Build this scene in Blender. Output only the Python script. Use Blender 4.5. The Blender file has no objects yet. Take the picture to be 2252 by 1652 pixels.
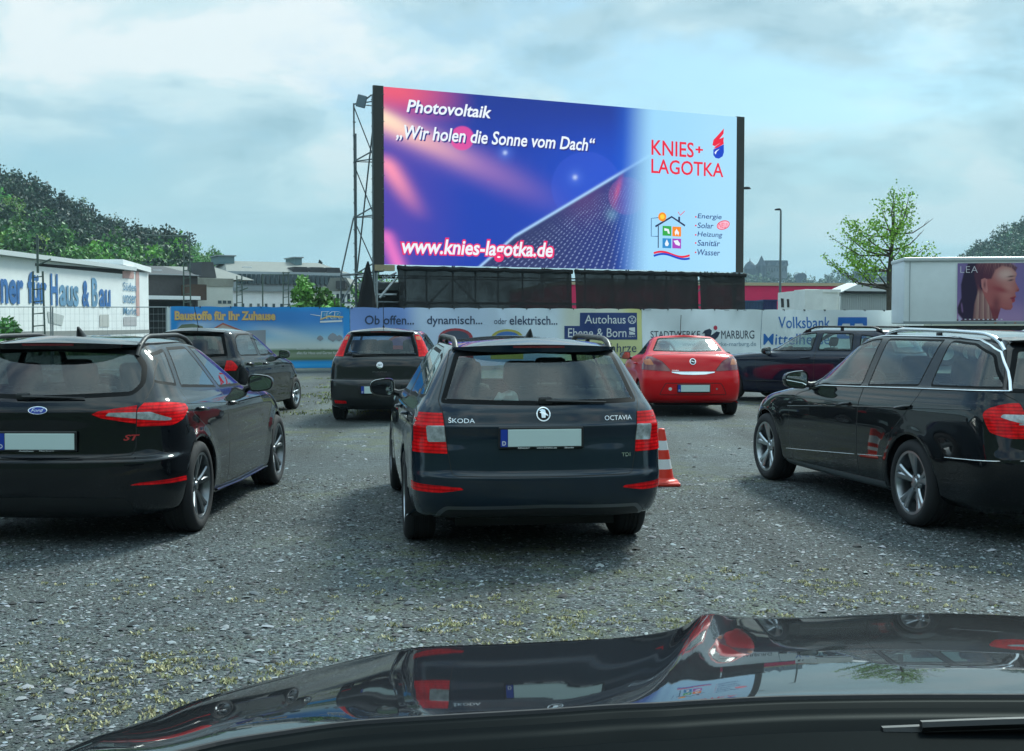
import bpy, bmesh, math, random
import numpy as np
from mathutils import Vector, Matrix
from mathutils.bvhtree import BVHTree

R = math.radians
C = bpy.context.scene.collection
SC = bpy.context.scene
rnd = random.Random(7)
nrng = np.random.default_rng(11)

# ------------------------------------------------------------------ camera
EYE = 1.52
FPX = 2709.0            # focal length in units of a 2251 px wide picture
HORIZON = 716.0
PITCH = math.atan((826 - HORIZON) / FPX)
cam_d = bpy.data.cameras.new('camera')
cam_d.sensor_fit = 'HORIZONTAL'
cam_d.sensor_width = 36
cam_d.lens = 36 * FPX / 2251
cam_d.clip_start = 0.05
cam_d.clip_end = 20000
cam = bpy.data.objects.new('camera', cam_d)
C.objects.link(cam)
cam.location = (0, 0, EYE)
cam.rotation_euler = (math.pi / 2 - PITCH, 0, 0)
SC.camera = cam

# ------------------------------------------------------------------ sky, sun, exposure
SUN_EL, SUN_AZ = R(43), R(30)          # azimuth from +Y towards +X
world = bpy.data.worlds.new('World')
SC.world = world
world.use_nodes = True
wn = world.node_tree
for n_ in list(wn.nodes): wn.nodes.remove(n_)


def NN(nt, typ, **kw):
    n = nt.nodes.new(typ)
    for k, v in kw.items():
        if k.startswith('i_'):
            key = k[2:].replace('_', ' ')
            n.inputs[key].default_value = v
        elif k.startswith('n_'):
            n.inputs[int(k[2:])].default_value = v
        else:
            setattr(n, k, v)
    return n


def ramp(nt, stops, fac=None, interp='LINEAR'):
    n = nt.nodes.new('ShaderNodeValToRGB')
    cr = n.color_ramp
    cr.interpolation = interp
    while len(cr.elements) < len(stops): cr.elements.new(0.5)
    for e, (p, c) in zip(cr.elements, stops):
        e.position = p
        e.color = (c[0], c[1], c[2], 1) if hasattr(c, '__len__') else (c, c, c, 1)
    if fac is not None: nt.links.new(fac, n.inputs[0])
    return n


def mathn(nt, op, a, b=None, c=None, clamp=False):
    n = nt.nodes.new('ShaderNodeMath')
    n.operation = op
    n.use_clamp = clamp
    for i, v in enumerate((a, b, c)):
        if v is None: continue
        if isinstance(v, (int, float)): n.inputs[i].default_value = v
        else: nt.links.new(v, n.inputs[i])
    return n.outputs[0]


def mixc(nt, fac, a, b, blend='MIX'):
    n = nt.nodes.new('ShaderNodeMix')
    n.data_type = 'RGBA'
    n.blend_type = blend
    for i, v in ((0, fac), (6, a), (7, b)):
        if isinstance(v, (int, float)): n.inputs[i].default_value = v
        elif isinstance(v, (tuple, list)): n.inputs[i].default_value = (v[0], v[1], v[2], 1)
        else: nt.links.new(v, n.inputs[i])
    return n.outputs[2]


SKY_STRENGTH = 0.1
sky = NN(wn, 'ShaderNodeTexSky', sky_type='NISHITA', sun_disc=False, sun_elevation=SUN_EL, sun_rotation=SUN_AZ,
         air_density=1.0, dust_density=2.0, ozone_density=1.5)
tc = NN(wn, 'ShaderNodeTexCoord')
sep = NN(wn, 'ShaderNodeSeparateXYZ')
wn.links.new(tc.outputs['Generated'], sep.inputs[0])
den = mathn(wn, 'ADD', mathn(wn, 'MAXIMUM', sep.outputs[2], 0.0), 0.30)
cx_ = mathn(wn, 'DIVIDE', sep.outputs[0], den)
cy_ = mathn(wn, 'DIVIDE', sep.outputs[1], den)
cmb = NN(wn, 'ShaderNodeCombineXYZ')
wn.links.new(cx_, cmb.inputs[0]); wn.links.new(cy_, cmb.inputs[1])
mp = NN(wn, 'ShaderNodeMapping')
mp.inputs['Location'].default_value = (3.1, 1.7, 0)
mp.inputs['Rotation'].default_value = (0, 0, R(-14))
mp.inputs['Scale'].default_value = (1.15, 1.25, 1)
wn.links.new(cmb.outputs[0], mp.inputs[0])
nz1 = NN(wn, 'ShaderNodeTexNoise', i_Scale=1.15, i_Detail=8.0, i_Roughness=0.55, i_Distortion=0.15)
wn.links.new(mp.outputs[0], nz1.inputs['Vector'])
mp2 = NN(wn, 'ShaderNodeMapping')
mp2.inputs['Location'].default_value = (8.2, 4.4, 2)
wn.links.new(mp.outputs[0], mp2.inputs[0])
nz2 = NN(wn, 'ShaderNodeTexNoise', i_Scale=2.3, i_Detail=8.0, i_Roughness=0.56, i_Distortion=0.2)
wn.links.new(mp2.outputs[0], nz2.inputs['Vector'])
k_ = 1.0 / SKY_STRENGTH


EXPOSURE = 0.35


def S(*c): return tuple(v * k_ * 2 ** -EXPOSURE for v in c)


# cloud deck: bluish-grey undersides to near-white lit parts
cloud = ramp(wn, [(0.36, S(.34, .54, .63)), (0.46, S(.49, .70, .78)), (0.54, S(.69, .88, .92)), (0.63, S(.93, 1.0, 1.0))], nz2.outputs[0], 'EASE')
skyt = mixc(wn, 1.0, sky.outputs[0], (0.58, .90, 1.0), 'MULTIPLY')
cover = ramp(wn, [(0.38, .10), (0.52, .92), (1.0, 1.0)], nz1.outputs[0], 'EASE')
mix1 = mixc(wn, cover.outputs[0], skyt, cloud.outputs[0])
# pale even band low over the horizon
low = ramp(wn, [(0.0, 1.0), (0.07, .80), (0.20, .12), (0.32, 0.0)], sep.outputs[2], 'EASE')
mix2 = mixc(wn, mathn(wn, 'MULTIPLY', low.outputs[0], .85), mix1, S(.42, .69, .75))
bg = NN(wn, 'ShaderNodeBackground', i_Strength=SKY_STRENGTH)
# an overcast sky is brightest overhead
zen = ramp(wn, [(0.0, 1.0), (.34, 1.02), (.6, 1.65), (.9, 2.1)], sep.outputs[2], 'EASE')
wn.links.new(mixc(wn, 1.0, mix2, zen.outputs[0], 'MULTIPLY'), bg.inputs['Color'])
wo = NN(wn, 'ShaderNodeOutputWorld')
wn.links.new(bg.outputs[0], wo.inputs[0])

sun_d = bpy.data.lights.new('sun', 'SUN')
sun_d.energy = 3.0
sun_d.angle = R(13)
sun_d.color = (0.92, 1.0, 0.93)
sun = bpy.data.objects.new('sun', sun_d)
C.objects.link(sun)
sdir = Vector((math.sin(SUN_AZ) * math.cos(SUN_EL), math.cos(SUN_AZ) * math.cos(SUN_EL), math.sin(SUN_EL)))
sun.rotation_euler = (-sdir).to_track_quat('-Z', 'Y').to_euler()
sun.location = (40, 60, 80)
SC.view_settings.view_transform = 'Standard'
SC.view_settings.look = 'None'
SC.view_settings.exposure = EXPOSURE
SC.view_settings.gamma = 1.0
SC.render.engine = 'CYCLES'
SC.cycles.use_denoising = True
SC.cycles.max_bounces = 8
SC.cycles.transparent_max_bounces = 24
SC.cycles.sample_clamp_indirect = 6.0


# ------------------------------------------------------------------ helpers
def P(u, v, Y):
    """world point seen at picture position (u,v) (2251 wide) at depth Y along +Y"""
    a = (u - 1125.5) / FPX; b = (826 - v) / FPX
    d = (a, math.cos(PITCH) + b * math.sin(PITCH), -math.sin(PITCH) + b * math.cos(PITCH))
    t = Y / d[1]
    return Vector((d[0] * t, Y, EYE + d[2] * t))


def tag(o, label=None, cat=None, group=None, kind=None):
    if label: o['label'] = label
    if cat: o['category'] = cat
    if group: o['group'] = group
    if kind: o['kind'] = kind
    return o


def empty(name, loc=(0, 0, 0), rz=0.0, parent=None):
    o = bpy.data.objects.new(name, None)
    o.empty_display_size = 0.2
    C.objects.link(o)
    o.location = loc
    o.rotation_euler = (0, 0, rz)
    if parent: o.parent = parent
    return o


def thing(name, label, cat, loc=(0, 0, 0), rz=0.0, group=None):
    return tag(empty(name, loc, rz), label, cat, group)


def mesh_obj(name, verts, faces, mats, parent=None, smooth=False, normals=None, midx=None, col=None, loc=None):
    me = bpy.data.meshes.new(name)
    me.from_pydata([tuple(v) for v in verts], [], [tuple(f) for f in faces])
    if not isinstance(mats, (list, tuple)): mats = [mats]
    for m in mats: me.materials.append(m)
    if midx is not None: me.polygons.foreach_set('material_index', np.asarray(midx, dtype=np.int32))
    if smooth: me.polygons.foreach_set('use_smooth', np.ones(len(me.polygons), dtype=bool))
    if normals is not None:
        me.polygons.foreach_set('use_smooth', np.ones(len(me.polygons), dtype=bool))
        me.normals_split_custom_set_from_vertices([tuple(n) for n in normals])
    if col is not None:
        a = me.color_attributes.new('print', 'FLOAT_COLOR', 'POINT')
        c4 = np.ones((len(me.vertices), 4), dtype=np.float32)
        c4[:, :3] = col
        a.data.foreach_set('color', c4.ravel())
    me.update()
    o = bpy.data.objects.new(name, me)
    C.objects.link(o)
    if parent: o.parent = parent
    if loc is not None: o.location = loc
    return o


class MB:
    def __init__(s): s.v = []; s.f = []; s.m = []

    def add(s, v, f, m=0, M=None):
        b = len(s.v)
        if M is not None: v = [M @ Vector(p) for p in v]
        s.v += [tuple(p) for p in v]
        s.f += [tuple(i + b for i in q) for q in f]
        s.m += [m] * len(f)
        return s

    def box(s, c, d, m=0, M=None):
        x, y, z = c; a, b, e = d[0] / 2, d[1] / 2, d[2] / 2
        v = [(x + i * a, y + j * b, z + k * e) for i in (-1, 1) for j in (-1, 1) for k in (-1, 1)]
        f = [(0, 1, 3, 2), (4, 6, 7, 5), (0, 4, 5, 1), (2, 3, 7, 6), (0, 2, 6, 4), (1, 5, 7, 3)]
        return s.add(v, f, m, M)

    def rbox(s, c, d, r=0.03, seg=2, m=0, M=None):
        bm = bmesh.new()
        bmesh.ops.create_cube(bm, size=1)
        for v in bm.verts: v.co = Vector((v.co.x * d[0], v.co.y * d[1], v.co.z * d[2]))
        bmesh.ops.bevel(bm, geom=bm.edges[:], offset=min(r, min(d) * .49), segments=seg, affect='EDGES', profile=0.5)
        for v in bm.verts: v.co += Vector(c)
        bm.verts.index_update()
        s.add([v.co.copy() for v in bm.verts], [[v.index for v in f.verts] for f in bm.faces], m, M)
        bm.free()
        return s

    def tube(s, pts, r, n=8, m=0, M=None, closed=False, sc=None, flat=1.0):
        pts = [Vector(p) for p in pts]
        k = len(pts); v = []; f = []
        prev = None
        for i, p in enumerate(pts):
            if closed: t = pts[(i + 1) % k] - pts[i - 1]
            else: t = pts[min(i + 1, k - 1)] - pts[max(i - 1, 0)]
            if t.length < 1e-9: t = Vector((0, 0, 1))
            t.normalize()
            if prev is None:
                up = Vector((0, 0, 1)) if abs(t.z) < .9 else Vector((1, 0, 0))
                a = t.cross(up).normalized()
            else:
                a = (prev - t * prev.dot(t))
                a = a.normalized() if a.length > 1e-6 else t.orthogonal().normalized()
            prev = a
            b = t.cross(a)
            rr = r if sc is None else r * sc[i]
            for j in range(n):
                q = 2 * math.pi * j / n
                v.append(p + a * math.cos(q) * rr + b * math.sin(q) * rr * flat)
        for i in range(k if closed else k - 1):
            for j in range(n):
                i2 = (i + 1) % k
                f.append((i * n + j, i * n + (j + 1) % n, i2 * n + (j + 1) % n, i2 * n + j))
        if not closed:
            f.append(tuple(range(n))[::-1]); f.append(tuple((k - 1) * n + j for j in range(n)))
        return s.add(v, f, m, M)

    def bar(s, p, q, r=.025, n=6, m=0): return s.tube([p, q], r, n, m)

    def lathe(s, prof, n=32, axis='y', m=0, M=None, c=(0, 0, 0), closed=False):
        """prof: list of (radius, along)"""
        v = []; f = []
        for r_, a in prof:
            for j in range(n):
                q = 2 * math.pi * j / n
                x, y = r_ * math.cos(q), r_ * math.sin(q)
                p = (x, a, y) if axis == 'y' else ((x, y, a) if axis == 'z' else (a, x, y))
                v.append((p[0] + c[0], p[1] + c[1], p[2] + c[2]))
        k = len(prof)
        for i in range(k if closed else k - 1):
            i2 = (i + 1) % k
            for j in range(n):
                f.append((i * n + j, i2 * n + j, i2 * n + (j + 1) % n, i * n + (j + 1) % n))
        return s.add(v, f, m, M)

    def prism(s, poly, a0, a1, plane='xz', m=0, M=None):
        """extrude a 2-D outline between a0 and a1 along the remaining axis"""
        def p3(p, a):
            return {'xz': (p[0], a, p[1]), 'yz': (a, p[0], p[1]), 'xy': (p[0], p[1], a)}[plane]
        n = len(poly)
        v = [p3(p, a0) for p in poly] + [p3(p, a1) for p in poly]
        f = [tuple(range(n)), tuple(range(2 * n - 1, n - 1, -1))]
        f += [(i, n + i, n + (i + 1) % n, (i + 1) % n) for i in range(n)]
        return s.add(v, f, m, M)

    def build(s, name, mats, parent=None, smooth=False, loc=None):
        return mesh_obj(name, s.v, s.f, mats, parent, smooth, midx=s.m, loc=loc)


def auto_smooth(o, ang=35):
    me = o.data
    me.polygons.foreach_set('use_smooth', np.ones(len(me.polygons), dtype=bool))
    try: me.set_sharp_from_angle(angle=R(ang))
    except Exception: pass
    return o


_tcache = {}


def text2d(s, bold=0.0, shear=0.0, spacing=1.0):
    """outline mesh of a line of writing, normalised to the unit box (built-in font)"""
    key = (s, bold, shear, spacing)
    if key in _tcache: return _tcache[key]
    cu = bpy.data.curves.new('writing', 'FONT')
    cu.body = s
    cu.size = 1
    cu.offset = bold
    cu.shear = shear
    cu.space_character = spacing
    cu.resolution_u = 3
    ob = bpy.data.objects.new('writing', cu)
    C.objects.link(ob)
    dg = bpy.context.evaluated_depsgraph_get()
    me = ob.evaluated_get(dg).to_mesh()
    v = np.array([q.co[:2] for q in me.vertices])
    f = [tuple(p.vertices) for p in me.polygons]
    ob.evaluated_get(dg).to_mesh_clear()
    bpy.data.objects.remove(ob)
    bpy.data.curves.remove(cu)
    mn, mx = v.min(0), v.max(0)
    v = (v - mn) / (mx - mn)
    _tcache[key] = (v, f)
    return v, f


# ------------------------------------------------------------------ materials
def mat(name, col, rough=.5, metal=0.0, coat=0.0, spec=.5, emit=None, es=1.0, var=0.0, vscale=8.0, bump=0.0, bscale=40.0,
        trans=None, coat_rough=.03, dust=0.0):
    m = bpy.data.materials.new(name)
    m.use_nodes = True
    nt = m.node_tree
    b = nt.nodes['Principled BSDF']
    b.inputs['Base Color'].default_value = (*col, 1)
    b.inputs['Roughness'].default_value = rough
    b.inputs['Metallic'].default_value = metal
    b.inputs['Coat Weight'].default_value = coat
    b.inputs['Coat Roughness'].default_value = coat_rough
    b.inputs['Specular IOR Level'].default_value = spec
    if emit:
        b.inputs['Emission Color'].default_value = (*emit, 1)
        b.inputs['Emission Strength'].default_value = es
    if var > 0 or bump > 0 or dust > 0:
        t = NN(nt, 'ShaderNodeTexCoord')
    if var > 0:
        n = NN(nt, 'ShaderNodeTexNoise', i_Scale=vscale, i_Detail=6.0, i_Roughness=.6)
        nt.links.new(t.outputs['Object'], n.inputs['Vector'])
        r = ramp(nt, [(.3, 1 - var), (.7, 1 + var)], n.outputs[0])
        nt.links.new(mixc(nt, 1.0, col, r.outputs[0], 'MULTIPLY'), b.inputs['Base Color'])
        r2 = ramp(nt, [(.3, max(rough - .08, 0.02)), (.7, min(rough + .1, 1))], n.outputs[0])
        nt.links.new(r2.outputs[0], b.inputs['Roughness'])
    if dust > 0:
        # road dust and dried splashes: thickest low on the car, broken up by noise
        n = NN(nt, 'ShaderNodeTexNoise', i_Scale=5.0, i_Detail=8.0, i_Roughness=.65)
        nt.links.new(t.outputs['Object'], n.inputs['Vector'])
        sp = NN(nt, 'ShaderNodeSeparateXYZ')
        nt.links.new(t.outputs['Object'], sp.inputs[0])
        hgt = ramp(nt, [(.0, 1.0), (.28, .75), (.5, .22), (1.0, .10)], mathn(nt, 'DIVIDE', sp.outputs[2], 1.5))
        fac = mathn(nt, 'MULTIPLY', mathn(nt, 'MULTIPLY', ramp(nt, [(.35, .15), (.7, 1.0)], n.outputs[0]).outputs[0], hgt.outputs[0]), dust, clamp=True)
        nt.links.new(mixc(nt, fac, col, (.16, .17, .16)), b.inputs['Base Color'])
        nt.links.new(mathn(nt, 'ADD', mathn(nt, 'MULTIPLY', fac, .9), coat_rough), b.inputs['Coat Roughness'])
    if bump > 0:
        n = NN(nt, 'ShaderNodeTexNoise', i_Scale=bscale, i_Detail=5.0)
        nt.links.new(t.outputs['Object'], n.inputs['Vector'])
        bp = NN(nt, 'ShaderNodeBump', i_Strength=bump, i_Distance=.02)
        nt.links.new(n.outputs[0], bp.inputs['Height'])
        nt.links.new(bp.outputs[0], b.inputs['Normal'])
    return m


def glass_mat(name, tint, ior=1.5, rough=0.0):
    m = bpy.data.materials.new(name)
    m.use_nodes = True
    nt = m.node_tree
    for n in list(nt.nodes): nt.nodes.remove(n)
    o = NN(nt, 'ShaderNodeOutputMaterial')
    tr = NN(nt, 'ShaderNodeBsdfTransparent'); tr.inputs[0].default_value = (*tint, 1)
    gl = NN(nt, 'ShaderNodeBsdfGlossy', i_Roughness=rough); gl.inputs[0].default_value = (1, 1, 1, 1)
    df = NN(nt, 'ShaderNodeBsdfDiffuse'); df.inputs[0].default_value = (.25, .27, .27, 1)
    t = NN(nt, 'ShaderNodeTexCoord')
    nz = NN(nt, 'ShaderNodeTexNoise', i_Scale=2.2, i_Detail=4.0, i_Roughness=.5)
    nt.links.new(t.outputs['Object'], nz.inputs['Vector'])
    dirt = ramp(nt, [(.45, .002), (.8, .022)], nz.outputs[0])
    m0 = NN(nt, 'ShaderNodeMixShader')
    nt.links.new(dirt.outputs[0], m0.inputs[0]); nt.links.new(tr.outputs[0], m0.inputs[1]); nt.links.new(df.outputs[0], m0.inputs[2])
    lw = NN(nt, 'ShaderNodeLayerWeight', i_Blend=.5)
    fac = mathn(nt, 'ADD', mathn(nt, 'MULTIPLY', mathn(nt, 'POWER', lw.outputs['Facing'], 4.0), .85), .07, clamp=True)
    mx = NN(nt, 'ShaderNodeMixShader')
    nt.links.new(fac, mx.inputs[0]); nt.links.new(m0.outputs[0], mx.inputs[1]); nt.links.new(gl.outputs[0], mx.inputs[2])
    nt.links.new(mx.outputs[0], o.inputs[0])
    return m


def attr_mat(name, emit=0.0, rough=.6, bump=0.0, bscale=3.0, coat=0.0):
    """surface whose print (ink on cloth, or the picture a screen shows) is stored on the mesh"""
    m = bpy.data.materials.new(name)
    m.use_nodes = True
    nt = m.node_tree
    b = nt.nodes['Principled BSDF']
    a = NN(nt, 'ShaderNodeAttribute', attribute_name='print')
    b.inputs['Roughness'].default_value = rough
    b.inputs['Coat Weight'].default_value = coat
    if emit:
        b.inputs['Base Color'].default_value = (.01, .01, .01, 1)
        nt.links.new(a.outputs[0], b.inputs['Emission Color'])
        b.inputs['Emission Strength'].default_value = emit
    else:
        nt.links.new(a.outputs[0], b.inputs['Base Color'])
    if bump:
        t = NN(nt, 'ShaderNodeTexCoord')
        n = NN(nt, 'ShaderNodeTexNoise', i_Scale=bscale, i_Detail=4.0)
        nt.links.new(t.outputs['Object'], n.inputs['Vector'])
        bp = NN(nt, 'ShaderNodeBump', i_Strength=bump, i_Distance=.05)
        nt.links.new(n.outputs[0], bp.inputs['Height']); nt.links.new(bp.outputs[0], b.inputs['Normal'])
    return m


def lin(r, g, b):
    f = lambda c: c / 12.92 if c <= .04045 else ((c + .055) / 1.055) ** 2.4
    return (f(r / 255), f(g / 255), f(b / 255))


M_RUBBER = mat('rubber', (.018, .018, .02), .8, var=.3, vscale=30)
M_SCUTTLE = mat('scuttle_plastic', (.0025, .003, .0035), .75, spec=.04)
_nt = M_SCUTTLE.node_tree
_d = NN(_nt, 'ShaderNodeBsdfDiffuse'); _d.inputs[0].default_value = (.0022, .0034, .0042, 1)
_g = NN(_nt, 'ShaderNodeBsdfGlossy', i_Roughness=.45); _g.inputs[0].default_value = (.009, .010, .010, 1)
_a = NN(_nt, 'ShaderNodeAddShader'); _nt.links.new(_d.outputs[0], _a.inputs[0]); _nt.links.new(_g.outputs[0], _a.inputs[1])
_nt.links.new(_a.outputs[0], _nt.nodes['Material Output'].inputs[0])
M_BLACK = mat('black_plastic', (.012, .013, .014), .45, var=.2, vscale=20)
M_SEAL = mat('window_seal', (.006, .007, .008), .6, spec=.1)
M_PILLAR = mat('pillar_gloss', (.008, .009, .010), .15)
M_SEAM = mat('seam_dark', (.003, .003, .003), .7)
M_CHROME = mat('chrome', (.75, .78, .8), .12, 1.0)
M_ALU = mat('alloy', (.48, .51, .54), .28, 1.0)
M_ALUD = mat('dark_alloy', (.20, .215, .23), .3, .9)
M_DISC = mat('brake_disc', (.12, .12, .12), .4, .8)
M_SEAT = mat('seat_fabric', (.018, .019, .021), .9, var=.2, vscale=60)
M_INNER = mat('cabin_plastic', (.015, .016, .018), .8)
M_GLASS = glass_mat('car_glass', (.66, .80, .77))
M_GLASSD = glass_mat('privacy_glass', (.30, .36, .36))
M_RED = mat('tail_lens_red', (.85, .006, .010), .2, coat=.35, spec=.05, var=.3, vscale=18)
_nt = M_RED.node_tree
_b = _nt.nodes['Principled BSDF']
_t = NN(_nt, 'ShaderNodeTexCoord')
_w = NN(_nt, 'ShaderNodeTexWave', wave_type='BANDS', bands_direction='Z', i_Scale=14.0, i_Distortion=.3)
_nt.links.new(_t.outputs['Object'], _w.inputs['Vector'])
_w2 = NN(_nt, 'ShaderNodeTexWave', wave_type='BANDS', bands_direction='Y', i_Scale=9.0)
_nt.links.new(_t.outputs['Object'], _w2.inputs['Vector'])
_src = _b.inputs['Base Color'].links[0].from_socket
_c = mixc(_nt, 1.0, _src, ramp(_nt, [(.15, .62), (.5, 1.0)], _w.outputs[0]).outputs[0], 'MULTIPLY')
_c = mixc(_nt, 1.0, _c, ramp(_nt, [(.1, .88), (.4, 1.0)], _w2.outputs[0]).outputs[0], 'MULTIPLY')
_nt.links.new(_c, _b.inputs['Base Color'])
M_REDD = mat('tail_lens_dark_red', (.16, .005, .008), .12, coat=1.0)
M_AMBER = mat('tail_lens_amber', (.55, .14, .02), .12, coat=1.0)
M_CLEAR = mat('tail_lens_clear', (.42, .45, .46), .12, coat=1.0, metal=.3, var=.4, vscale=30)
M_PLATE = mat('plate_white', (.62, .76, .74), .4)
M_PBLUE = mat('plate_blue', (.01, .05, .38), .4)
M_WHITE = mat('white_letter', (.8, .82, .82), .4)
M_MIRROR = mat('mirror_glass', (.62, .70, .70), .02, 1.0)
M_STEEL = mat('galvanised_steel', (.30, .33, .34), .45, .7, var=.2, vscale=12)


# ------------------------------------------------------------------ car builder
def pchip(xk, yk, x):
    xk = np.asarray(xk, float); yk = np.asarray(yk, float)
    h = np.diff(xk); d = np.diff(yk) / h
    m = np.zeros_like(yk)
    for i in range(1, len(yk) - 1):
        if d[i - 1] * d[i] > 0:
            w1 = 2 * h[i] + h[i - 1]; w2 = h[i] + 2 * h[i - 1]
            m[i] = (w1 + w2) / (w1 / d[i - 1] + w2 / d[i])
    m[0] = d[0]; m[-1] = d[-1]
    i = np.clip(np.searchsorted(xk, x) - 1, 0, len(h) - 1)
    t = (x - xk[i]) / h[i]
    t2, t3 = t * t, t * t * t
    return (2 * t3 - 3 * t2 + 1) * yk[i] + (t3 - 2 * t2 + t) * h[i] * m[i] + (-2 * t3 + 3 * t2) * yk[i + 1] + (t3 - t2) * h[i] * m[i + 1]


def rpoly(pts, r=.03, seg=4):
    """round the corners of an outline; a point may carry its own radius as third value"""
    n = len(pts); out = []
    for i in range(n):
        p = np.array(pts[i][:2], float)
        rr = pts[i][2] if len(pts[i]) > 2 else r
        a = np.array(pts[i - 1][:2], float) - p; b = np.array(pts[(i + 1) % n][:2], float) - p
        la, lb = np.linalg.norm(a), np.linalg.norm(b)
        if rr <= 0: out.append(tuple(p)); continue
        p0 = p + a / la * min(rr, la * .49); p1 = p + b / lb * min(rr, lb * .49)
        for k in range(seg + 1):
            t = k / seg
            out.append(tuple((1 - t) ** 2 * p0 + 2 * t * (1 - t) * p + t * t * p1))
    res = []
    for q in out:
        if not res or abs(q[0] - res[-1][0]) + abs(q[1] - res[-1][1]) > 1e-4: res.append(q)
    return res


def inset(poly, d):
    n = len(poly)
    A = sum(poly[i][0] * poly[(i + 1) % n][1] - poly[(i + 1) % n][0] * poly[i][1] for i in range(n))
    s = 1 if A > 0 else -1
    out = []
    for i in range(n):
        p = np.array(poly[i]); a = p - np.array(poly[i - 1]); b = np.array(poly[(i + 1) % n]) - p
        na = np.array((-a[1], a[0])) / (np.linalg.norm(a) + 1e-9); nb = np.array((-b[1], b[0])) / (np.linalg.norm(b) + 1e-9)
        m = na + nb
        L = max(np.dot(m, m) / 2, .35)
        out.append(tuple(p + s * d * m / L))
    return out


def inside(poly, x, y):
    c = False; n = len(poly); j = n - 1
    for i in range(n):
        xi, yi = poly[i]; xj, yj = poly[j]
        if (yi > y) != (yj > y) and x < (xj - xi) * (y - yi) / (yj - yi) + xi: c = not c
        j = i
    return c


_seat_cache = {}


def seat_mesh(mat_):
    if mat_.name in _seat_cache: return _seat_cache[mat_.name]
    b = MB()
    b.rbox((.05, 0, .12), (.52, .50, .16), .06)
    M = Matrix.Translation((-.22, 0, .16)) @ Matrix.Rotation(R(-16), 4, 'Y')
    b.rbox((0, 0, .27), (.15, .50, .58), .065, 2, 0, M)
    b.rbox((0, 0, .68), (.10, .26, .19), .045, 2, 0, M)
    b.tube([(0, .07, .5), (0, .07, .65)], .008, 6, 0, M); b.tube([(0, -.07, .5), (0, -.07, .65)], .008, 6, 0, M)
    _seat_cache[mat_.name] = b
    return b


def make_wheel(car, name, loc, side, Rt, wd, rim_r, design, m_rim):
    """side +1: outer face towards +y"""
    w = empty(name, loc, 0 if side > 0 else math.pi, car)
    h = wd / 2
    b = MB()
    prof = [(rim_r - .005, -h * .85), (rim_r + .01, -h * .98), (Rt - .035, -h), (Rt - .012, -h * .88), (Rt - .002, -h * .70)]
    for k in range(4):   # tread grooves
        y = -h * .70 + (k + 1) * h * 1.4 / 5
        prof += [(Rt, y - .008), (Rt - .009, y - .006), (Rt - .009, y + .003), (Rt, y + .006)]
    prof += [(Rt - .002, h * .70), (Rt - .012, h * .88), (Rt - .035, h), (rim_r + .035, h * 1.02), (rim_r + .01, h * .98), (rim_r - .005, h * .85)]
    b.lathe(prof, 48)
    auto_smooth(b.build('tyre', M_RUBBER, w), 40)
    b = MB()
    yo = h * .86
    b.lathe([(rim_r + .004, yo), (rim_r + .004, yo + .008), (rim_r - .014, yo + .006), (rim_r - .022, yo - .02), (rim_r - .03, yo - .06), (rim_r - .035, -h * .8)], 48)
    hub_y = yo - .045
    ns, dbl, wr, wh, tw = design        # spokes, double, width at rim, width at hub, twist
    for k in range(ns):
        q0 = 2 * math.pi * (k + .25) / ns
        for dd in ((-1, 1) if dbl else (0,)):
            pts = []
            for t in np.linspace(0, 1, 5):
                r_ = .045 + (rim_r - .055) * t
                off = dd * (dbl * (.3 + .7 * t))
                q = q0 + off + tw * t
                y = hub_y + (yo - .008 - hub_y) * t ** .8
                wdt = (wh + (wr - wh) * t) / 2
                ct, st = math.cos(q), math.sin(q)
                c = Vector((r_ * ct, y, r_ * st)); tv = Vector((-st, 0, ct)) * wdt
                pts.append((c - tv, c - tv * .55 + Vector((0, .010, 0)), c + tv * .55 + Vector((0, .010, 0)), c + tv, c + tv * .8 - Vector((0, .03, 0)), c - tv * .8 - Vector((0, .03, 0))))
            v = [p for row in pts for p in row]
            f = [(i * 6 + j, i * 6 + (j + 1) % 6, (i + 1) * 6 + (j + 1) % 6, (i + 1) * 6 + j) for i in range(4) for j in range(6)]
            b.add(v, f)
    b.lathe([(.001, hub_y + .022), (.028, hub_y + .02), (.034, hub_y + .012), (.065, hub_y + .01), (.075, hub_y), (.075, hub_y - .03)], 24)
    for k in range(5):
        q = 2 * math.pi * k / 5
        b.lathe([(.0005, hub_y + .016), (.008, hub_y + .014), (.008, hub_y)], 8, c=(.052 * math.cos(q), 0, .052 * math.sin(q)), m=1)
    auto_smooth(b.build('rim', [m_rim, M_BLACK], w), 30)
    b = MB()
    b.lathe([(.06, hub_y - .05), (rim_r * .78, hub_y - .05), (rim_r * .78, hub_y - .075), (.06, hub_y - .075)], 32)
    b.lathe([(.001, -h * .6), (rim_r - .03, -h * .6)], 24, m=1)
    b.build('brake_disc', [M_DISC, M_SEAM], w)
    return w


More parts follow.
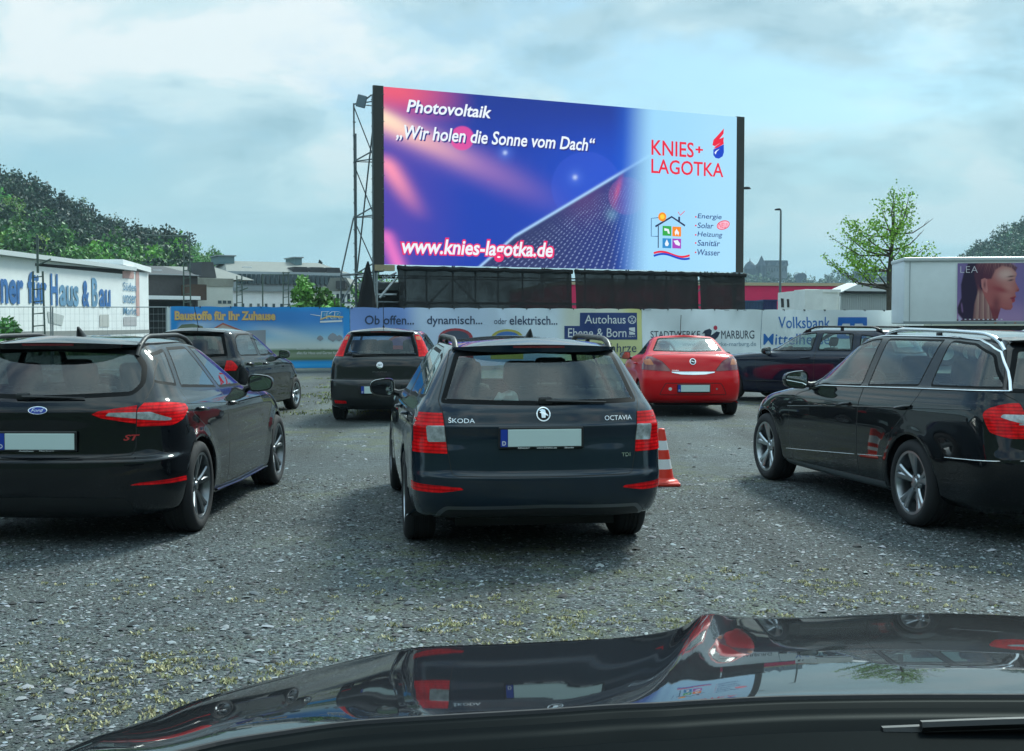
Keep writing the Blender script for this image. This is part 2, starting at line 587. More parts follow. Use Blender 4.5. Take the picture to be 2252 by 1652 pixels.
class Car:
    def __init__(s, name, label, cat, rows, paint, loc, heading, wheel, sub=5, ns=40, nq=14, crown=.045, nr=2.7, nf=2.4,
                 tr=.04, tf=.06, pr=1.6, pf=2.2, xm=1.3, flare=.012, group=None):
        s.root = thing(name, label, cat, loc, math.pi / 2 + R(heading), group)
        s.paint = paint
        s.wheel = wheel                 # wb, R, Rarch, y outer, width, rim r
        s.rows = rows
        K = len(rows)
        A = np.array(rows, float)
        t = np.concatenate([np.linspace(i, i + 1, sub, endpoint=False) for i in range(K - 1)] + [[K - 1]])
        par = np.stack([pchip(np.arange(K), A[:, j], t) for j in range(8)], 1)
        wb, Rw, Ra = wheel[0], wheel[1], wheel[2]
        G = []

        def zf_(x, xr, xf, zr, zs, zf):
            gr = np.clip((xm - x) / (xm - xr), 0, 1) ** pr
            gf = np.clip((x - xm) / max(xf - xm, .05), 0, 1) ** pf
            return zs + (zr - zs) * gr + (zf - zs) * gf
        for (zr, zs, zf, xr, xf, w, Lr, Lf) in par:
            a = np.linspace(0, 1, nq, endpoint=False) * math.pi / 2
            x1 = xr + Lr * (1 - np.cos(a) ** (2 / nr)); y1 = w * np.sin(a) ** (2 / nr)
            x2 = np.linspace(xr + Lr, xf - Lf, ns); y2 = np.full(ns, w)
            a = np.linspace(1, 0, nq + 1)[1:] * math.pi / 2
            x3 = xf - Lf * (1 - np.cos(a) ** (2 / nf)); y3 = w * np.sin(a) ** (2 / nf)
            x = np.concatenate([x1, x2, x3]); y = np.concatenate([y1, y2, y3])
            y = y * (1 - tr * np.clip((xm - x) / (xm - xr), 0, 1) ** 2 - tf * np.clip((x - xm) / max(xf - xm, .05), 0, 1) ** 2)
            z = zf_(x, xr, xf, zr, zs, zf)
            fl = np.zeros_like(x)
            for xw in (0, wb):
                r_ = np.hypot(x - xw, z - Rw)
                fl += np.exp(-((r_ - Ra) / .07) ** 2) * np.clip((.85 - z) / .2, 0, 1)
            y = y + flare * fl * (y > .5 * w)
            G.append(np.stack([x, y, z], 1))
        top = G[-1]
        xc = (top[:, 0].min() + top[:, 0].max()) / 2
        for k in (.86, .66, .4, .18, 0):
            q = top.copy()
            q[:, 0] = xc + (q[:, 0] - xc) * (1 - .10 * (1 - k))
            q[:, 1] *= k
            q[:, 2] += crown * (1 - k * k)
            G.append(q)
        G = np.array(G)
        G[:, 0, 1] = 0; G[:, -1, 1] = 0
        s.G = G
        nrow, nc = G.shape[:2]
        V = G.reshape(-1, 3)
        F = [(i * nc + j, (i + 1) * nc + j, (i + 1) * nc + j + 1, i * nc + j + 1) for i in range(nrow - 1) for j in range(nc - 1)]
        # analytic-ish normals
        N = np.zeros_like(V)
        Fa = np.array(F)
        n_ = np.cross(V[Fa[:, 2]] - V[Fa[:, 0]], V[Fa[:, 3]] - V[Fa[:, 1]])
        side = (V[Fa[:, 0], 1] > .6)
        if n_[side][:, 1].mean() < 0:
            Fa = Fa[:, ::-1]; n_ = -n_
        for k in range(4): np.add.at(N, Fa[:, k], n_)
        zero = np.abs(V[:, 1]) < 1e-6
        N[zero, 1] = 0
        N /= np.linalg.norm(N, axis=1, keepdims=True) + 1e-12
        s.bvh = BVHTree.FromPolygons([tuple(p) for p in V], [tuple(map(int, f)) for f in Fa])
        bm = s.bm = bmesh.new()
        L = s.L = bm.verts.layers.float_vector.new('nrm')
        T = s.T = bm.faces.layers.int.new('tag')
        bv = []
        for p, n in zip(V, N):
            v = bm.verts.new(p); v[L] = Vector(n); bv.append(v)
        for f in Fa:
            try: bm.faces.new([bv[i] for i in f])
            except ValueError: pass
        bm.normal_update()
        bmesh.ops.dissolve_degenerate(bm, dist=1e-5, edges=bm.edges[:])
        bm.normal_update()
        s.ntag = 0
        s.jobs = []
        s.seams = {0: 0}
        s.wheels()

    # ---- surface lookups (left half, mirrored by |y|)
    def sy(s, x, z):
        h = s.bvh.ray_cast(Vector((x, 3, z)), Vector((0, -1, 0)))
        return (h[0].y, h[1]) if h[0] else (s.wheel[3], Vector((0, 1, 0)))

    def rx(s, y, z):
        h = s.bvh.ray_cast(Vector((-6, abs(y), z)), Vector((1, 0, 0)))
        return h[0].x if h[0] else s.rows[3][3]

    def tz(s, x, y):
        h = s.bvh.ray_cast(Vector((x, abs(y) + 1e-4, 4)), Vector((0, 0, -1)))
        return h[0].z if h[0] else 1.4

    # ---- cutting
    def cut(s, poly, ang, xlim=None):
        bm, T = s.bm, s.T
        s.ntag += 1
        a = R(ang)
        d = Vector((math.cos(a), math.sin(a), 0))
        h = Vector((0, 1, 0)) if ang in (0, 180) else Vector((math.sin(a), -math.cos(a), 0))
        zx = Vector((0, 0, 1))
        hs = [p[0] for p in poly]; zs = [p[1] for p in poly]
        b0 = (min(hs), max(hs), min(zs), max(zs))

        def bb(f):
            q = [(v.co.dot(h), v.co.z) for v in f.verts]
            return (min(x for x, _ in q), max(x for x, _ in q), min(z for _, z in q), max(z for _, z in q))

        def ov(A, B, e=1e-4): return A[0] <= B[1] + e and B[0] <= A[1] + e and A[2] <= B[3] + e and B[2] <= A[3] + e
        info = {}
        for f in bm.faces:
            if f.normal.dot(d) < .06: continue
            if xlim:
                cx = f.calc_center_median().x
                if not xlim[0] <= cx <= xlim[1]: continue
            q = bb(f)
            if ov(q, b0): info[f] = q
        n = len(poly)
        for i in range(n):
            p, q = poly[i], poly[(i + 1) % n]
            sb = (min(p[0], q[0]), max(p[0], q[0]), min(p[1], q[1]), max(p[1], q[1]))
            fs = [f for f, b in info.items() if ov(b, sb)]
            if not fs: continue
            no = h * (-(q[1] - p[1])) + zx * (q[0] - p[0])
            if no.length < 1e-9: continue
            geom = set()
            for f in fs:
                geom.add(f); geom.update(f.verts); geom.update(f.edges)
                del info[f]
            res = bmesh.ops.bisect_plane(bm, geom=list(geom), dist=2e-4, plane_co=h * p[0] + zx * p[1], plane_no=no.normalized())
            for g in res['geom']:
                if isinstance(g, bmesh.types.BMFace) and g.is_valid: info[g] = bb(g)
        for f in info:
            if not f.is_valid: continue
            c = f.calc_center_median()
            if inside(poly, c.dot(h), c.z): f[T] = s.ntag
        return s.ntag

    def take(s, tags):
        """vertices, normals and faces of the left half carrying these tags"""
        if isinstance(tags, int): tags = (tags,)
        vm = {}; V = []; N = []; F = []
        for f in s.bm.faces:
            if f[s.T] in tags:
                q = []
                for v in f.verts:
                    if v not in vm:
                        vm[v] = len(V); V.append(tuple(v.co)); N.append(tuple(Vector(v[s.L]).normalized()))
                    q.append(vm[v])
                F.append(tuple(q))
        return V, N, F

    @staticmethod
    def mir(V, N, F):
        return [(x, -y, z) for x, y, z in V], [(x, -y, z) for x, y, z in N], [f[::-1] for f in F]

    def patch(s, name, tag_, mats, parent=None, mode='LR', off=0.0, skirt=.012, label=None):
        V, N, F = s.take(tag_)
        if not F: return []
        out = []

        def shape(V, N, F):
            V2 = [tuple(np.array(v) + np.array(n) * off) for v, n in zip(V, N)]
            if off <= 0: return V2, N, F
            cnt = {}
            for f in F:
                for i in range(len(f)):
                    a, b = f[i], f[(i + 1) % len(f)]
                    if (b, a) in cnt: del cnt[(b, a)]
                    else: cnt[(a, b)] = 1
            V2 = list(V2); N2 = list(N); F2 = list(F)
            for a, b in cnt:
                if abs(V2[a][1]) < 1e-4 and abs(V2[b][1]) < 1e-4: continue
                k = len(V2)
                for i in (b, a):
                    V2.append(V2[i]); N2.append(N[i])
                for i in (a, b):
                    V2.append(tuple(np.array(V2[i]) - np.array(N[i]) * (off + skirt))); N2.append(N[i])
                F2.append((k, k + 1, k + 2, k + 3))
            return V2, N2, F2
        if mode == 'C':
            v, n, f = shape(V, N, F)
            mv, mn, mf = s.mir(v, n, f)
            k = len(v)
            o = mesh_obj(name, v + mv, f + [tuple(i + k for i in q) for q in mf], mats, parent or s.root, normals=n + mn)
            out = [o]
        else:
            if 'L' in mode:
                v, n, f = shape(V, N, F)
                out.append(mesh_obj(name, v, f, mats, (parent[0] if isinstance(parent, list) else parent) or s.root, normals=n))
            if 'R' in mode:
                v, n, f = s.mir(*shape(V, N, F))
                out.append(mesh_obj(name, v, f, mats, (parent[1] if isinstance(parent, list) else parent) or s.root, normals=n))
        for o in out:
            if label: o['label'] = label
        return out

    # ---- building steps
    def wheels(s):
        wb, Rw, Ra = s.wheel[:3]
        s.arch = []
        for xw in (0, wb):
            pts = [(xw + Ra * math.cos(t), Rw + Ra * math.sin(t)) for t in np.linspace(-.35, math.pi + .35, 30)]
            pts = [(pts[0][0], -.2)] + pts + [(pts[-1][0], -.2)]
            s.arch.append(pts)

    def finish_body(s, arch_mat=None, lip=.018):
        wb, Rw, Ra = s.wheel[:3]
        dead = set()
        for pts in s.arch: dead.add(s.cut(pts, 90))
        for xw in (0, wb):
            for sg in (1, -1):
                b = MB(); v = []
                ta = max(-.45, math.asin(max(-1, (s.rows[0][1] + .035 - Rw) / Ra)))
                for t in np.linspace(ta, math.pi - ta, 30):
                    x, z = xw + Ra * math.cos(t), Rw + Ra * math.sin(t)
                    y = s.sy(x, max(z, s.rows[0][1] + .02))[0] + .002
                    x1, z1 = xw + (Ra - lip) * math.cos(t), Rw + (Ra - lip) * math.sin(t)
                    v += [(x, sg * y, z), (x1, sg * (y - .004), z1), (x1, sg * (y - .03), z1), (x, sg * (y - .035), z), (x, sg * (y - .42), z)]
                f = [(i * 5 + j, i * 5 + j + 1, (i + 1) * 5 + j + 1, (i + 1) * 5 + j) for i in range(29) for j in range(4)]
                b.add(v, f, 0)
                b.m = [0 if j < 2 else 1 for i in range(29) for j in range(4)]
                n0 = len(b.v)
                b.add([v[i * 5 + 4] for i in range(30)], [tuple(range(30))], 1)
                auto_smooth(b.build('wheel_arch', [arch_mat or s.paint, M_SEAM], s.root), 40)
        tags = {f[s.T] for f in s.bm.faces} - dead - s.claimed
        body = [t for t in tags if t not in s.seamtags]
        V, N, F = s.take(tuple(body))
        V2, N2, F2 = s.take(tuple(s.seamtags))
        k = len(V)
        V += V2; N += N2
        mi = [0] * len(F) + [1] * len(F2)
        F = F + [tuple(i + k for i in f) for f in F2]
        mv, mn, mf = s.mir(V, N, F)
        k = len(V)
        s.body = mesh_obj('body', V + mv, F + [tuple(i + k for i in f) for f in mf], [s.paint, M_SEAM], s.root, normals=N + mn, midx=mi + mi)
        # underside
        xr, xf, w = s.rows[0][3], s.rows[0][4], s.rows[0][5]
        z = s.rows[0][1]
        b = MB()
        xs = [xr + .22, -s.wheel[2] - .02, s.wheel[2] + .02, wb - Ra - .02, wb + Ra + .02, xf - .12]
        for i in range(5):
            hw = (w * .72, .58, w * .97, .58, w * .8)[i]
            b.box(((xs[i] + xs[i + 1]) / 2, 0, z + .03), (xs[i + 1] - xs[i], 2 * hw, .05))
        b.box((0, 0, Rw - .02), (.12, 1.2, .10))
        b.build('underbody', M_SEAM, s.root)

    def panels(s, doors=(), windows=(), gap=.007, dlo=None, seal=.022):
        """doors: side outlines; windows: (outline, glass material, seal material)"""
        s.claimed = set(); s.seamtags = set()
        s.dt = []
        for d in doors:
            s.seamtags.add(s.cut(d, 90, (-2, 6)))
            t = s.cut(inset(d, gap), 90)
            s.dt.append(t); s.claimed.add(t)
        s.wt = []
        if dlo:
            s.dlo = s.cut(dlo, 90); s.claimed.add(s.dlo)
        for (w, gm, sm) in windows:
            a = s.cut(w, 90); b = s.cut(inset(w, seal), 90)
            s.claimed |= {a, b}
            s.wt.append((a, b, gm, sm))

    def tailgate(s, poly, window, gap=.006, seal=.03, glass=None, xlim=(-3, 1.0)):
        s.seamtags.add(s.cut(poly, 180, xlim))
        s.tg = s.cut(inset(poly, gap), 180, xlim)
        s.claimed.add(s.tg)
        s.rear_window(window, seal, glass, xlim)

    def rear_window(s, window, seal=.03, glass=None, xlim=(-3, 1.0)):
        a = s.cut(window, 180, xlim); b = s.cut(inset(window, seal), 180, xlim)
        s.claimed |= {a, b}
        s.rw = (a, b, glass or M_GLASS)

    def windscreen(s, poly):
        a = s.cut(poly, 0, (0, 4)); b = s.cut(inset(poly, .03), 0, (0, 4))
        s.claimed |= {a, b}
        s.ws = (a, b)

    def build_glazing(s):
        s.doors = []
        for t in s.dt: s.doors.append(s.patch('door', t, s.paint))
        if hasattr(s, 'dlo'): s.patch('pillar_trim', s.dlo, M_PILLAR)
        for a, b, gm, sm in s.wt:
            g = s.patch('window', b, gm)
            s.patch('window_seal', a, sm, g)
        a, b, gm = s.rw
        g = s.patch('rear_window', b, gm, mode='C')
        s.patch('window_seal', a, M_SEAL, g[0], mode='C')
        s.rear_glass = g[0]
        if hasattr(s, 'ws'):
            g = s.patch('windscreen', s.ws[1], M_GLASS, mode='C')
            s.patch('window_seal', s.ws[0], M_SEAL, g[0], mode='C')
        if hasattr(s, 'tg'): s.gate = s.patch('tailgate', s.tg, s.paint, mode='C')[0]

    def run_wheels(s, design, m_rim=None, steer=0):
        wb, Rw, Ra, yo, wd, rr = s.wheel
        for xw in (0, wb):
            for sg in (1, -1):
                w = make_wheel(s.root, 'wheel', (xw, sg * (yo - wd / 2), Rw), sg, Rw, wd, rr, design, m_rim or M_ALU)
                if xw and steer: w.rotation_euler.z += R(steer)

    def cabin(s, xs=(1.35, .45), z=.33, belt=.92, yb=.36, shelf=True, rear=3, wheel_side=1, tub=True):
        b = seat_mesh(M_SEAT)
        me = None
        for i, x in enumerate(xs):
            ys = (yb, -yb) if i == 0 else ((.42, 0, -.42) if rear == 3 else (yb, -yb))
            for y in ys:
                if me is None:
                    o = b.build('seat', M_SEAT, s.root); auto_smooth(o, 50); me = o.data
                else:
                    o = bpy.data.objects.new('seat', me); C.objects.link(o); o.parent = s.root
                o.location = (x, y, z)
        b = MB()
        w = s.rows[0][5] * .93
        xr = s.rows[0][3] + .25; wb = s.wheel[0]
        b.box((wb / 2, 0, .30), (wb + .6, 2 * w, .04))
        b.rbox((wb - .78, 0, belt - .16), (.42, 2 * w * .92, .30), .08, 3)
        if shelf: b.box(((xr + xs[-1] - .35) / 2, 0, belt - .10), (xs[-1] - .35 - xr, 2 * w * .88, .03))
        b.rbox((1.55, 0, .5), (.9, .2, .35), .05)
        for sg in (1, -1):
            b.box((wb / 2 - .1, sg * w * .93, belt - .35), (wb - .1, .05, .6))
            b.box((xr / 2, sg * w * .86, belt - .35), (-xr, .05, .55))
        b.build('dashboard_and_trim', M_INNER, s.root)
        b = MB()
        q = [(0, .18 * math.cos(t), .18 * math.sin(t)) for t in np.linspace(0, 2 * math.pi, 25)[:-1]]
        M = Matrix.Translation((wb - 1.05, wheel_side * yb, belt - .02)) @ Matrix.Rotation(R(-25), 4, 'Y')
        b.tube(q, .014, 6, 0, M, True)
        b.rbox((.02, 0, 0), (.05, .14, .10), .02, 2, 0, M); b.box((.02, 0, 0), (.02, .34, .03), 0, M)
        auto_smooth(b.build('steering_wheel', M_INNER, s.root), 50)

    def decal(s, name, V2, F, m, parent=None, off=.004, sub=None):
        """flat outline in (y,z) pressed on the rear surface"""
        if len(V2) > 400: pass
        V = []
        for y, z in V2: V.append((s.rx(y, z) - off, y, z))
        return mesh_obj(name, V, F, m, parent or s.root)

    def text(s, st, y_left, z0, w, h, m, name='lettering', bold=.02, shear=0.0, parent=None, off=.005):
        v, f = text2d(st, bold, shear)
        return s.decal(name, [(y_left - p[0] * w, z0 + p[1] * h) for p in v], f, m, parent, off)

    def disc(s, y, z, r, n=24, r0=0.0):
        if r0 > 0:
            v = [(y + r_ * math.cos(2 * math.pi * i / n), z + r_ * math.sin(2 * math.pi * i / n)) for r_ in (r0, r) for i in range(n)]
            return v, [(i, (i + 1) % n, n + (i + 1) % n, n + i) for i in range(n)]
        return [(y + r * math.cos(2 * math.pi * i / n), z + r * math.sin(2 * math.pi * i / n)) for i in range(n)], [tuple(range(n))]

    def plate(s, yc, zc, w=.52, h=.11, off=.02, tilt=0, d=True, frame_text=None, blank=True):
        x = min(s.rx(yc + w / 2, zc), s.rx(yc, zc + h / 2), s.rx(yc, zc - h / 2)) - .012
        b = MB()
        b.rbox((x, yc, zc), (.016, w + .03, h + .03), .006, 1)
        o = b.build('number_plate', M_BLACK, s.root)
        b = MB(); b.rbox((x - .009, yc - .022, zc), (.006, w - .046, h), .002, 1)
        b.build('plate_face', M_PLATE, o)
        b = MB(); b.box((x - .0095, yc + w / 2 - .02, zc), (.006, .044, h))
        b.build('country_band', M_PBLUE, o)
        if d:
            v, f = text2d('D', .03)
            mesh_obj('country_letter', [(x - .014, yc + w / 2 - .008 - p[0] * .024, zc - h * .42 + p[1] * h * .26) for p in v], f, M_WHITE, o)
        if frame_text:
            for st, yl, wd in frame_text:
                v, f = text2d(st, .02)
                mesh_obj('frame_lettering', [(x - .0095, yl - p[0] * wd, zc - h / 2 - .0135 + p[1] * .010) for p in v], f, M_WHITE, o)
        return o

    def spoiler(s, z_at, half, length, rise=.02, thick=.03, m=None, fwd=.10, brake=None):
        b = MB(); prof = []
        for y in np.linspace(-half, half, 17):
            e = abs(y) / half
            x0 = s.rx(y, z_at)
            ln = length * (1 - .45 * e ** 3); th = thick * (1 - .75 * e ** 3)
            zt0 = s.tz(x0 + fwd, y) + .004
            prof.append([(x0 + fwd, y, zt0), (x0 + fwd * .3, y, zt0 + .004 - .02 * e ** 3), (x0 - ln, y, z_at + rise + .02 - .02 * e * e), (x0 - ln + .004, y, z_at + rise + .02 - th - .02 * e * e), (x0 + .015, y, z_at - .012 - .01 * e * e)])
        v = [p for r_ in prof for p in r_]
        f = [(i * 5 + j, i * 5 + j + 1, (i + 1) * 5 + j + 1, (i + 1) * 5 + j) for i in range(16) for j in range(4)]
        b.add(v, f)
        b.f += [(0, 1, 2, 3, 4), (84, 83, 82, 81, 80)]; b.m += [0, 0]
        o = auto_smooth(b.build('spoiler', m or s.paint, s.root), 30)
        if brake:
            bw, bz = brake
            b = MB()
            for y in np.linspace(-bw, bw, 9): b.v.append((s.rx(y, z_at) - length - .004, y, z_at + rise + .012))
            for y in np.linspace(-bw, bw, 9): b.v.append((s.rx(y, z_at) - length - .001, y, z_at + rise + .012 - bz))
            b.f = [(i, i + 1, i + 10, i + 9) for i in range(8)]; b.m = [0] * 8
            b.build('brake_light', M_REDD, o)
        return o

    def wiper(s, y0, y1, z, dz=.012, off=.02):
        b = MB()
        pts = [(s.rx(y, zz) - off, y, zz) for y, zz in zip(np.linspace(y0, y1, 9), z + np.linspace(0, dz, 9))]
        b.tube(pts, .013, 6, sc=[1.6, 1.5, 1.2, 1, .9, .8, .7, .6, .5], flat=.7)
        b.rbox((pts[0][0] + .008, y0, z), (.04, .09, .05), .012)
        auto_smooth(b.build('wiper', M_BLACK, s.root), 50)

    def antenna_fin(s, x, y=0.0, h=.07):
        z = s.tz(x, y)
        b = MB()
        for k, t in enumerate(np.linspace(0, 1, 6)):
            w = .03 * (1 - t) ** .8 + .003
            for i in range(10):
                q = 2 * math.pi * i / 10
                lx = .075 * (1 - t * .75)
                b.v.append((x - .03 * t + lx * math.cos(q) + .02 - .045 * t, y + w * math.sin(q), z - .006 + h * t))
        b.f = [(k * 10 + i, k * 10 + (i + 1) % 10, k * 10 + 10 + (i + 1) % 10, k * 10 + 10 + i) for k in range(5) for i in range(10)] + [tuple(range(50, 60))]
        b.m = [0] * len(b.f)
        auto_smooth(b.build('antenna', M_BLACK, s.root), 40)

    def whip(s, x, y, L=.45, lean=.35):
        z = s.tz(x, y)
        b = MB()
        b.tube([(x + .05, y, z), (x + .02, y, z + .02), (x, y, z + .035)], .016, 8, sc=[1.2, 1, .6])
        b.tube([(x, y, z + .03), (x - lean * L, y, z + L)], .0055, 6)
        auto_smooth(b.build('antenna', M_BLACK, s.root), 50)

    def roof_rails(s, xs, y, m, rise=.045, r=.017, mid=True, flat=1.0, feet=True):
        for sg in (1, -1):
            b = MB(); pts = []; sc = []
            for i in range(28):
                t = i / 27
                e = min(t, 1 - t)
                x = xs[0] + (xs[1] - xs[0]) * t
                pts.append((x, sg * y, s.tz(x, y) - .012 + (rise + .012) * min(1, e / .16) ** .55))
                sc.append(1.0 + .1 * max(0, 1 - e / .1))
            b.tube(pts, r, 8, flat=flat, sc=sc)
            for t in (((0.03, .10), (.90, .97)) if feet else ()) + (((.49, .53),) if mid else ()):
                x0, x1 = xs[0] + (xs[1] - xs[0]) * t[0], xs[0] + (xs[1] - xs[0]) * t[1]
                b.rbox(((x0 + x1) / 2, sg * y, s.tz((x0 + x1) / 2, y) + rise * .3), (abs(x1 - x0), r * 1.3, rise * .8), .006, 1, 1)
            auto_smooth(b.build('roof_rail', [m, M_BLACK], s.root), 50)

    def mirrors(s, x, z, y0, w=.20, h=.15, m=None, sides=(1, -1), dep=.12):
        for sg in sides:
            b = MB()
            cy = y0 + .05 + w / 2
            secs = [(-.01, .96), (.02, 1.0), (.06, .95), (.10, .72), (dep, .35)]
            n = 16
            for dx, k in secs:
                for i in range(n):
                    q = 2 * math.pi * i / n
                    cq, sq = math.cos(q), math.sin(q)
                    ex = abs(cq) ** .6 * math.copysign(1, cq); ez = abs(sq) ** .6 * math.copysign(1, sq)
                    b.v.append((x + dx, sg * (cy + ex * w / 2 * k), z + ez * h / 2 * k * (1 - .18 * ex)))
            b.f = [(k * n + i, k * n + (i + 1) % n, k * n + n + (i + 1) % n, k * n + n + i) for k in range(4) for i in range(n)] + [tuple(range(4 * n, 5 * n))]
            b.m = [0] * len(b.f)
            b.tube([(x + .03, sg * (y0 - .04), z - .04), (x + .03, sg * (y0 + .02), z - .05), (x + .035, sg * (y0 + .09), z - .03)], .028, 8, 1)
            o = auto_smooth(b.build('wing_mirror', [m or s.paint, M_BLACK], s.root), 45)
            b = MB()
            for i in range(n):
                q = 2 * math.pi * i / n
                cq, sq = math.cos(q), math.sin(q)
                ex = abs(cq) ** .6 * math.copysign(1, cq); ez = abs(sq) ** .6 * math.copysign(1, sq)
                b.v.append((x - .006, sg * (cy + ex * w / 2 * .86), z + ez * h / 2 * .82 * (1 - .18 * ex)))
            b.f = [tuple(range(n))]; b.m = [0]
            b.build('mirror_glass', M_MIRROR, o)
            b = MB()
            b.v = [(x - .002, p[1], p[2]) for p in b.v] or []
            b = MB()
            for i in range(n):
                q = 2 * math.pi * i / n
                cq, sq = math.cos(q), math.sin(q)
                ex = abs(cq) ** .6 * math.copysign(1, cq); ez = abs(sq) ** .6 * math.copysign(1, sq)
                b.v.append((x - .002, sg * (cy + ex * w / 2 * .97), z + ez * h / 2 * .97 * (1 - .18 * ex)))
            b.f = [tuple(range(n))]; b.m = [0]
            b.build('mirror_frame', M_BLACK, o)

    def handle(s, di, x, z, L=.20, m=None, dz=.02):
        for k, sg in enumerate((1, -1)):
            if len(s.doors[di]) <= k: continue
            b = MB(); pts = []
            for t in np.linspace(-1, 1, 9):
                y = s.sy(x + t * L / 2, z + dz * t * -.5)[0]
                pts.append((x + t * L / 2, sg * (y + .004 + .028 * (1 - t ** 4)), z - dz * t * .5))
            b.tube(pts, .016, 8, flat=.8, sc=[.8, 1, 1.1, 1.1, 1.1, 1.1, 1.05, 1, .7])
            auto_smooth(b.build('handle', m or s.paint, s.doors[di][k]), 50)

    def strip(s, name, pts, r, m, parent=None, flat=.6, sides=(1, -1), out=.004):
        for sg in sides:
            b = MB()
            q = []
            for i in range(len(pts) - 1):
                n = max(2, int(math.hypot(pts[i + 1][0] - pts[i][0], pts[i + 1][1] - pts[i][1]) / .06))
                for t in np.linspace(0, 1, n, endpoint=(i == len(pts) - 2)):
                    x = pts[i][0] + (pts[i + 1][0] - pts[i][0]) * t; z = pts[i][1] + (pts[i + 1][1] - pts[i][1]) * t
                    for _ in range(14):
                        if s.bvh.ray_cast(Vector((x, 3, z)), Vector((0, -1, 0)))[0]: break
                        z -= .008
                    q.append((x, sg * (s.sy(x, z)[0] + out), z))
            b.tube(q, r, 6, flat=flat)
            auto_smooth(b.build(name, m, parent or s.root), 50)


# ------------------------------------------------------------------ parked cars
def paint_mat(name, col, rough=.5, metal=.0, dust=.03, coat_rough=.02, spec=.03, coat=1.0):
    return mat(name, col, rough, metal, coat, spec=spec, dust=dust, coat_rough=coat_rough)


def at_rear(u, v_ground_Y, X=None):
    return ((u - 1125.5) / FPX * v_ground_Y, v_ground_Y, 0)


def offset_pt(p, heading, dx, dy):
    h = R(heading)
    return (p[0] - math.sin(h) * dx - math.cos(h) * dy, p[1] + math.cos(h) * dx - math.sin(h) * dy, 0)


def emblem(c, y, z, r, ring=.16, inner=None):
    v, f = c.disc(y, z, r, 28, r * (1 - ring))
    o = c.decal('emblem', v, f, M_CHROME, getattr(c, 'gate', None), .010)
    v, f = c.disc(y, z, r * (1 - ring), 24)
    c.decal('emblem_field', v, f, M_SEAM if inner is None else inner, o, .007)
    return o


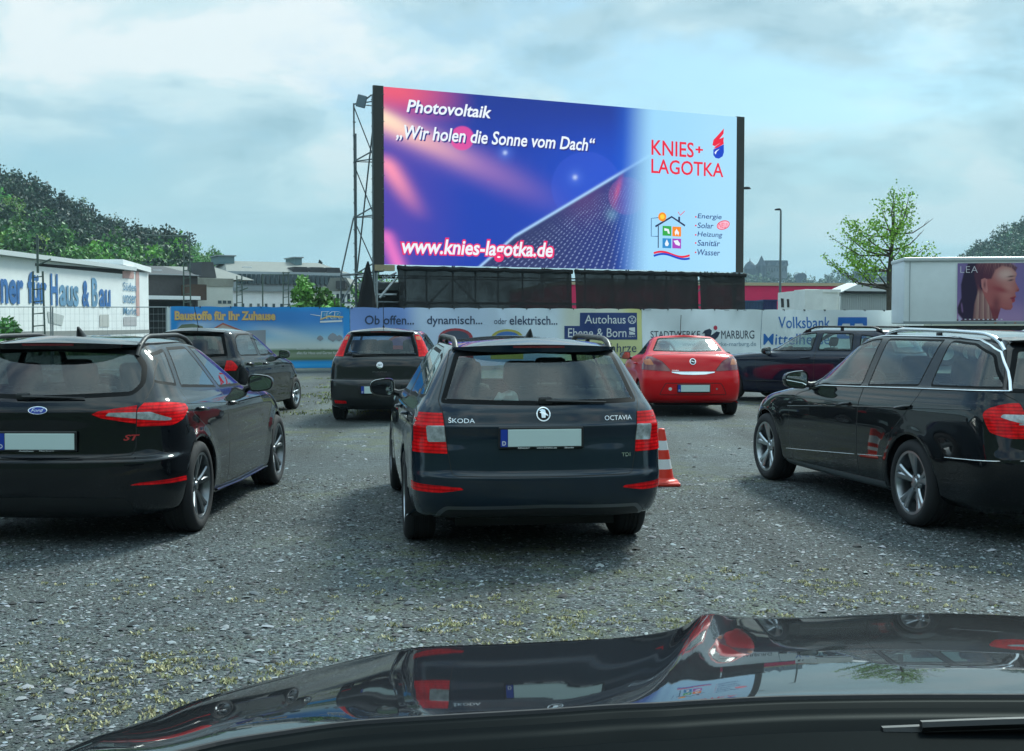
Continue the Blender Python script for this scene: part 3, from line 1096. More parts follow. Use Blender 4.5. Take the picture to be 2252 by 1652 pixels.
def dark_estate():
    """dark blue estate in the middle"""
    pt = paint_mat('midnight_blue_paint', (.002, .012, .024), dust=.03, spec=.1)
    rows = [(.27, .18, .19, -.86, 3.38, .79, .45, .6), (.30, .21, .22, -.98, 3.50, .86, .45, .7), (.42, .36, .40, -1.045, 3.58, .895, .42, .75),
            (.54, .52, .55, -1.055, 3.58, .904, .40, .8), (.585, .60, .62, -1.032, 3.57, .906, .40, .8), (.70, .68, .69, -1.015, 3.54, .907, .40, .8),
            (.80, .78, .74, -.998, 3.48, .903, .40, .8), (.868, .845, .80, -1.004, 3.42, .898, .40, .8), (.89, .87, .82, -.993, 3.38, .894, .40, .8), (.965, .94, .90, -.97, 2.9, .872, .40, .75),
            (1.01, .97, .99, -.945, 2.05, .845, .38, .6), (1.05, 1.005, 1.03, -.915, 1.95, .82, .37, .6), (1.32, 1.345, 1.36, -.73, 1.15, .645, .30, .45),
            (1.385, 1.40, 1.41, -.66, .90, .585, .28, .4)]
    head = 7.6
    rows = [r_[:5] + (r_[5] * .945,) + r_[6:] for r_ in rows]
    p = offset_pt(((886 - 1125.5) / FPX * 8.72, 8.75, 0), head, 0, -.850)
    c = Car('estate_car', 'dark blue estate car parked in the middle with its rear and blank plate towards us', 'car', rows, pt, p, head,
            (2.686, .325, .375, .853, .215, .215), sub=6, nq=18)
    fw = rpoly([(1.78, .985), (1.10, 1.335), (.60, 1.365), (.64, 1.0)], .05)
    rw = rpoly([(.56, 1.005), (.53, 1.365), (-.12, 1.345), (-.20, 1.02)], .04)
    qw = rpoly([(-.29, 1.03), (-.22, 1.34), (-.46, 1.305), (-.64, 1.07), (-.60, 1.04)], .05)
    d1 = rpoly([(2.02, .92), (1.80, 1.0), (1.10, 1.365), (.57, 1.385), (.57, .26), (1.90, .26), (2.02, .45)], .04)
    d2 = rpoly([(.57, .26), (.57, 1.385), (-.11, 1.368), (-.25, 1.03), (-.25, .86), (.10, .80), (.36, .62), (.44, .40), (.44, .26)], .04)
    c.panels([d1, d2], [(fw, M_GLASSD, M_SEAL), (rw, M_GLASSD, M_SEAL), (qw, M_GLASSD, M_SEAL)],
             dlo=rpoly([(1.83, .968), (1.13, 1.345), (.62, 1.38), (-.12, 1.362), (-.47, 1.325), (-.67, 1.075), (-.61, 1.02), (-.2, 1.0)], .04))
    lights = [c.cut(rpoly([(-1.3, .70), (-.80, .705), (-.73, .735), (-.71, .87), (-.75, .94), (-1.3, .955)], .03), 90),
              c.cut([(.615, .70), (1.0, .70), (1.0, .955), (.64, .955)], 180, (-3, -.72))]
    clear = c.cut(rpoly([(.60, .775), (.73, .77), (.74, .872), (.60, .877)], .012), 180, (-3, -.8))
    c.tailgate(rpoly([(-.02, 1.382), (.565, 1.36), (.665, 1.03), (.64, .955), (.613, .70), (.590, .575), (.565, .558), (-.02, .553)], .02),
               rpoly([(-.06, 1.368, 0), (.535, 1.345), (.652, 1.017), (-.06, 1.002, 0)], .03), glass=M_GLASS)
    refl = c.cut(rpoly([(.515, .475), (.66, .452), (.98, .447), (.98, .505), (.66, .497), (.53, .487)], .008), 180, (-3, -.6))
    diff = c.cut(rpoly([(-.02, .375), (.63, .362), (.68, .315), (.68, .10), (-.02, .10)], .02), 180)
    dl = c.cut(rpoly([(-.02, .355), (.615, .342), (.655, .30), (.655, .05), (-.02, .05)], .02), 180)
    c.windscreen([(-.06, 1.39), (.55, 1.365), (.74, 1.02), (-.06, 1.03)])
    c.claimed |= set(lights) | {clear, refl, diff, dl}
    c.finish_body()
    c.build_glazing()
    tl = c.patch('tail_light', tuple(lights), M_RED, off=.006)
    c.patch('clear_lens', clear, M_CLEAR, tl, off=.008)
    c.patch('reflector', refl, M_RED, off=.004)
    c.patch('bumper_trim', diff, M_ALUD, mode='C', off=.004)
    c.patch('diffuser', dl, M_BLACK, mode='C', off=.003)
    c.run_wheels((5, 0, .10, .075, 0))
    c.cabin(z=.36)
    g = c.gate
    emblem(c, 0, .952, .046)
    # winged arrow of the badge
    v = [(-.012, .929), (.012, .929), (.014, .947), (.030, .939), (.030, .947), (.016, .959), (.012, .979), (-.006, .985), (-.028, .977), (-.014, .969), (-.026, .963), (-.014, .957)]
    c.decal('badge_arrow', [(-y, z) for y, z in v], [tuple(range(len(v)))], M_CHROME, g, .012)
    c.text('ŠKODA', .605, .897, .165, .036, M_CHROME, parent=g, bold=.0)
    c.text('OCTAVIA', -.405, .907, .19, .030, M_CHROME, parent=g, bold=.0)
    c.text('TDI', -.515, .672, .062, .024, M_CHROME, parent=g)
    c.plate(.02, .803, frame_text=[('RENAULT', .17, .075), ('www.DNAU.de', .05, .13), ('Skoda', -.13, .06)])
    c.spoiler(1.355, .55, .10, .02, .05, fwd=.16, brake=(.17, .014))
    c.wiper(-.02, -.42, 1.035, -.012)
    c.antenna_fin(-.35)
    c.roof_rails((-.56, 1.0), .525, M_BLACK, .040, .019, feet=False)
    c.mirrors(1.62, 1.0, .80, .21, .15)
    c.handle(0, .78, .90); c.handle(1, -.02, .90)
    b = MB()
    g_ = np.random.default_rng(5)
    b.rbox((-.50, .18, 1.02), (.14, .13, .10), .045, 4)
    b.v = [(x + .018 * math.sin(z * 70 + y * 40), y + .018 * math.sin(x * 60 + z * 30), z + .014 * math.sin(x * 80 + y * 50)) for x, y, z in b.v]
    o = auto_smooth(b.build('crumpled_tissues', M_WHITE), 60)
    o.matrix_world = c.root.matrix_basis
    tag(o, 'crumpled white tissues lying behind the rear window of the dark blue estate', 'tissues')
    return c


def black_estate():
    """black estate with chrome trim on the right"""
    pt = paint_mat('black_paint', (.004, .005, .007), dust=.03)
    rows = [(.22, .20, .20, -1.02, 3.45, .80, .45, .6), (.30, .24, .25, -1.14, 3.60, .875, .45, .7), (.45, .42, .42, -1.19, 3.68, .915, .42, .75),
            (.58, .56, .56, -1.20, 3.69, .926, .40, .8), (.68, .68, .66, -1.175, 3.66, .927, .40, .8), (.80, .79, .74, -1.15, 3.58, .922, .40, .8),
            (.90, .87, .82, -1.13, 3.40, .914, .40, .8), (.965, .915, .88, -1.11, 3.1, .902, .40, .8), (1.01, .955, .945, -1.09, 2.7, .885, .40, .75),
            (1.075, 1.02, 1.00, -1.06, 2.28, .862, .38, .6), (1.10, 1.045, 1.03, -1.04, 2.18, .845, .38, .6), (1.36, 1.405, 1.395, -.87, 1.40, .675, .32, .32),
            (1.42, 1.452, 1.445, -.80, 1.14, .61, .30, .30)]
    head = 10.4
    p = offset_pt((3.02, 9.30, 0), head, 0, -.905)
    c = Car('estate_car', 'black estate car at the right with chrome window trim and chrome roof rails', 'car', rows, pt, p, head,
            (2.874, .33, .385, .915, .235, .238), sub=6, crown=.04, ns=46, pf=2.0)
    bel = lambda x: 0.985 + (1.80 - x) * .041 if x > .97 else (1.02 + (.97 - x) * .034)
    fw = rpoly([(1.80, .975), (1.62, 1.16), (1.34, 1.345), (1.05, 1.408), (.92, 1.414), (.92, 1.02)], .03)
    rw = rpoly([(.82, 1.025), (.82, 1.414), (-.01, 1.414), (.02, 1.06)], .03)
    qw = rpoly([(-.14, 1.065), (-.11, 1.411), (-.45, 1.392), (-.72, 1.32), (-.82, 1.20), (-.93, 1.10), (-.92, 1.085)], .04)
    d1 = rpoly([(2.30, .50), (2.28, .76), (2.12, .90), (1.86, .945), (1.62, 1.19), (1.34, 1.372), (1.05, 1.43), (.865, 1.436), (.865, .25), (2.24, .25)], .04)
    d2 = rpoly([(.865, .25), (.865, 1.436), (-.06, 1.436), (-.08, 1.06), (.03, .90), (.32, .66), (.43, .42), (.43, .25)], .05)
    c.panels([d1, d2], [(fw, M_GLASS, M_SEAL), (rw, M_GLASS, M_SEAL), (qw, M_GLASS, M_SEAL)], seal=.016,
             dlo=rpoly([(1.86, .962), (1.64, 1.18), (1.35, 1.36), (1.05, 1.424), (-.1, 1.428), (-.46, 1.407), (-.735, 1.33), (-.85, 1.205), (-.975, 1.09), (-.95, 1.072), (0, 1.04), (.97, 1.008)], .03))
    lights = [c.cut(rpoly([(-1.5, .755), (-1.04, .755), (-.95, .79), (-.885, .91), (-.90, .945), (-.98, .99), (-1.5, .99)], .02), 90),
              c.cut([(.50, .755), (1.0, .755), (1.0, .99), (.52, .99)], 180, (-3, -1.03))]
    clear = [c.cut(rpoly([(-1.5, .845), (-1.06, .855), (-.98, .895), (-.985, .915), (-1.5, .905)], .01), 90),
             c.cut([(.55, .845), (1.0, .845), (1.0, .905), (.55, .905)], 180, (-3, -1.06))]
    c.tailgate(rpoly([(-.02, 1.42), (.58, 1.395), (.74, 1.05), (.66, 1.0), (.60, .74), (.58, .58), (-.02, .57)], .03),
               rpoly([(-.06, 1.395, 0), (.56, 1.365), (.715, 1.06), (-.06, 1.05, 0)], .03), glass=M_GLASSD, xlim=(-3, 0))
    c.windscreen([(-.06, 1.43), (.56, 1.405), (.76, 1.04), (-.06, 1.05)])
    c.claimed |= set(lights) | set(clear)
    hl = [c.cut(rpoly([(3.05, .66), (3.30, .60), (3.9, .58), (3.9, .76), (3.20, .80)], .03), 90, (2.9, 4)),
          c.cut([(.45, .58), (1.0, .58), (1.0, .77), (.45, .74)], 0, (3.2, 4))]
    c.claimed |= set(hl)
    sill = c.cut(rpoly([(2.42, .20), (2.42, .255), (.42, .285), (.42, .22)], .01), 90)
    c.claimed.add(sill)
    c.finish_body()
    c.build_glazing()
    tl = c.patch('tail_light', tuple(lights), M_RED, off=.006)
    c.patch('clear_lens', tuple(clear), M_CLEAR, tl, off=.008)
    c.patch('headlight', tuple(hl), M_CLEAR, off=.005)
    c.patch('sill_sky_sheen', sill, mat('sill_sheen_paint', (.16, .18, .19), .3, .5), off=.006)  # paler sill colour stands in for paint reflecting the sky
    c.run_wheels((5, .17, .058, .036, .0))
    c.cabin(z=.36, belt=.98)
    c.strip('window_chrome', [(1.92, .948), (1.65, .99), (.97, 1.012), (.0, 1.045), (-.95, 1.073)], .012, M_CHROME, flat=.5)
    c.strip('window_chrome', [(-.95, 1.073), (-.855, 1.205), (-.74, 1.335), (-.62, 1.382), (-.45, 1.418), (-.1, 1.438), (.9, 1.438), (1.05, 1.430), (1.36, 1.37), (1.64, 1.19), (1.92, .95)], .010, M_CHROME, flat=.5)
    for sg in (1,):
        c.strip('side_strip', [(2.36, .36), (.90, .455)], .007, M_CHROME); c.strip('side_strip', [(.84, .46), (.40, .49)], .007, M_CHROME)
        c.strip('bumper_strip', [(-.50, .575), (-1.0, .60), (-1.12, .61)], .008, M_CHROME)
    c.plate(.0, .86)
    c.text('E', .5, .93, .02, .03, M_CHROME, parent=c.gate)
    c.spoiler(1.395, .56, .10, .02, .035, fwd=.14, brake=(.2, .015))
    c.wiper(0, -.4, 1.09, -.01)
    c.roof_rails((-.74, 1.0), .60, M_CHROME, .040, .0155)
    c.mirrors(1.86, 1.03, .86, .23, .16)
    c.handle(0, 1.13, .855, .22, dz=.03, m=pt); c.handle(1, .13, .895, .22, dz=.03, m=pt)
    # crease along the doors
    c.strip('shoulder_crease', [(2.32, .765), (1.45, .82), (.3, .885), (-.78, .935)], .006, pt, flat=.8, out=-.001)
    return c



def sport_hatch():
    """black hot hatch at the left"""
    pt = paint_mat('gloss_black_paint', (.003, .004, .006), dust=.03)
    rows = [(.20, .18, .18, -.66, 3.30, .80, .45, .6), (.26, .21, .22, -.78, 3.42, .87, .45, .7), (.38, .36, .40, -.825, 3.50, .905, .45, .75),
            (.50, .52, .55, -.83, 3.51, .915, .42, .8), (.597, .60, .62, -.824, 3.50, .913, .40, .8), (.632, .66, .66, -.780, 3.47, .91, .42, .8),
            (.78, .79, .76, -.765, 3.38, .908, .46, .8), (.92, .88, .84, -.76, 3.2, .90, .48, .8), (.985, .945, .92, -.735, 2.75, .875, .48, .75),
            (1.02, .99, 1.0, -.71, 2.1, .845, .46, .6), (1.05, 1.02, 1.04, -.685, 2.0, .825, .44, .6), (1.34, 1.35, 1.36, -.46, 1.15, .64, .36, .45),
            (1.395, 1.40, 1.41, -.38, .90, .57, .34, .4)]
    c = Car('hatchback_car', 'glossy black sporty hatchback at the left with red rear lettering and a shark fin', 'car', rows, pt, (-3.20, 9.1, 0), -1.2,
            (2.70, .335, .385, .912, .235, .245), sub=6, crown=.045, tr=.05, flare=.02)
    fw = rpoly([(1.78, 1.0), (1.12, 1.325), (.70, 1.36), (.62, 1.36), (.84, 1.02)], .03)
    rw = rpoly([(.76, 1.025), (.54, 1.36), (.10, 1.358), (-.10, 1.07)], .03)
    qw = rpoly([(-.17, 1.08), (.02, 1.352), (-.25, 1.325), (-.50, 1.265), (-.58, 1.22), (-.42, 1.11)], .04)
    d1 = rpoly([(2.02, .90), (1.82, .98), (1.14, 1.345), (.62, 1.378), (.80, 1.0), (.80, .26), (1.92, .26), (2.02, .45)], .04)
    d2 = rpoly([(.80, .26), (.80, 1.0), (.62, 1.378), (.03, 1.372), (-.16, 1.06), (-.12, .88), (.22, .74), (.42, .55), (.46, .26)], .04)
    c.panels([d1, d2], [(fw, M_GLASSD, M_SEAL), (rw, M_GLASSD, M_SEAL), (qw, M_GLASSD, M_SEAL)],
             dlo=rpoly([(1.84, .985), (1.14, 1.34), (.66, 1.375), (.05, 1.37), (-.26, 1.342), (-.52, 1.28), (-.62, 1.215), (-.43, 1.085), (.3, 1.02)], .04))
    lights = [c.cut(rpoly([(-1.3, .84), (-.50, .825), (-.36, .86), (-.23, .925), (-.26, .96), (-.50, .985), (-1.3, .985)], .02), 90),
              c.cut(rpoly([(.36, .915), (.42, .89), (.66, .845), (1.0, .84), (1.0, .985), (.66, .975), (.40, .935)], .012), 180, (-3, -.52))]
    clear = [c.cut(rpoly([(.45, .905), (.68, .875), (.80, .86), (.83, .86), (.83, .875), (.72, .925), (.47, .925)], .01), 180, (-3, -.5))]
    refl = c.cut(rpoly([(.62, .435), (.98, .425), (.98, .455), (.88, .46), (.68, .45)], .008), 180, (-3, -.4))
    gatep = [(-.02, 1.40), (.56, 1.375), (.665, 1.27), (.70, 1.10), (.675, .98), (.645, .95), (.645, .68), (.62, .63), (-.02, .60)]
    c.tailgate(rpoly(gatep, .02), rpoly([(-.06, 1.372, 0), (.545, 1.345), (.63, 1.24), (.655, 1.11), (.60, 1.035), (-.06, 1.01, 0)], .04), glass=M_GLASSD)
    tl_in = c.cut(rpoly([(.36, .915), (.42, .89), (.639, .848), (.639, .97), (.40, .935)], .006), 180, (-3, -.52))
    cl_in = c.cut(rpoly([(.45, .905), (.639, .882), (.639, .925), (.47, .925)], .006), 180, (-3, -.5))
    diff = c.cut(rpoly([(-.02, .36), (.58, .345), (.62, .30), (.62, .10), (-.02, .10)], .02), 180)
    c.windscreen([(-.06, 1.39), (.55, 1.365), (.72, 1.03), (-.06, 1.04)])
    c.claimed |= set(lights) | set(clear) | {refl, diff, tl_in, cl_in}
    c.finish_body()
    c.build_glazing()
    tl = c.patch('tail_light', tuple(lights), M_RED, off=.006)
    c.patch('clear_lens', tuple(clear), M_CLEAR, tl, off=.008)
    tl = c.patch('tailgate_light', tl_in, M_RED, off=.006)
    c.patch('clear_lens', cl_in, M_CLEAR, tl, off=.008)
    c.patch('reflector', refl, M_RED, off=.004)
    c.patch('diffuser', diff, M_BLACK, mode='C', off=.004)
    c.run_wheels((5, .20, .045, .035, .0), M_ALUD)
    c.cabin(z=.34, belt=.95)
    g = c.gate
    # oval badge
    n = 28
    for k, (rw_, rh, m, nm, of) in enumerate(((.066, .027, M_CHROME, 'emblem', .010), (.059, .022, M_PBLUE, 'emblem_field', .013))):
        v = [(rw_ * math.cos(2 * math.pi * i / n), .945 + rh * math.sin(2 * math.pi * i / n)) for i in range(n)]
        e = c.decal(nm, v, [tuple(range(n))], m, g if k == 0 else e, of)
    c.text('Ford', .042, .934, .084, .024, M_CHROME, parent=e, off=.016, shear=.35, bold=0.0)
    st = mat('red_letter', (.42, .03, .03), .3)
    c.text('ST', -.565, .735, .10, .040, st, parent=g, shear=.3, bold=.03)
    c.plate(.0, .735, frame_text=[('Autohaus', .12, .10), ('Marburg', -.02, .10)], d=True)
    c.spoiler(1.372, .56, .16, .01, .045, fwd=.12, brake=(.18, .014))
    c.wiper(.12, -.30, 1.035, -.008)
    c.antenna_fin(.05, h=.075)
    c.roof_rails((-.36, 1.05), .55, M_BLACK, .045, .018, mid=False)
    c.mirrors(1.62, 1.02, .82, .22, .15)
    c.handle(0, .98, .89); c.handle(1, .10, .90)
    c.strip('sill_blade', [(.45, .245), (1.2, .225), (2.25, .225)], .016, pt, out=.012)
    b = MB()
    for y in (.52,): b.lathe([(.04, -.80), (.045, -.795), (.045, -.70), (.04, -.79)], 16, 'x', c=(0, y, .27))
    b.build('exhaust_tip', M_CHROME, c.root)
    return c


def grey_hatch():
    """dark grey small hatchback with tall lights"""
    pt = paint_mat('dark_grey_paint', (.012, .014, .016), dust=.06, spec=.1)
    rows = [(.20, .18, .18, -.60, 2.95, .76, .40, .6), (.27, .22, .22, -.70, 3.07, .82, .40, .7), (.40, .38, .42, -.745, 3.13, .842, .38, .75),
            (.55, .54, .56, -.75, 3.13, .845, .36, .8), (.64, .64, .64, -.73, 3.10, .845, .34, .8), (.68, .70, .70, -.70, 3.05, .843, .34, .8),
            (.85, .84, .80, -.69, 2.95, .835, .34, .8), (.98, .95, .92, -.66, 2.6, .815, .34, .75),
            (1.03, 1.0, 1.03, -.63, 2.0, .79, .34, .6), (1.06, 1.03, 1.06, -.61, 1.9, .77, .33, .6), (1.40, 1.38, 1.38, -.45, 1.05, .60, .28, .45),
            (1.43, 1.425, 1.425, -.40, .80, .55, .26, .4)]
    c = Car('hatchback_car', 'dark grey small hatchback with tall red lights beside its rear window', 'car', rows, pt, (-2.05, 19.95, 0), -1.5,
            (2.51, .30, .35, .83, .19, .20), sub=5, crown=.05, ns=30)
    fw = rpoly([(1.70, 1.04), (1.0, 1.36), (.42, 1.385), (.50, 1.05)], .03)
    rw = rpoly([(.40, 1.055), (.34, 1.385), (-.10, 1.37), (-.36, 1.12), (-.32, 1.09)], .03)
    d1 = rpoly([(1.92, .95), (1.72, 1.02), (1.02, 1.38), (.36, 1.40), (.42, .28), (1.85, .28)], .04)
    c.panels([d1], [(fw, M_GLASS, M_SEAL), (rw, M_GLASS, M_SEAL)])
    lights = [c.cut(rpoly([(-.9, 1.04), (-.52, 1.03), (-.44, 1.10), (-.27, 1.32), (-.31, 1.37), (-.9, 1.37)], .02), 90),
              c.cut(rpoly([(.60, 1.035), (1.0, 1.03), (1.0, 1.37), (.52, 1.37)], .015), 180, (-3, -.30))]
    amber = [c.cut(rpoly([(.545, 1.29), (1.0, 1.29), (1.0, 1.345), (.53, 1.345)], .01), 180, (-3, -.34))]
    refl = c.cut(rpoly([(.52, .30), (.72, .295), (.74, .345), (.54, .34)], .015), 180)
    c.tailgate(rpoly([(-.02, 1.43), (.50, 1.405), (.565, 1.20), (.60, 1.02), (.665, .86), (.61, .72), (.52, .675), (-.02, .665)], .03),
               rpoly([(-.06, 1.405, 0), (.485, 1.385), (.55, 1.19), (.59, 1.035), (-.06, 1.03, 0)], .02), glass=M_GLASS, seal=.045)
    rec = c.cut(rpoly([(-.02, .615), (.34, .61), (.31, .43), (-.02, .425)], .02), 180)
    c.windscreen([(-.06, 1.41), (.52, 1.385), (.70, 1.06), (-.06, 1.07)])
    c.claimed |= set(lights) | set(amber) | {refl, rec}
    c.finish_body()
    c.build_glazing()
    tl = c.patch('tail_light', tuple(lights), M_RED, off=.006)
    c.patch('amber_lens', tuple(amber), M_AMBER, tl, off=.008)
    c.patch('reflector', refl, M_RED, off=.004)
    c.patch('plate_recess', rec, M_BLACK, mode='C', off=.002)
    c.run_wheels((5, 0, .08, .06, 0))
    c.cabin(z=.38, belt=.98, xs=(1.25, .35))
    g = c.gate
    v, f = c.disc(0, .90, .052, 24)
    e = c.decal('emblem', v, f, M_CHROME, g, .010)
    c.text('FIAT', .030, .888, .060, .026, M_SEAM, parent=e, off=.013)
    c.text('PUNTO', .11, .785, .22, .020, M_ALUD, parent=g, bold=0)
    c.plate(.02, .515, frame_text=None)
    c.spoiler(1.405, .50, .09, .01, .035, fwd=.10, brake=(.16, .015))
    c.wiper(.40, .05, 1.055, .0)
    c.whip(-.22, 0.0, .42, .05)
    c.mirrors(1.50, 1.03, .78, .20, .15, sides=(1, -1))
    c.handle(0, .55, .93)
    return c


def small_hatch():
    """small black hatchback seen from its rear right corner"""
    pt = paint_mat('dark_black_paint', (.005, .006, .008), dust=.03)
    rows = [(.20, .18, .18, -.48, 2.88, .75, .40, .6), (.27, .22, .22, -.57, 2.98, .80, .40, .7), (.42, .40, .42, -.60, 3.04, .822, .38, .75),
            (.56, .56, .58, -.60, 3.04, .825, .36, .8), (.68, .68, .68, -.58, 3.0, .825, .34, .8),
            (.85, .83, .80, -.56, 2.88, .818, .34, .8), (.95, .925, .92, -.54, 2.5, .80, .34, .75),
            (1.0, .985, 1.02, -.51, 1.98, .775, .34, .6), (1.03, 1.01, 1.05, -.50, 1.90, .76, .33, .6), (1.39, 1.385, 1.38, -.40, 1.0, .61, .28, .45),
            (1.43, 1.43, 1.43, -.36, .75, .55, .26, .4)]
    head = -8.0
    p = offset_pt((-3.93, 22.4, 0), head, -2.42, .80)
    c = Car('hatchback_car', 'small black hatchback with a whip antenna between the left hatchback and the blue banner', 'car', rows, pt, p, head,
            (2.42, .295, .345, .81, .185, .20), sub=5, crown=.05, ns=30)
    fw = rpoly([(1.66, 1.03), (.98, 1.36), (.62, 1.385), (.66, 1.02)], .03)
    rw = rpoly([(.56, 1.02), (.52, 1.385), (.0, 1.38), (-.18, 1.32), (-.27, 1.12), (-.22, 1.03)], .05)
    d1 = rpoly([(1.88, .95), (1.68, 1.01), (1.0, 1.38), (.60, 1.40), (.62, .28), (1.80, .28)], .04)
    d2 = rpoly([(.62, .28), (.60, 1.40), (-.02, 1.395), (-.26, 1.30), (-.20, .80), (.25, .62), (.38, .28)], .04)
    c.panels([d1, d2], [(fw, M_GLASS, M_SEAL), (rw, M_GLASSD, M_SEAL)])
    lights = [c.cut(rpoly([(-.9, .80), (-.42, .80), (-.38, .86), (-.42, .96), (-.9, .96)], .02), 90),
              c.cut(rpoly([(.58, .80), (1.0, .80), (1.0, .96), (.60, .96)], .015), 180, (-3, -.42))]
    c.tailgate(rpoly([(-.02, 1.43), (.50, 1.405), (.60, 1.02), (.57, .80), (.52, .62), (-.02, .61)], .03),
               rpoly([(-.06, 1.405, 0), (.50, 1.385), (.60, 1.03), (-.06, 1.0, 0)], .05), glass=M_GLASSD, seal=.045)
    c.windscreen([(-.06, 1.41), (.52, 1.385), (.70, 1.06), (-.06, 1.07)])
    c.claimed |= set(lights)
    c.finish_body()
    c.build_glazing()
    c.patch('tail_light', tuple(lights), M_RED, off=.006)
    c.run_wheels((7, .0, .05, .045, 0))
    c.cabin(z=.38, belt=.96, xs=(1.2, .35))
    c.plate(0, .52)
    c.spoiler(1.405, .50, .10, .01, .035, fwd=.10)
    c.wiper(.0, -.35, 1.03, .0)
    c.whip(-.15, .0, .40, .45)
    c.mirrors(1.45, 1.02, .76, .19, .15)
    c.handle(0, .78, .88); c.handle(1, .05, .90)
    return c


def red_coupe():
    """red folding-roof coupe"""
    pt = paint_mat('bright_red_paint', (.66, .004, .009), rough=.35, dust=.02, spec=.1, coat=.5)
    rows = [(.24, .18, .18, -.58, 2.90, .74, .40, .6), (.29, .22, .22, -.68, 3.03, .80, .40, .7), (.40, .38, .42, -.725, 3.10, .832, .38, .75),
            (.55, .52, .54, -.735, 3.11, .842, .36, .8), (.64, .62, .62, -.725, 3.08, .842, .36, .8), (.72, .71, .68, -.70, 3.0, .84, .38, .8),
            (.76, .76, .72, -.685, 2.95, .838, .40, .8), (.88, .85, .80, -.64, 2.85, .825, .42, .8), (.99, .92, .89, -.57, 2.5, .80, .42, .75),
            (1.04, .96, .96, -.48, 1.9, .765, .36, .6), (1.06, .98, .98, -.38, 1.80, .735, .33, .6), (1.08, 1.01, 1.01, -.24, 1.70, .70, .30, .6), (1.29, 1.27, 1.28, .20, .98, .55, .24, .4),
            (1.325, 1.32, 1.325, .30, .80, .49, .22, .35)]
    c = Car('coupe_car', 'bright red coupe with a closed folding roof and a blank plate', 'car', rows, pt, (2.98, 21.0, 0), 1.0,
            (2.49, .30, .35, .825, .195, .205), sub=5, crown=.03, ns=30, xm=1.1)
    fw = rpoly([(1.52, .985), (.90, 1.255), (.52, 1.28), (.28, 1.02)], .03)
    d1 = rpoly([(1.80, .88), (1.60, .95), (.92, 1.285), (.50, 1.30), (.22, 1.0), (.25, .70), (.42, .28), (1.72, .28)], .04)
    c.panels([d1], [(fw, M_GLASSD, M_SEAL)])
    lights = [c.cut(rpoly([(-.9, .775), (-.34, .80), (-.30, .86), (-.38, .96), (-.9, 1.0)], .03), 90),
              c.cut(rpoly([(.37, .765), (.60, .775), (.90, .79), (.90, .90), (.76, 1.0), (.64, 1.0), (.51, .93)], .02), 180, (-3, -.32))]
    amber = [c.cut(rpoly([(.63, .865), (.76, .865), (.78, .94), (.68, .965)], .02), 180, (-3, -.32))]
    chrome = c.cut(rpoly([(-.02, .705), (.20, .712), (.35, .74), (.36, .755), (-.02, .757)], .008), 180)
    rec = c.cut(rpoly([(-.02, .575), (.46, .575), (.52, .47), (.56, .37), (-.02, .37)], .03), 180)
    rec2 = c.cut(inset(rpoly([(-.10, .575), (.46, .575), (.52, .47), (.56, .37), (-.10, .37)], .03), .012), 180)
    gate = rpoly([(-.02, 1.062), (.62, 1.03), (.66, 1.0), (.50, .92), (.36, .76), (-.02, .758)], .02)
    c.tailgate(gate, rpoly([(-.06, 1.325, 0), (.46, 1.305), (.60, 1.085), (-.06, 1.07, 0)], .04), glass=M_GLASS, xlim=(-3, .55), seal=.02)
    c.windscreen([(-.06, 1.31), (.48, 1.29), (.64, 1.02), (-.06, 1.03)])
    c.claimed |= set(lights) | set(amber) | {chrome, rec, rec2}
    c.seamtags.add(rec); c.claimed.discard(rec)
    c.finish_body()
    c.build_glazing()
    tl = c.patch('tail_light', tuple(lights), M_REDD, off=.006)
    c.patch('amber_lens', tuple(amber), M_AMBER, tl, off=.008)
    c.patch('chrome_strip', chrome, M_CHROME, mode='C', off=.008)
    c.patch('plate_recess', rec2, pt, mode='C')
    c.run_wheels((5, 0, .09, .06, 0))
    c.cabin(z=.30, belt=.90, xs=(1.0,), yb=.34, shelf=False)
    b = MB()
    for sg in (1, -1):
        q = [(.35, sg * (.36 + .22 * math.cos(t)), .95 + .29 * math.sin(t) ** .7) for t in np.linspace(0.02, math.pi - .02, 14)]
        b.tube(q, .022, 8)
    auto_smooth(b.build('roll_hoop', M_ALU, c.root), 60)
    emblem(c, 0, .925, .052, .2)
    c.decal('badge_bolt', [(.06, .93), (.01, .936), (.01, .925), (-.06, .92), (-.01, .914), (-.01, .925)], [(0, 1, 2, 3, 4, 5)], M_CHROME, c.gate, .014)
    c.text('TIGRA', .355, .772, .12, .014, M_CHROME, parent=c.gate)
    c.plate(0, .485)
    for y, r_ in ((.385, .028), (-.385, .016)):
        v, f = c.disc(y, .475, r_, 14)
        c.decal('parking_sensor' if r_ < .02 else 'reversing_lamp', v, f, M_WHITE if r_ > .02 else M_ALU, None, .006)
    c.whip(.75, .0, .35, .25)
    c.mirrors(1.32, .98, .76, .20, .14, m=M_BLACK)
    c.handle(0, .42, .86)
    return c


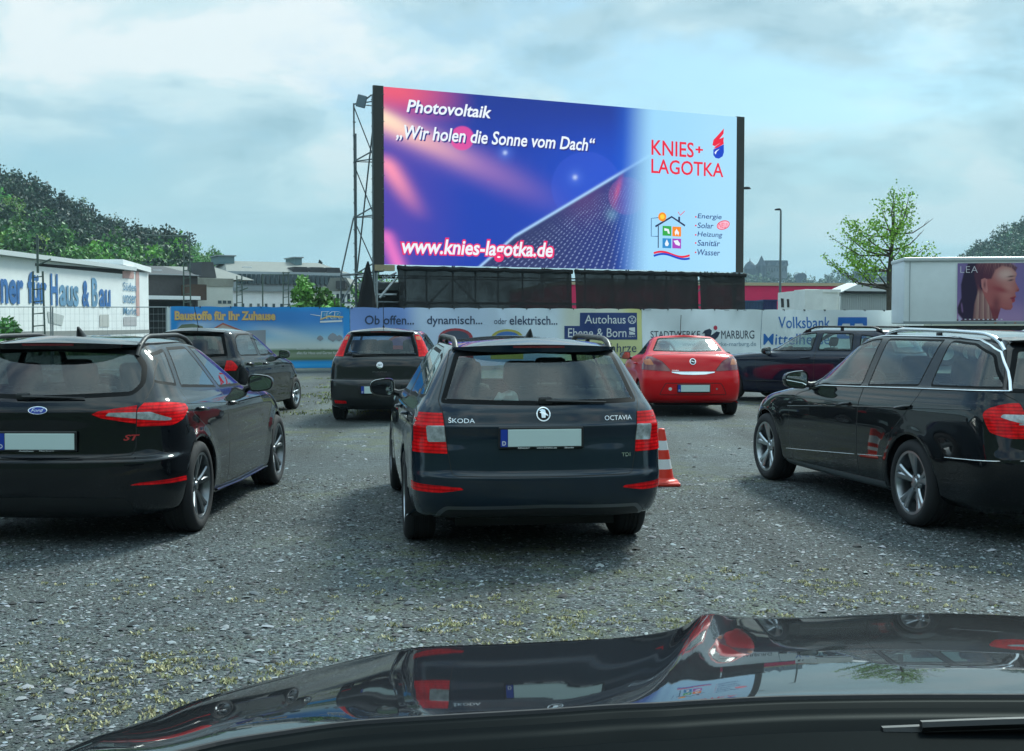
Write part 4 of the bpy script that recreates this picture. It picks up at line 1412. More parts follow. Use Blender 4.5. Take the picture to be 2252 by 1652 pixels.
def navy_estate():
    """navy estate behind the black one, nose to the left"""
    pt = paint_mat('navy_paint', (.006, .009, .028), dust=.03)
    rows = [(.20, .18, .18, -.86, 3.28, .78, .45, .6), (.25, .22, .22, -.98, 3.40, .85, .45, .7), (.40, .38, .42, -1.03, 3.47, .882, .42, .75),
            (.55, .54, .56, -1.035, 3.48, .89, .40, .8), (.66, .66, .66, -1.02, 3.45, .89, .40, .8), (.80, .80, .76, -1.0, 3.36, .885, .40, .8),
            (.90, .89, .86, -.99, 3.2, .872, .40, .8), (.965, .955, .94, -.97, 2.75, .85, .40, .75),
            (1.0, .99, 1.0, -.945, 2.05, .825, .38, .6), (1.03, 1.02, 1.04, -.92, 1.95, .805, .37, .6), (1.36, 1.37, 1.38, -.72, 1.24, .645, .30, .33),
            (1.42, 1.43, 1.44, -.66, 1.0, .585, .28, .30)]
    head = 47
    p = offset_pt((4.40, 25.0, 0), head, -2.62, -.86)
    c = Car('estate_car', 'navy blue estate with black roof rails standing sideways in front of the white banner', 'car', rows, pt, p, head,
            (2.62, .32, .37, .875, .205, .22), sub=5, ns=36)
    fw = rpoly([(1.80, 1.01), (1.10, 1.355), (.74, 1.385), (.78, 1.03)], .05)
    rw = rpoly([(.66, 1.035), (.63, 1.385), (-.02, 1.37), (-.06, 1.04)], .04)
    qw = rpoly([(-.20, 1.06), (-.16, 1.355), (-.42, 1.32), (-.60, 1.12), (-.58, 1.08)], .05)
    d1 = rpoly([(2.0, .92), (1.82, 1.0), (1.12, 1.385), (.69, 1.405), (.69, .26), (1.95, .26)], .04)
    d2 = rpoly([(.69, .26), (.69, 1.405), (-.06, 1.39), (-.12, 1.03), (-.1, .80), (.3, .62), (.42, .26)], .04)
    c.panels([d1, d2], [(fw, M_GLASS, M_SEAL), (rw, M_GLASS, M_SEAL), (qw, M_GLASS, M_SEAL)])
    c.tailgate(rpoly([(-.02, 1.42), (.56, 1.39), (.68, 1.0), (.62, .65), (-.02, .62)], .03),
               rpoly([(-.06, 1.39, 0), (.54, 1.36), (.66, 1.0), (-.06, .98, 0)], .04), glass=M_GLASS)
    hl = [c.cut(rpoly([(2.92, .70), (3.15, .62), (3.7, .60), (3.7, .78), (3.05, .80)], .03), 90, (2.7, 4)),
          c.cut([(.42, .60), (1.0, .60), (1.0, .79), (.42, .76)], 0, (3.0, 4))]
    c.windscreen([(-.06, 1.42), (.55, 1.395), (.72, 1.04), (-.06, 1.05)])
    c.claimed |= set(hl)
    c.finish_body()
    c.build_glazing()
    c.patch('headlight', tuple(hl), M_CLEAR, off=.005)
    c.run_wheels((5, .16, .05, .035, 0))
    c.cabin(z=.38, belt=.96)
    c.strip('side_moulding', [(2.2, .42), (.42, .44)], .014, M_BLACK, out=.002)
    c.roof_rails((-.60, 1.10), .56, M_BLACK, .065, .019)
    c.mirrors(1.66, 1.02, .80, .21, .15, m=M_BLACK)
    c.handle(0, .88, .90); c.handle(1, .05, .91)
    return c

CARS = [dark_estate(), black_estate(), sport_hatch(), grey_hatch(), small_hatch(), red_coupe(), navy_estate()]


# ------------------------------------------------------------------ ground
def gravel_mat():
    m = bpy.data.materials.new('gravel')
    m.use_nodes = True
    nt = m.node_tree
    b = nt.nodes['Principled BSDF']
    t = NN(nt, 'ShaderNodeTexCoord')
    O = t.outputs['Object']
    v1 = NN(nt, 'ShaderNodeTexVoronoi', i_Scale=42.0, i_Randomness=1.0); nt.links.new(O, v1.inputs['Vector'])
    v2 = NN(nt, 'ShaderNodeTexVoronoi', i_Scale=110.0); nt.links.new(O, v2.inputs['Vector'])
    v3 = NN(nt, 'ShaderNodeTexVoronoi', i_Scale=9.0); nt.links.new(O, v3.inputs['Vector'])
    n1 = NN(nt, 'ShaderNodeTexNoise', i_Scale=.55, i_Detail=6.0, i_Roughness=.6); nt.links.new(O, n1.inputs['Vector'])
    n2 = NN(nt, 'ShaderNodeTexNoise', i_Scale=2.6, i_Detail=8.0, i_Roughness=.65); nt.links.new(O, n2.inputs['Vector'])
    n3 = NN(nt, 'ShaderNodeTexNoise', i_Scale=.23, i_Detail=5.0); nt.links.new(O, n3.inputs['Vector'])
    s1 = NN(nt, 'ShaderNodeSeparateColor'); nt.links.new(v1.outputs['Color'], s1.inputs[0])
    s2 = NN(nt, 'ShaderNodeSeparateColor'); nt.links.new(v2.outputs['Color'], s2.inputs[0])
    c1 = ramp(nt, [(0, (0.046, 0.055, 0.06)), (.45, (0.091, 0.104, 0.109)), (.8, (0.15, 0.169, 0.174)), (1, (0.286, 0.312, 0.312))], s1.outputs[0])
    c2 = ramp(nt, [(0, (0.039, 0.047, 0.052)), (.6, (0.098, 0.111, 0.114)), (1, (0.221, 0.24, 0.24))], s2.outputs[1])
    col = mixc(nt, ramp(nt, [(.42, 0.0), (.62, 1.0)], n2.outputs[0]).outputs[0], c1.outputs[0], c2.outputs[0])
    # fine grey-brown dirt showing between the stones, darker damp patches, thin moss
    dirt = ramp(nt, [(.44, 0.0), (.64, .85)], n1.outputs[0])
    col = mixc(nt, dirt.outputs[0], col, (0.094, 0.099, 0.091))
    moss = mathn(nt, 'MULTIPLY', ramp(nt, [(.46, 0.0), (.62, .9)], n3.outputs[0]).outputs[0], ramp(nt, [(.45, 0.0), (.6, 1.0)], n2.outputs[0]).outputs[0])
    col = mixc(nt, moss, col, (.150, .155, .065))
    damp = ramp(nt, [(.36, .72), (.56, 1.06)], n3.outputs[0])
    col = mixc(nt, 1.0, col, damp.outputs[0], 'MULTIPLY')
    # faint wheel lanes worn into the stones
    mpt = NN(nt, 'ShaderNodeMapping'); mpt.inputs['Scale'].default_value = (.55, .05, 1); mpt.inputs['Rotation'].default_value = (0, 0, R(7)); nt.links.new(O, mpt.inputs[0])
    n4 = NN(nt, 'ShaderNodeTexNoise', i_Scale=1.6, i_Detail=3.0); nt.links.new(mpt.outputs[0], n4.inputs['Vector'])
    col = mixc(nt, 1.0, col, ramp(nt, [(.35, .62), (.5, 1.0), (.66, 1.32)], n4.outputs[0]).outputs[0], 'MULTIPLY')
    col = mixc(nt, 1.0, col, (.64, .72, .72), 'MULTIPLY')
    nt.links.new(col, b.inputs['Base Color'])
    b.inputs['Roughness'].default_value = .85
    h = mathn(nt, 'ADD', mathn(nt, 'MULTIPLY', v1.outputs['Distance'], -1.0), mathn(nt, 'MULTIPLY', v2.outputs['Distance'], -.5))
    h = mathn(nt, 'ADD', h, mathn(nt, 'MULTIPLY', n2.outputs[0], .8))
    bp = NN(nt, 'ShaderNodeBump', i_Strength=.9, i_Distance=.02)
    nt.links.new(h, bp.inputs['Height'])
    nt.links.new(bp.outputs[0], b.inputs['Normal'])
    return m


b = MB()
b.add([(-2600, -400, 0), (2600, -400, 0), (2600, 4000, 0), (-2600, 4000, 0)], [(0, 1, 2, 3)])
tag(b.build('gravel_ground', gravel_mat()), 'grey gravel ground of the parking field', None, kind='structure')


def bulk(name, V, F, mat_, col=None, parent=None, smooth=False):
    """large mesh from arrays: V (n,3), F (m,k)"""
    me = bpy.data.meshes.new(name)
    V = np.ascontiguousarray(V, dtype=np.float32); F = np.ascontiguousarray(F, dtype=np.int32)
    m, k = F.shape
    me.vertices.add(len(V)); me.vertices.foreach_set('co', V.ravel())
    me.loops.add(m * k); me.loops.foreach_set('vertex_index', F.ravel())
    me.polygons.add(m)
    me.polygons.foreach_set('loop_start', np.arange(0, m * k, k, dtype=np.int32))
    me.polygons.foreach_set('loop_total', np.full(m, k, dtype=np.int32))
    if smooth: me.polygons.foreach_set('use_smooth', np.ones(m, dtype=bool))
    if not isinstance(mat_, (list, tuple)): mat_ = [mat_]
    for q in mat_: me.materials.append(q)
    if col is not None:
        a = me.color_attributes.new('print', 'FLOAT_COLOR', 'POINT')
        c4 = np.ones((len(V), 4), dtype=np.float32); c4[:, :3] = col
        a.data.foreach_set('color', c4.ravel())
    me.update(); me.validate()
    o = bpy.data.objects.new(name, me); C.objects.link(o)
    if parent: o.parent = parent
    return o


def scatter_stones(name, n, y0, y1, smin, smax, label):
    Y = y0 + (y1 - y0) * nrng.random(n) ** 1.25
    X = (nrng.random(n) * 2 - 1) * (Y * .45 + .5)
    s = smin * (smax / smin) ** (nrng.random(n) ** 2.2)
    base = np.array([(1, 0, 0), (.35, .8, .1), (-.6, .7, -.1), (-.95, -.1, .1), (-.3, -.85, 0), (.65, -.7, .1), (.1, .1, .62), (0, 0, -.5)], float)
    f = np.array([(0, 1, 6), (1, 2, 6), (2, 3, 6), (3, 4, 6), (4, 5, 6), (5, 0, 6)])
    V = base[None] * (1 + .35 * (nrng.random((n, 8, 3)) - .5))
    V[:, :, 0] *= 1.0; V[:, :, 1] *= (.55 + .4 * nrng.random(n))[:, None]; V[:, :, 2] *= (.35 + .5 * nrng.random(n))[:, None]
    a = nrng.random(n) * 2 * math.pi
    ca, sa = np.cos(a)[:, None], np.sin(a)[:, None]
    tl = (nrng.random(n) - .5)[:, None] * .5
    x, y, z = V[:, :, 0], V[:, :, 1], V[:, :, 2] + tl * V[:, :, 0]
    V = np.stack([x * ca - y * sa, x * sa + y * ca, z], 2) * s[:, None, None] * .5
    V += np.stack([X, Y, s * .07], 1)[:, None, :]
    F = f[None] + (np.arange(n) * 8)[:, None, None]
    g = .022 + .33 * nrng.random(n) ** 2.4
    tint = np.stack([g * (.82 + .2 * nrng.random(n)), g * 1.0, g * (1.0 + .12 * nrng.random(n))], 1)
    col = np.repeat(tint, 8, 0)
    o = bulk(name, V.reshape(-1, 3), F.reshape(-1, 3), attr_mat(name + '_surface', rough=.85), col)
    return tag(o, label, None, kind='stuff')


scatter_stones('gravel_stones', 120000, 2.3, 12.5, .010, .036, 'loose grey gravel stones covering the ground')
scatter_stones('gravel_stones', 5200, 4, 26, .03, .075, 'larger loose stones lying about on the gravel')


def blades(name, cen, n_each, hgt, wid, spread, cols, label):
    n = len(cen) * n_each
    c = np.repeat(np.asarray(cen, float), n_each, 0)
    a = nrng.random(n) * 2 * math.pi; r_ = spread * np.sqrt(nrng.random(n))
    b0 = c + np.stack([np.cos(a) * r_, np.sin(a) * r_, np.zeros(n)], 1)
    h = hgt * (.5 + nrng.random(n)); ln = (nrng.random(n) * 1.3) * h
    q = nrng.random(n) * 2 * math.pi
    tip = b0 + np.stack([np.cos(q) * ln, np.sin(q) * ln, h], 1)
    w = wid * (.6 + .8 * nrng.random(n))
    px = np.stack([-np.sin(q), np.cos(q), np.zeros(n)], 1) * w[:, None]
    mid = (b0 + tip) / 2 + np.array([0, 0, 1]) * (h * .12)[:, None]
    V = np.stack([b0 - px, b0 + px, mid + px, mid - px, tip + px * .2, tip - px * .2], 1)
    F = (np.array([(0, 1, 2, 3), (3, 2, 4, 5)])[None] + (np.arange(n) * 6)[:, None, None]).reshape(-1, 4)
    cc = np.asarray(cols)[nrng.integers(0, len(cols), n)] * (.75 + .5 * nrng.random(n))[:, None]
    o = bulk(name, V.reshape(-1, 3), F, attr_mat(name + '_blades', rough=.7), np.repeat(cc, 6, 0))
    return tag(o, label, None, kind='stuff')


def clustered(n, x0, x1, y0, y1, k=14, sig=.35):
    cen = np.stack([x0 + (x1 - x0) * nrng.random(k), y0 + (y1 - y0) * nrng.random(k)], 1)
    i = nrng.integers(0, k, n)
    p = cen[i] + nrng.normal(0, sig, (n, 2)) * np.array([1.5, .6])
    return np.concatenate([p, np.full((n, 1), .004)], 1)


dry = np.concatenate([clustered(480, -1.7, .5, 4.2, 6.3, 16, .20), clustered(260, -2.4, 1.8, 4.4, 7.0, 18, .35), clustered(90, 1.2, 3.0, 6.2, 7.6, 6, .3)])
blades('dry_grass', dry, 16, .009, .0040, .032, [(.40, .37, .19), (.46, .42, .23), (.28, .29, .14), (.42, .36, .20)], 'small dry yellow tufts and blossoms lying on the gravel')
grn = np.concatenate([clustered(700, -4.2, -1.9, 20.5, 38, 24, .6), clustered(500, 2, 12, 27, 44, 22, .7), clustered(400, -30, -11, 36, 42, 20, 1.0)])
blades('weeds', grn, 10, .03, .007, .14, [(.12, .17, .04), (.17, .20, .05), (.20, .20, .07)], 'low green weeds and moss growing in the gravel towards the banners')


# ------------------------------------------------------------------ facades and plants far behind
class Facade:
    """vertical plane standing on the ground from picture column u0 at depth Y0 to u1 at depth Y1"""

    def __init__(s, name, label, cat, u0, Y0, u1, Y1, group=None):
        s.A = Vector((((u0 - 1125.5) / FPX) * Y0, Y0, 0)); s.B = Vector((((u1 - 1125.5) / FPX) * Y1, Y1, 0))
        d = s.B - s.A
        s.W = d.length
        s.dir = d / s.W
        s.root = thing(name, label, cat, s.A, math.atan2(d.y, d.x), group)

    def x(s, u):
        k = (u - 1125.5) / FPX
        return (s.A.x - k * s.A.y) / (k * s.dir.y - s.dir.x)

    def z(s, u, v):
        Y = s.A.y + s.dir.y * s.x(u)
        return P(u, v, Y).z

    def p(s, u, v): return s.x(u), s.z(u, v)

    def poly(s, name, pts, m, off=.01, parent=None, thick=0.0):
        """flat outline given in picture positions"""
        q = [s.p(*p) for p in pts]
        if thick:
            b = MB(); b.prism(q, -off - thick, -off, 'xz')
            return b.build(name, m, parent or s.root)
        return mesh_obj(name, [(x, -off, z) for x, z in q], [tuple(range(len(q)))], m, parent or s.root)

    def text(s, st, u0, u1, v0, v1, m, um=None, name='lettering', bold=.02, shear=0.0, off=.015, parent=None, join=None):
        """writing between columns u0..u1, rows v0 (top) .. v1 (bottom) measured at column um"""
        um = u0 if um is None else um
        x0, x1 = s.x(u0), s.x(u1)
        z1, z0 = s.z(um, v0), s.z(um, v1)
        v, f = text2d(st, bold, shear)
        return mesh_obj(name, [(x0 + p[0] * (x1 - x0), -off, z0 + p[1] * (z1 - z0)) for p in v], f, m, parent or s.root)


def leaf_quads(cen, size, flat=.6):
    n = len(cen)
    a = nrng.normal(0, 1, (n, 3)); a /= np.linalg.norm(a, axis=1, keepdims=True)
    b_ = nrng.normal(0, 1, (n, 3)); b_ -= a * (a * b_).sum(1, keepdims=True); b_ /= np.linalg.norm(b_, axis=1, keepdims=True)
    s = (size * (.6 + .8 * nrng.random(n)))[:, None] if np.isscalar(size) else size[:, None]
    V = np.stack([cen - a * s, cen - b_ * s * flat, cen + a * s, cen + b_ * s * flat], 1)
    return V.reshape(-1, 3), np.arange(n * 4).reshape(-1, 4)


def crown_points(n, c, r, lumps=9):
    """points filling an uneven crown: several overlapping leaf masses"""
    c = np.asarray(c, float); r = np.asarray(r, float)
    lc = nrng.normal(0, 1, (lumps, 3)); lc /= np.linalg.norm(lc, axis=1, keepdims=True)
    lc *= (.35 + .5 * nrng.random((lumps, 1)))
    lr = .30 + .28 * nrng.random(lumps)
    i = nrng.integers(0, lumps, n)
    d = nrng.normal(0, 1, (n, 3)); d /= np.linalg.norm(d, axis=1, keepdims=True)
    p = lc[i] + d * (lr[i] * nrng.random(n) ** .45)[:, None]
    return c + p * r, i


M_LEAF = attr_mat('foliage', rough=.6)
M_BARK = mat('bark', (.075, .065, .05), .9, var=.3, vscale=6, bump=.5, bscale=20)


def leafcol(n, base, spread=.35, lump=None):
    c = 2.3 * np.asarray(base, float)[None] * (1 - spread + 2 * spread * nrng.random((n, 1)))
    c = c * (1 + .15 * (nrng.random((n, 3)) - .5))
    if lump is not None:
        k = .45 + 1.05 * np.random.default_rng(3).random(64)
        c = c * k[lump % 64][:, None]
    return np.clip(c, .003, .9)


def tree(name, label, base, h, r, col, n=900, leaf=.25, trunk=.12, group=None, lumps=10, low=.25, conifer=False):
    t = thing(name, label, 'tree', base, rnd.uniform(0, 6), group)
    b = MB()
    b.tube([(0, 0, -.1), (.05 * r, .02 * r, h * .35), (-.03 * r, 0, h * .7), (0, 0, h * .92)], trunk, 8, sc=[1.2, .9, .6, .15])
    for k in range(7):
        q = rnd.uniform(0, 6.28); z0 = h * rnd.uniform(low, .65)
        b.tube([(0, 0, z0), (math.cos(q) * r * .4, math.sin(q) * r * .4, z0 + h * .10), (math.cos(q) * r * .8, math.sin(q) * r * .8, z0 + h * .16)], trunk * .35, 5, sc=[1, .6, .2])
    auto_smooth(b.build('trunk', M_BARK, t), 60)
    if conifer:
        z = nrng.random(n) ** 1.3
        rr = r * (1 - z) * (.55 + .45 * np.abs(np.sin(z * 34))) * np.sqrt(nrng.random(n))
        q = nrng.random(n) * 6.283
        pts = np.stack([np.cos(q) * rr, np.sin(q) * rr, h * (low + (1 - low) * z)], 1); lump = (z * 20).astype(int)
    else:
        pts, lump = crown_points(n, (0, 0, h * (low + 1) / 2), (r, r, h * (1 - low) / 2), lumps)
    V, F = leaf_quads(pts, leaf)
    o = bulk('crown', V, F, M_LEAF, np.repeat(leafcol(n, col, .3, lump), 4, 0), t)
    return t


# ------------------------------------------------------------------ wooded hills
def hill(name, ridge, Yr, Yb, label):
    """terrain between a ridge line (picture points at depth Yr) and its foot at depth Yb"""
    V = []; n = 14
    for u, v in ridge:
        top = P(u, v, Yr)
        for k in range(n + 1):
            t = k / n
            Y = Yr + (Yb - Yr) * t
            V.append(((u - 1125.5) / FPX * Y, Y, -.5 + (top.z + .5) * (1 - t) ** 1.15))
        V.append(((u - 1125.5) / FPX * (Yr + 120), Yr + 120, -.5))
    m = n + 2
    F = [(i * m + j, i * m + j + 1, (i + 1) * m + j + 1, (i + 1) * m + j) for i in range(len(ridge) - 1) for j in range(n)]
    F += [(i * m, (i + 1) * m, (i + 1) * m + m - 1, i * m + m - 1) for i in range(len(ridge) - 1)]
    return tag(mesh_obj(name, V, F, mat(name + '_soil', (.025, .04, .018), .95, var=.4, vscale=.05), smooth=True), label, None, kind='structure')


def on_hill(ridge, Yr, Yb, u, t):
    us = [p[0] for p in ridge]; vs = [p[1] for p in ridge]
    v = np.interp(u, us, vs)
    top = P(u, v, Yr)
    Y = Yr + (Yb - Yr) * t
    return ((u - 1125.5) / FPX * Y, Y, -.5 + (top.z + .5) * (1 - t) ** 1.15)


def forest(name, ridge, Yr, Yb, n, hmin, hmax, palette, leaf, per, label, trange=(0, 1), urange=None):
    VV = []; FF = []; CC = []; k = 0
    u0, u1 = urange or (ridge[0][0], ridge[-1][0])
    for i in range(n):
        u = rnd.uniform(u0, u1); t = rnd.uniform(*trange)
        if i % 4 == 0: t = rnd.uniform(0, .04) + trange[0]
        b0 = on_hill(ridge, Yr, Yb, u, t)
        h = rnd.uniform(hmin, hmax)
        r_ = h * rnd.uniform(.28, .45)
        pts, lump = crown_points(per, (b0[0], b0[1], b0[2] + h * .55), (r_, r_, h * .5), 7)
        V, F = leaf_quads(pts, leaf, .75)
        wts = palette(t)
        c = leafcol(per, wts, .35, lump)
        VV.append(V); FF.append(F + k); CC.append(np.repeat(c, 4, 0)); k += len(V)
    o = bulk(name, np.concatenate(VV), np.concatenate(FF), M_LEAF, np.concatenate(CC))
    return tag(o, label, None, kind='stuff')


RIDGE_L = [(-420, 351), (-200, 401), (-40, 443), (0, 449), (73, 481), (127, 501), (183, 539), (243, 561), (304, 587), (351, 581), (395, 588), (440, 603), (500, 620), (560, 650), (640, 718)]
hill('hill', RIDGE_L, 380, 190, 'wooded hillside rising to the left')


def pal_left(t):
    if t < .45: return rnd.choice([(.006, .021, .009), (.008, .026, .010), (.013, .036, .012), (.010, .022, .009)])
    return rnd.choice([(.008, .026, .010), (.030, .10, .012), (.055, .14, .014), (.018, .058, .012)])


forest('hillside_forest', RIDGE_L, 380, 190, 620, 8, 14, pal_left, .42, 420, 'dark pines and mixed wood covering the left hillside', (0, .86), (-330, 400))
forest('ridge_wood', RIDGE_L, 380, 190, 60, 6, 10, lambda t: rnd.choice([(.050, .13, .025), (.065, .15, .028), (.045, .11, .022)]), .30, 380, 'bright green wood at the lower end of the ridge', (0, .5), (385, 500))
BRIGHT = [(18, 500, .42, 13, (.10, .12, .02)), (45, 475, .45, 15, (.075, .15, .022)), (100, 445, .30, 12, (.05, .14, .025)), (150, 470, .55, 13, (.055, .14, .024)),
          (10, 430, .25, 11, (.045, .13, .024)), (235, 505, .60, 12, (.05, .14, .024)), (290, 535, .66, 11, (.065, .15, .025)), (185, 505, .62, 12, (.045, .12, .024)),
          (128, 500, .70, 11, (.050, .125, .022)), (60, 520, .68, 12, (.085, .12, .022)), (345, 545, .60, 10, (.05, .13, .024))]
for i, (u, v, t, h, col) in enumerate(BRIGHT):
    p = on_hill(RIDGE_L, 380, 190, u, t)
    tree('broadleaf_tree', ['yellowish tree low on the hillside at the frame edge', 'tall spring green tree low on the left hillside', 'bright green tree standing among dark pines halfway up',
                            'bright tree lower than the pines above the white hall', 'spring green tree highest up the hillside by the frame edge', 'bright pointed tree above the hall roof',
                            'yellow green tree above the right end of the hall roof', 'mid green tree between two brighter ones on the slope', 'round green tree just above the hall roof edge',
                            'olive yellow tree behind the first lattice mast', 'small green tree at the end of the pine slope'][i],
         p, h, h * .36, tuple(c_ * 1.5 for c_ in col), 2400, .28, .2, 'bright broadleaf trees on the hillside', 9, .12)

RIDGE_C = [(1180, 662), (1400, 644), (1560, 634), (1630, 628), (1700, 626), (1745, 634), (1800, 640), (1850, 628), (1900, 618), (1960, 622), (2010, 634), (2060, 662)]
hill('castle_hill', RIDGE_C, 1250, 700, 'far wooded hill carrying the castle')
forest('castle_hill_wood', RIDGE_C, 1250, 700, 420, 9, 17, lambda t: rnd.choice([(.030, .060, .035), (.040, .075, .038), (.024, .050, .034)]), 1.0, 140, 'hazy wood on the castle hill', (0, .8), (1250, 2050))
RIDGE_R = [(2030, 674), (2080, 626), (2130, 596), (2180, 574), (2230, 540), (2300, 494), (2420, 454)]
hill('right_hill', RIDGE_R, 620, 380, 'wooded hill at the right edge')
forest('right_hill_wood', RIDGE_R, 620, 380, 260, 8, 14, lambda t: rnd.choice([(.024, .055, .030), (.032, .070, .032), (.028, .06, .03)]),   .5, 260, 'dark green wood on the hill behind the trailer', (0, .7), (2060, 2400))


# ------------------------------------------------------------------ buildings
M_WALLW = mat('white_render', (.86, .88, .87), .8, var=.06, vscale=.6)
M_WALLC = mat('cream_render', (.66, .67, .60), .85, var=.10, vscale=.5)
M_ROOFG = mat('grey_roof', (.21, .22, .20), .75, var=.15, vscale=1.5)
M_ROOFD = mat('slate_roof', (.050, .052, .056), .7, var=.2, vscale=2)
M_BRICKD = mat('dark_brick', (.060, .056, .055), .85, var=.25, vscale=3)
M_WIN = mat('window_glass', (.03, .05, .06), .08, coat=.5)
M_BLUEL = mat('blue_paint_letter', (.035, .16, .42), .7, var=.25, vscale=1.2)
M_BLUEF = mat('faded_blue_letter', (.14, .30, .46), .7, var=.3, vscale=1.0)
M_PINK = mat('faded_red_sign', (.60, .36, .33), .7, var=.2, vscale=1.0)
M_TRIMG = mat('grey_trim', (.25, .29, .30), .5)
M_DARK = mat('dark_opening_and_shade', (.01, .012, .012), .8)


def quad_box(F, name, u0, u1, zb, zt, depth, m, y0=0.0, parent=None):
    b = MB()
    x0, x1 = F.x(u0), F.x(u1)
    b.box(((x0 + x1) / 2, y0 + depth / 2, (zb + zt) / 2), (abs(x1 - x0), depth, zt - zb))
    return b.build(name, m, parent or F.root)


# white hall with painted advertising
F = Facade('warehouse', 'long white hall with blue painted lettering below the hillside', 'warehouse', -260, 58, 328, 98)
x1 = F.W
zt0, zt1 = F.z(-260, 508), F.z(328, 600)
zA = F.z(0, 562); zB = F.z(328, 601)
za = zA + (zA - zB) * (0 - F.x(0)) / (F.x(0) - x1) * -1
za = zB + (zA - zB) * (x1 - 0) / (x1 - F.x(0))
b = MB(); b.prism([(0, -.2), (x1, -.2), (x1, zB), (0, za)], 0, 26, 'xz'); b.build('wall', M_WALLW, F.root)
b = MB(); b.prism([(-.3, za + .02), (x1 - 4.2, zB + (za - zB) * 4.2 / x1 + .02), (x1 - 4.2, zB + (za - zB) * 4.2 / x1 + .30), (-.3, za + .30)], -.45, 26.2, 'xz')
b.build('roof_edge', mat('hall_roof_edge', (.62, .66, .66), .5), F.root)
b = MB(); b.prism([(x1 - 6.6, zB + .35), (x1 + .05, zB + .05), (x1 + .05, zB + .45), (x1 - 6.6, zB + .75)], -.22, 26.1, 'xz'); b.build('end_parapet', M_WALLW, F.root)
F.poly('painted_eaves_shade', [(80, 579), (275, 594), (275, 603), (80, 585)], M_DARK, .02)  # flat dark strip, painted shade under the roof edge
cr = lambda x, y: ((0 + x / 3.753) / 1.0946, (390 + y / 3.753) / 1.0946)


def crtext(st, x0, x1, y0, y1, xm, m, bold=.03):
    (u0, v0), (u1, v1), (um, _) = cr(x0, y0), cr(x1, y1), cr(xm, 0)
    F.text(st, u0, u1, v0, v1, m, um, bold=bold, off=.05)


crtext('ner', 10, 215, 1060, 1285, 110, M_BLUEL)
crtext('für', 255, 425, 998, 1282, 340, M_BLUEL)
crtext('H', 460, 525, 1010, 1298, 490, M_BLUEL); crtext('aus', 540, 712, 1115, 1305, 625, M_BLUEF)
crtext('&', 745, 808, 1072, 1310, 775, M_BLUEL)
crtext('B', 832, 885, 1048, 1310, 860, M_BLUEF); crtext('au', 898, 1000, 1150, 1315, 950, M_BLUEL)
for st, y0, y1 in (('Süden', 1090, 1165), ('unser', 1205, 1275), ('Markt', 1310, 1380)): crtext(st, 1115, 1232, y0, y1, 1170, M_BLUEF, .01)
F.poly('painted_sign', [cr(1112, 985), cr(1215, 990), cr(1215, 1055), cr(1112, 1050)], M_PINK, .03)
F.poly('painted_sign', [cr(1232, 990), cr(1262, 992), cr(1262, 1390), cr(1232, 1390)], M_PINK, .03)
F.poly('wall_patch', [cr(1115, 1400), cr(1235, 1400), cr(1235, 1480), cr(1115, 1480)], mat('repaired_wall_patch', (.46, .45, .46), .8), .03)
F.poly('wall_patch', [cr(900, 1380), cr(985, 1380), cr(985, 1490), cr(900, 1490)], mat('stained_wall_patch', (.52, .52, .49), .8), .03)
F.poly('wall_patch', [cr(430, 1350), cr(580, 1390), cr(560, 1480), cr(440, 1450)], mat('grey_wall_stain', (.50, .53, .52), .8), .03)
F.poly('plinth', [cr(0, 1535), cr(1350, 1515), cr(1350, 1545), cr(0, 1600)], mat('concrete_plinth', (.25, .26, .25), .9), .02)

# dark brick shed with a canopy, beside the hall
F = Facade('brick_shed', 'dark brick shed with slate roof between the white hall and the cream block', 'building', 300, 118, 436, 122)
zt = F.z(400, 606)
b = MB(); b.prism([(0, 0), (F.W, 0), (F.W, zt), (0, zt)], 0, 14, 'xz'); b.build('wall', M_BRICKD, F.root)
b = MB(); zr = F.z(400, 579)
b.add([(-.3, -.4, zt - .02), (F.W + .2, -.4, zt - .02), (F.W - .6, 7, zr), (-3, 7, zr), (F.W + .2, 14.3, zt), (-.3, 14.3, zt)], [(0, 1, 2, 3), (3, 2, 4, 5), (1, 4, 2)])
b.build('roof', M_ROOFD, F.root)
b = MB(); z = F.z(360, 656); b.box((F.x(352), -1.4, z), (F.x(425) - F.x(300), 3, .35)); b.build('canopy', M_WALLW, F.root)
quad_box(F, 'opening', 318, 412, 0, z - .3, .1, M_DARK, -.06)
quad_box(F, 'timber_cabin', 399, 433, F.z(416, 661), F.z(416, 627), 2.2, mat('brown_timber', (.075, .045, .03), .8, var=.2), -2.3)
b = MB(); b.bar((F.x(330), -.2, zt + .03), (F.W, -.2, zt + .03), .06); b.build('gutter', M_TRIMG, F.root)
for u, h in ((378, 592), (405, 605)): pass
b = MB(); b.box((F.x(378), 3.2, zr - .9), (.9, .1, .7)); b.build('roof_light', M_WALLW, F.root)

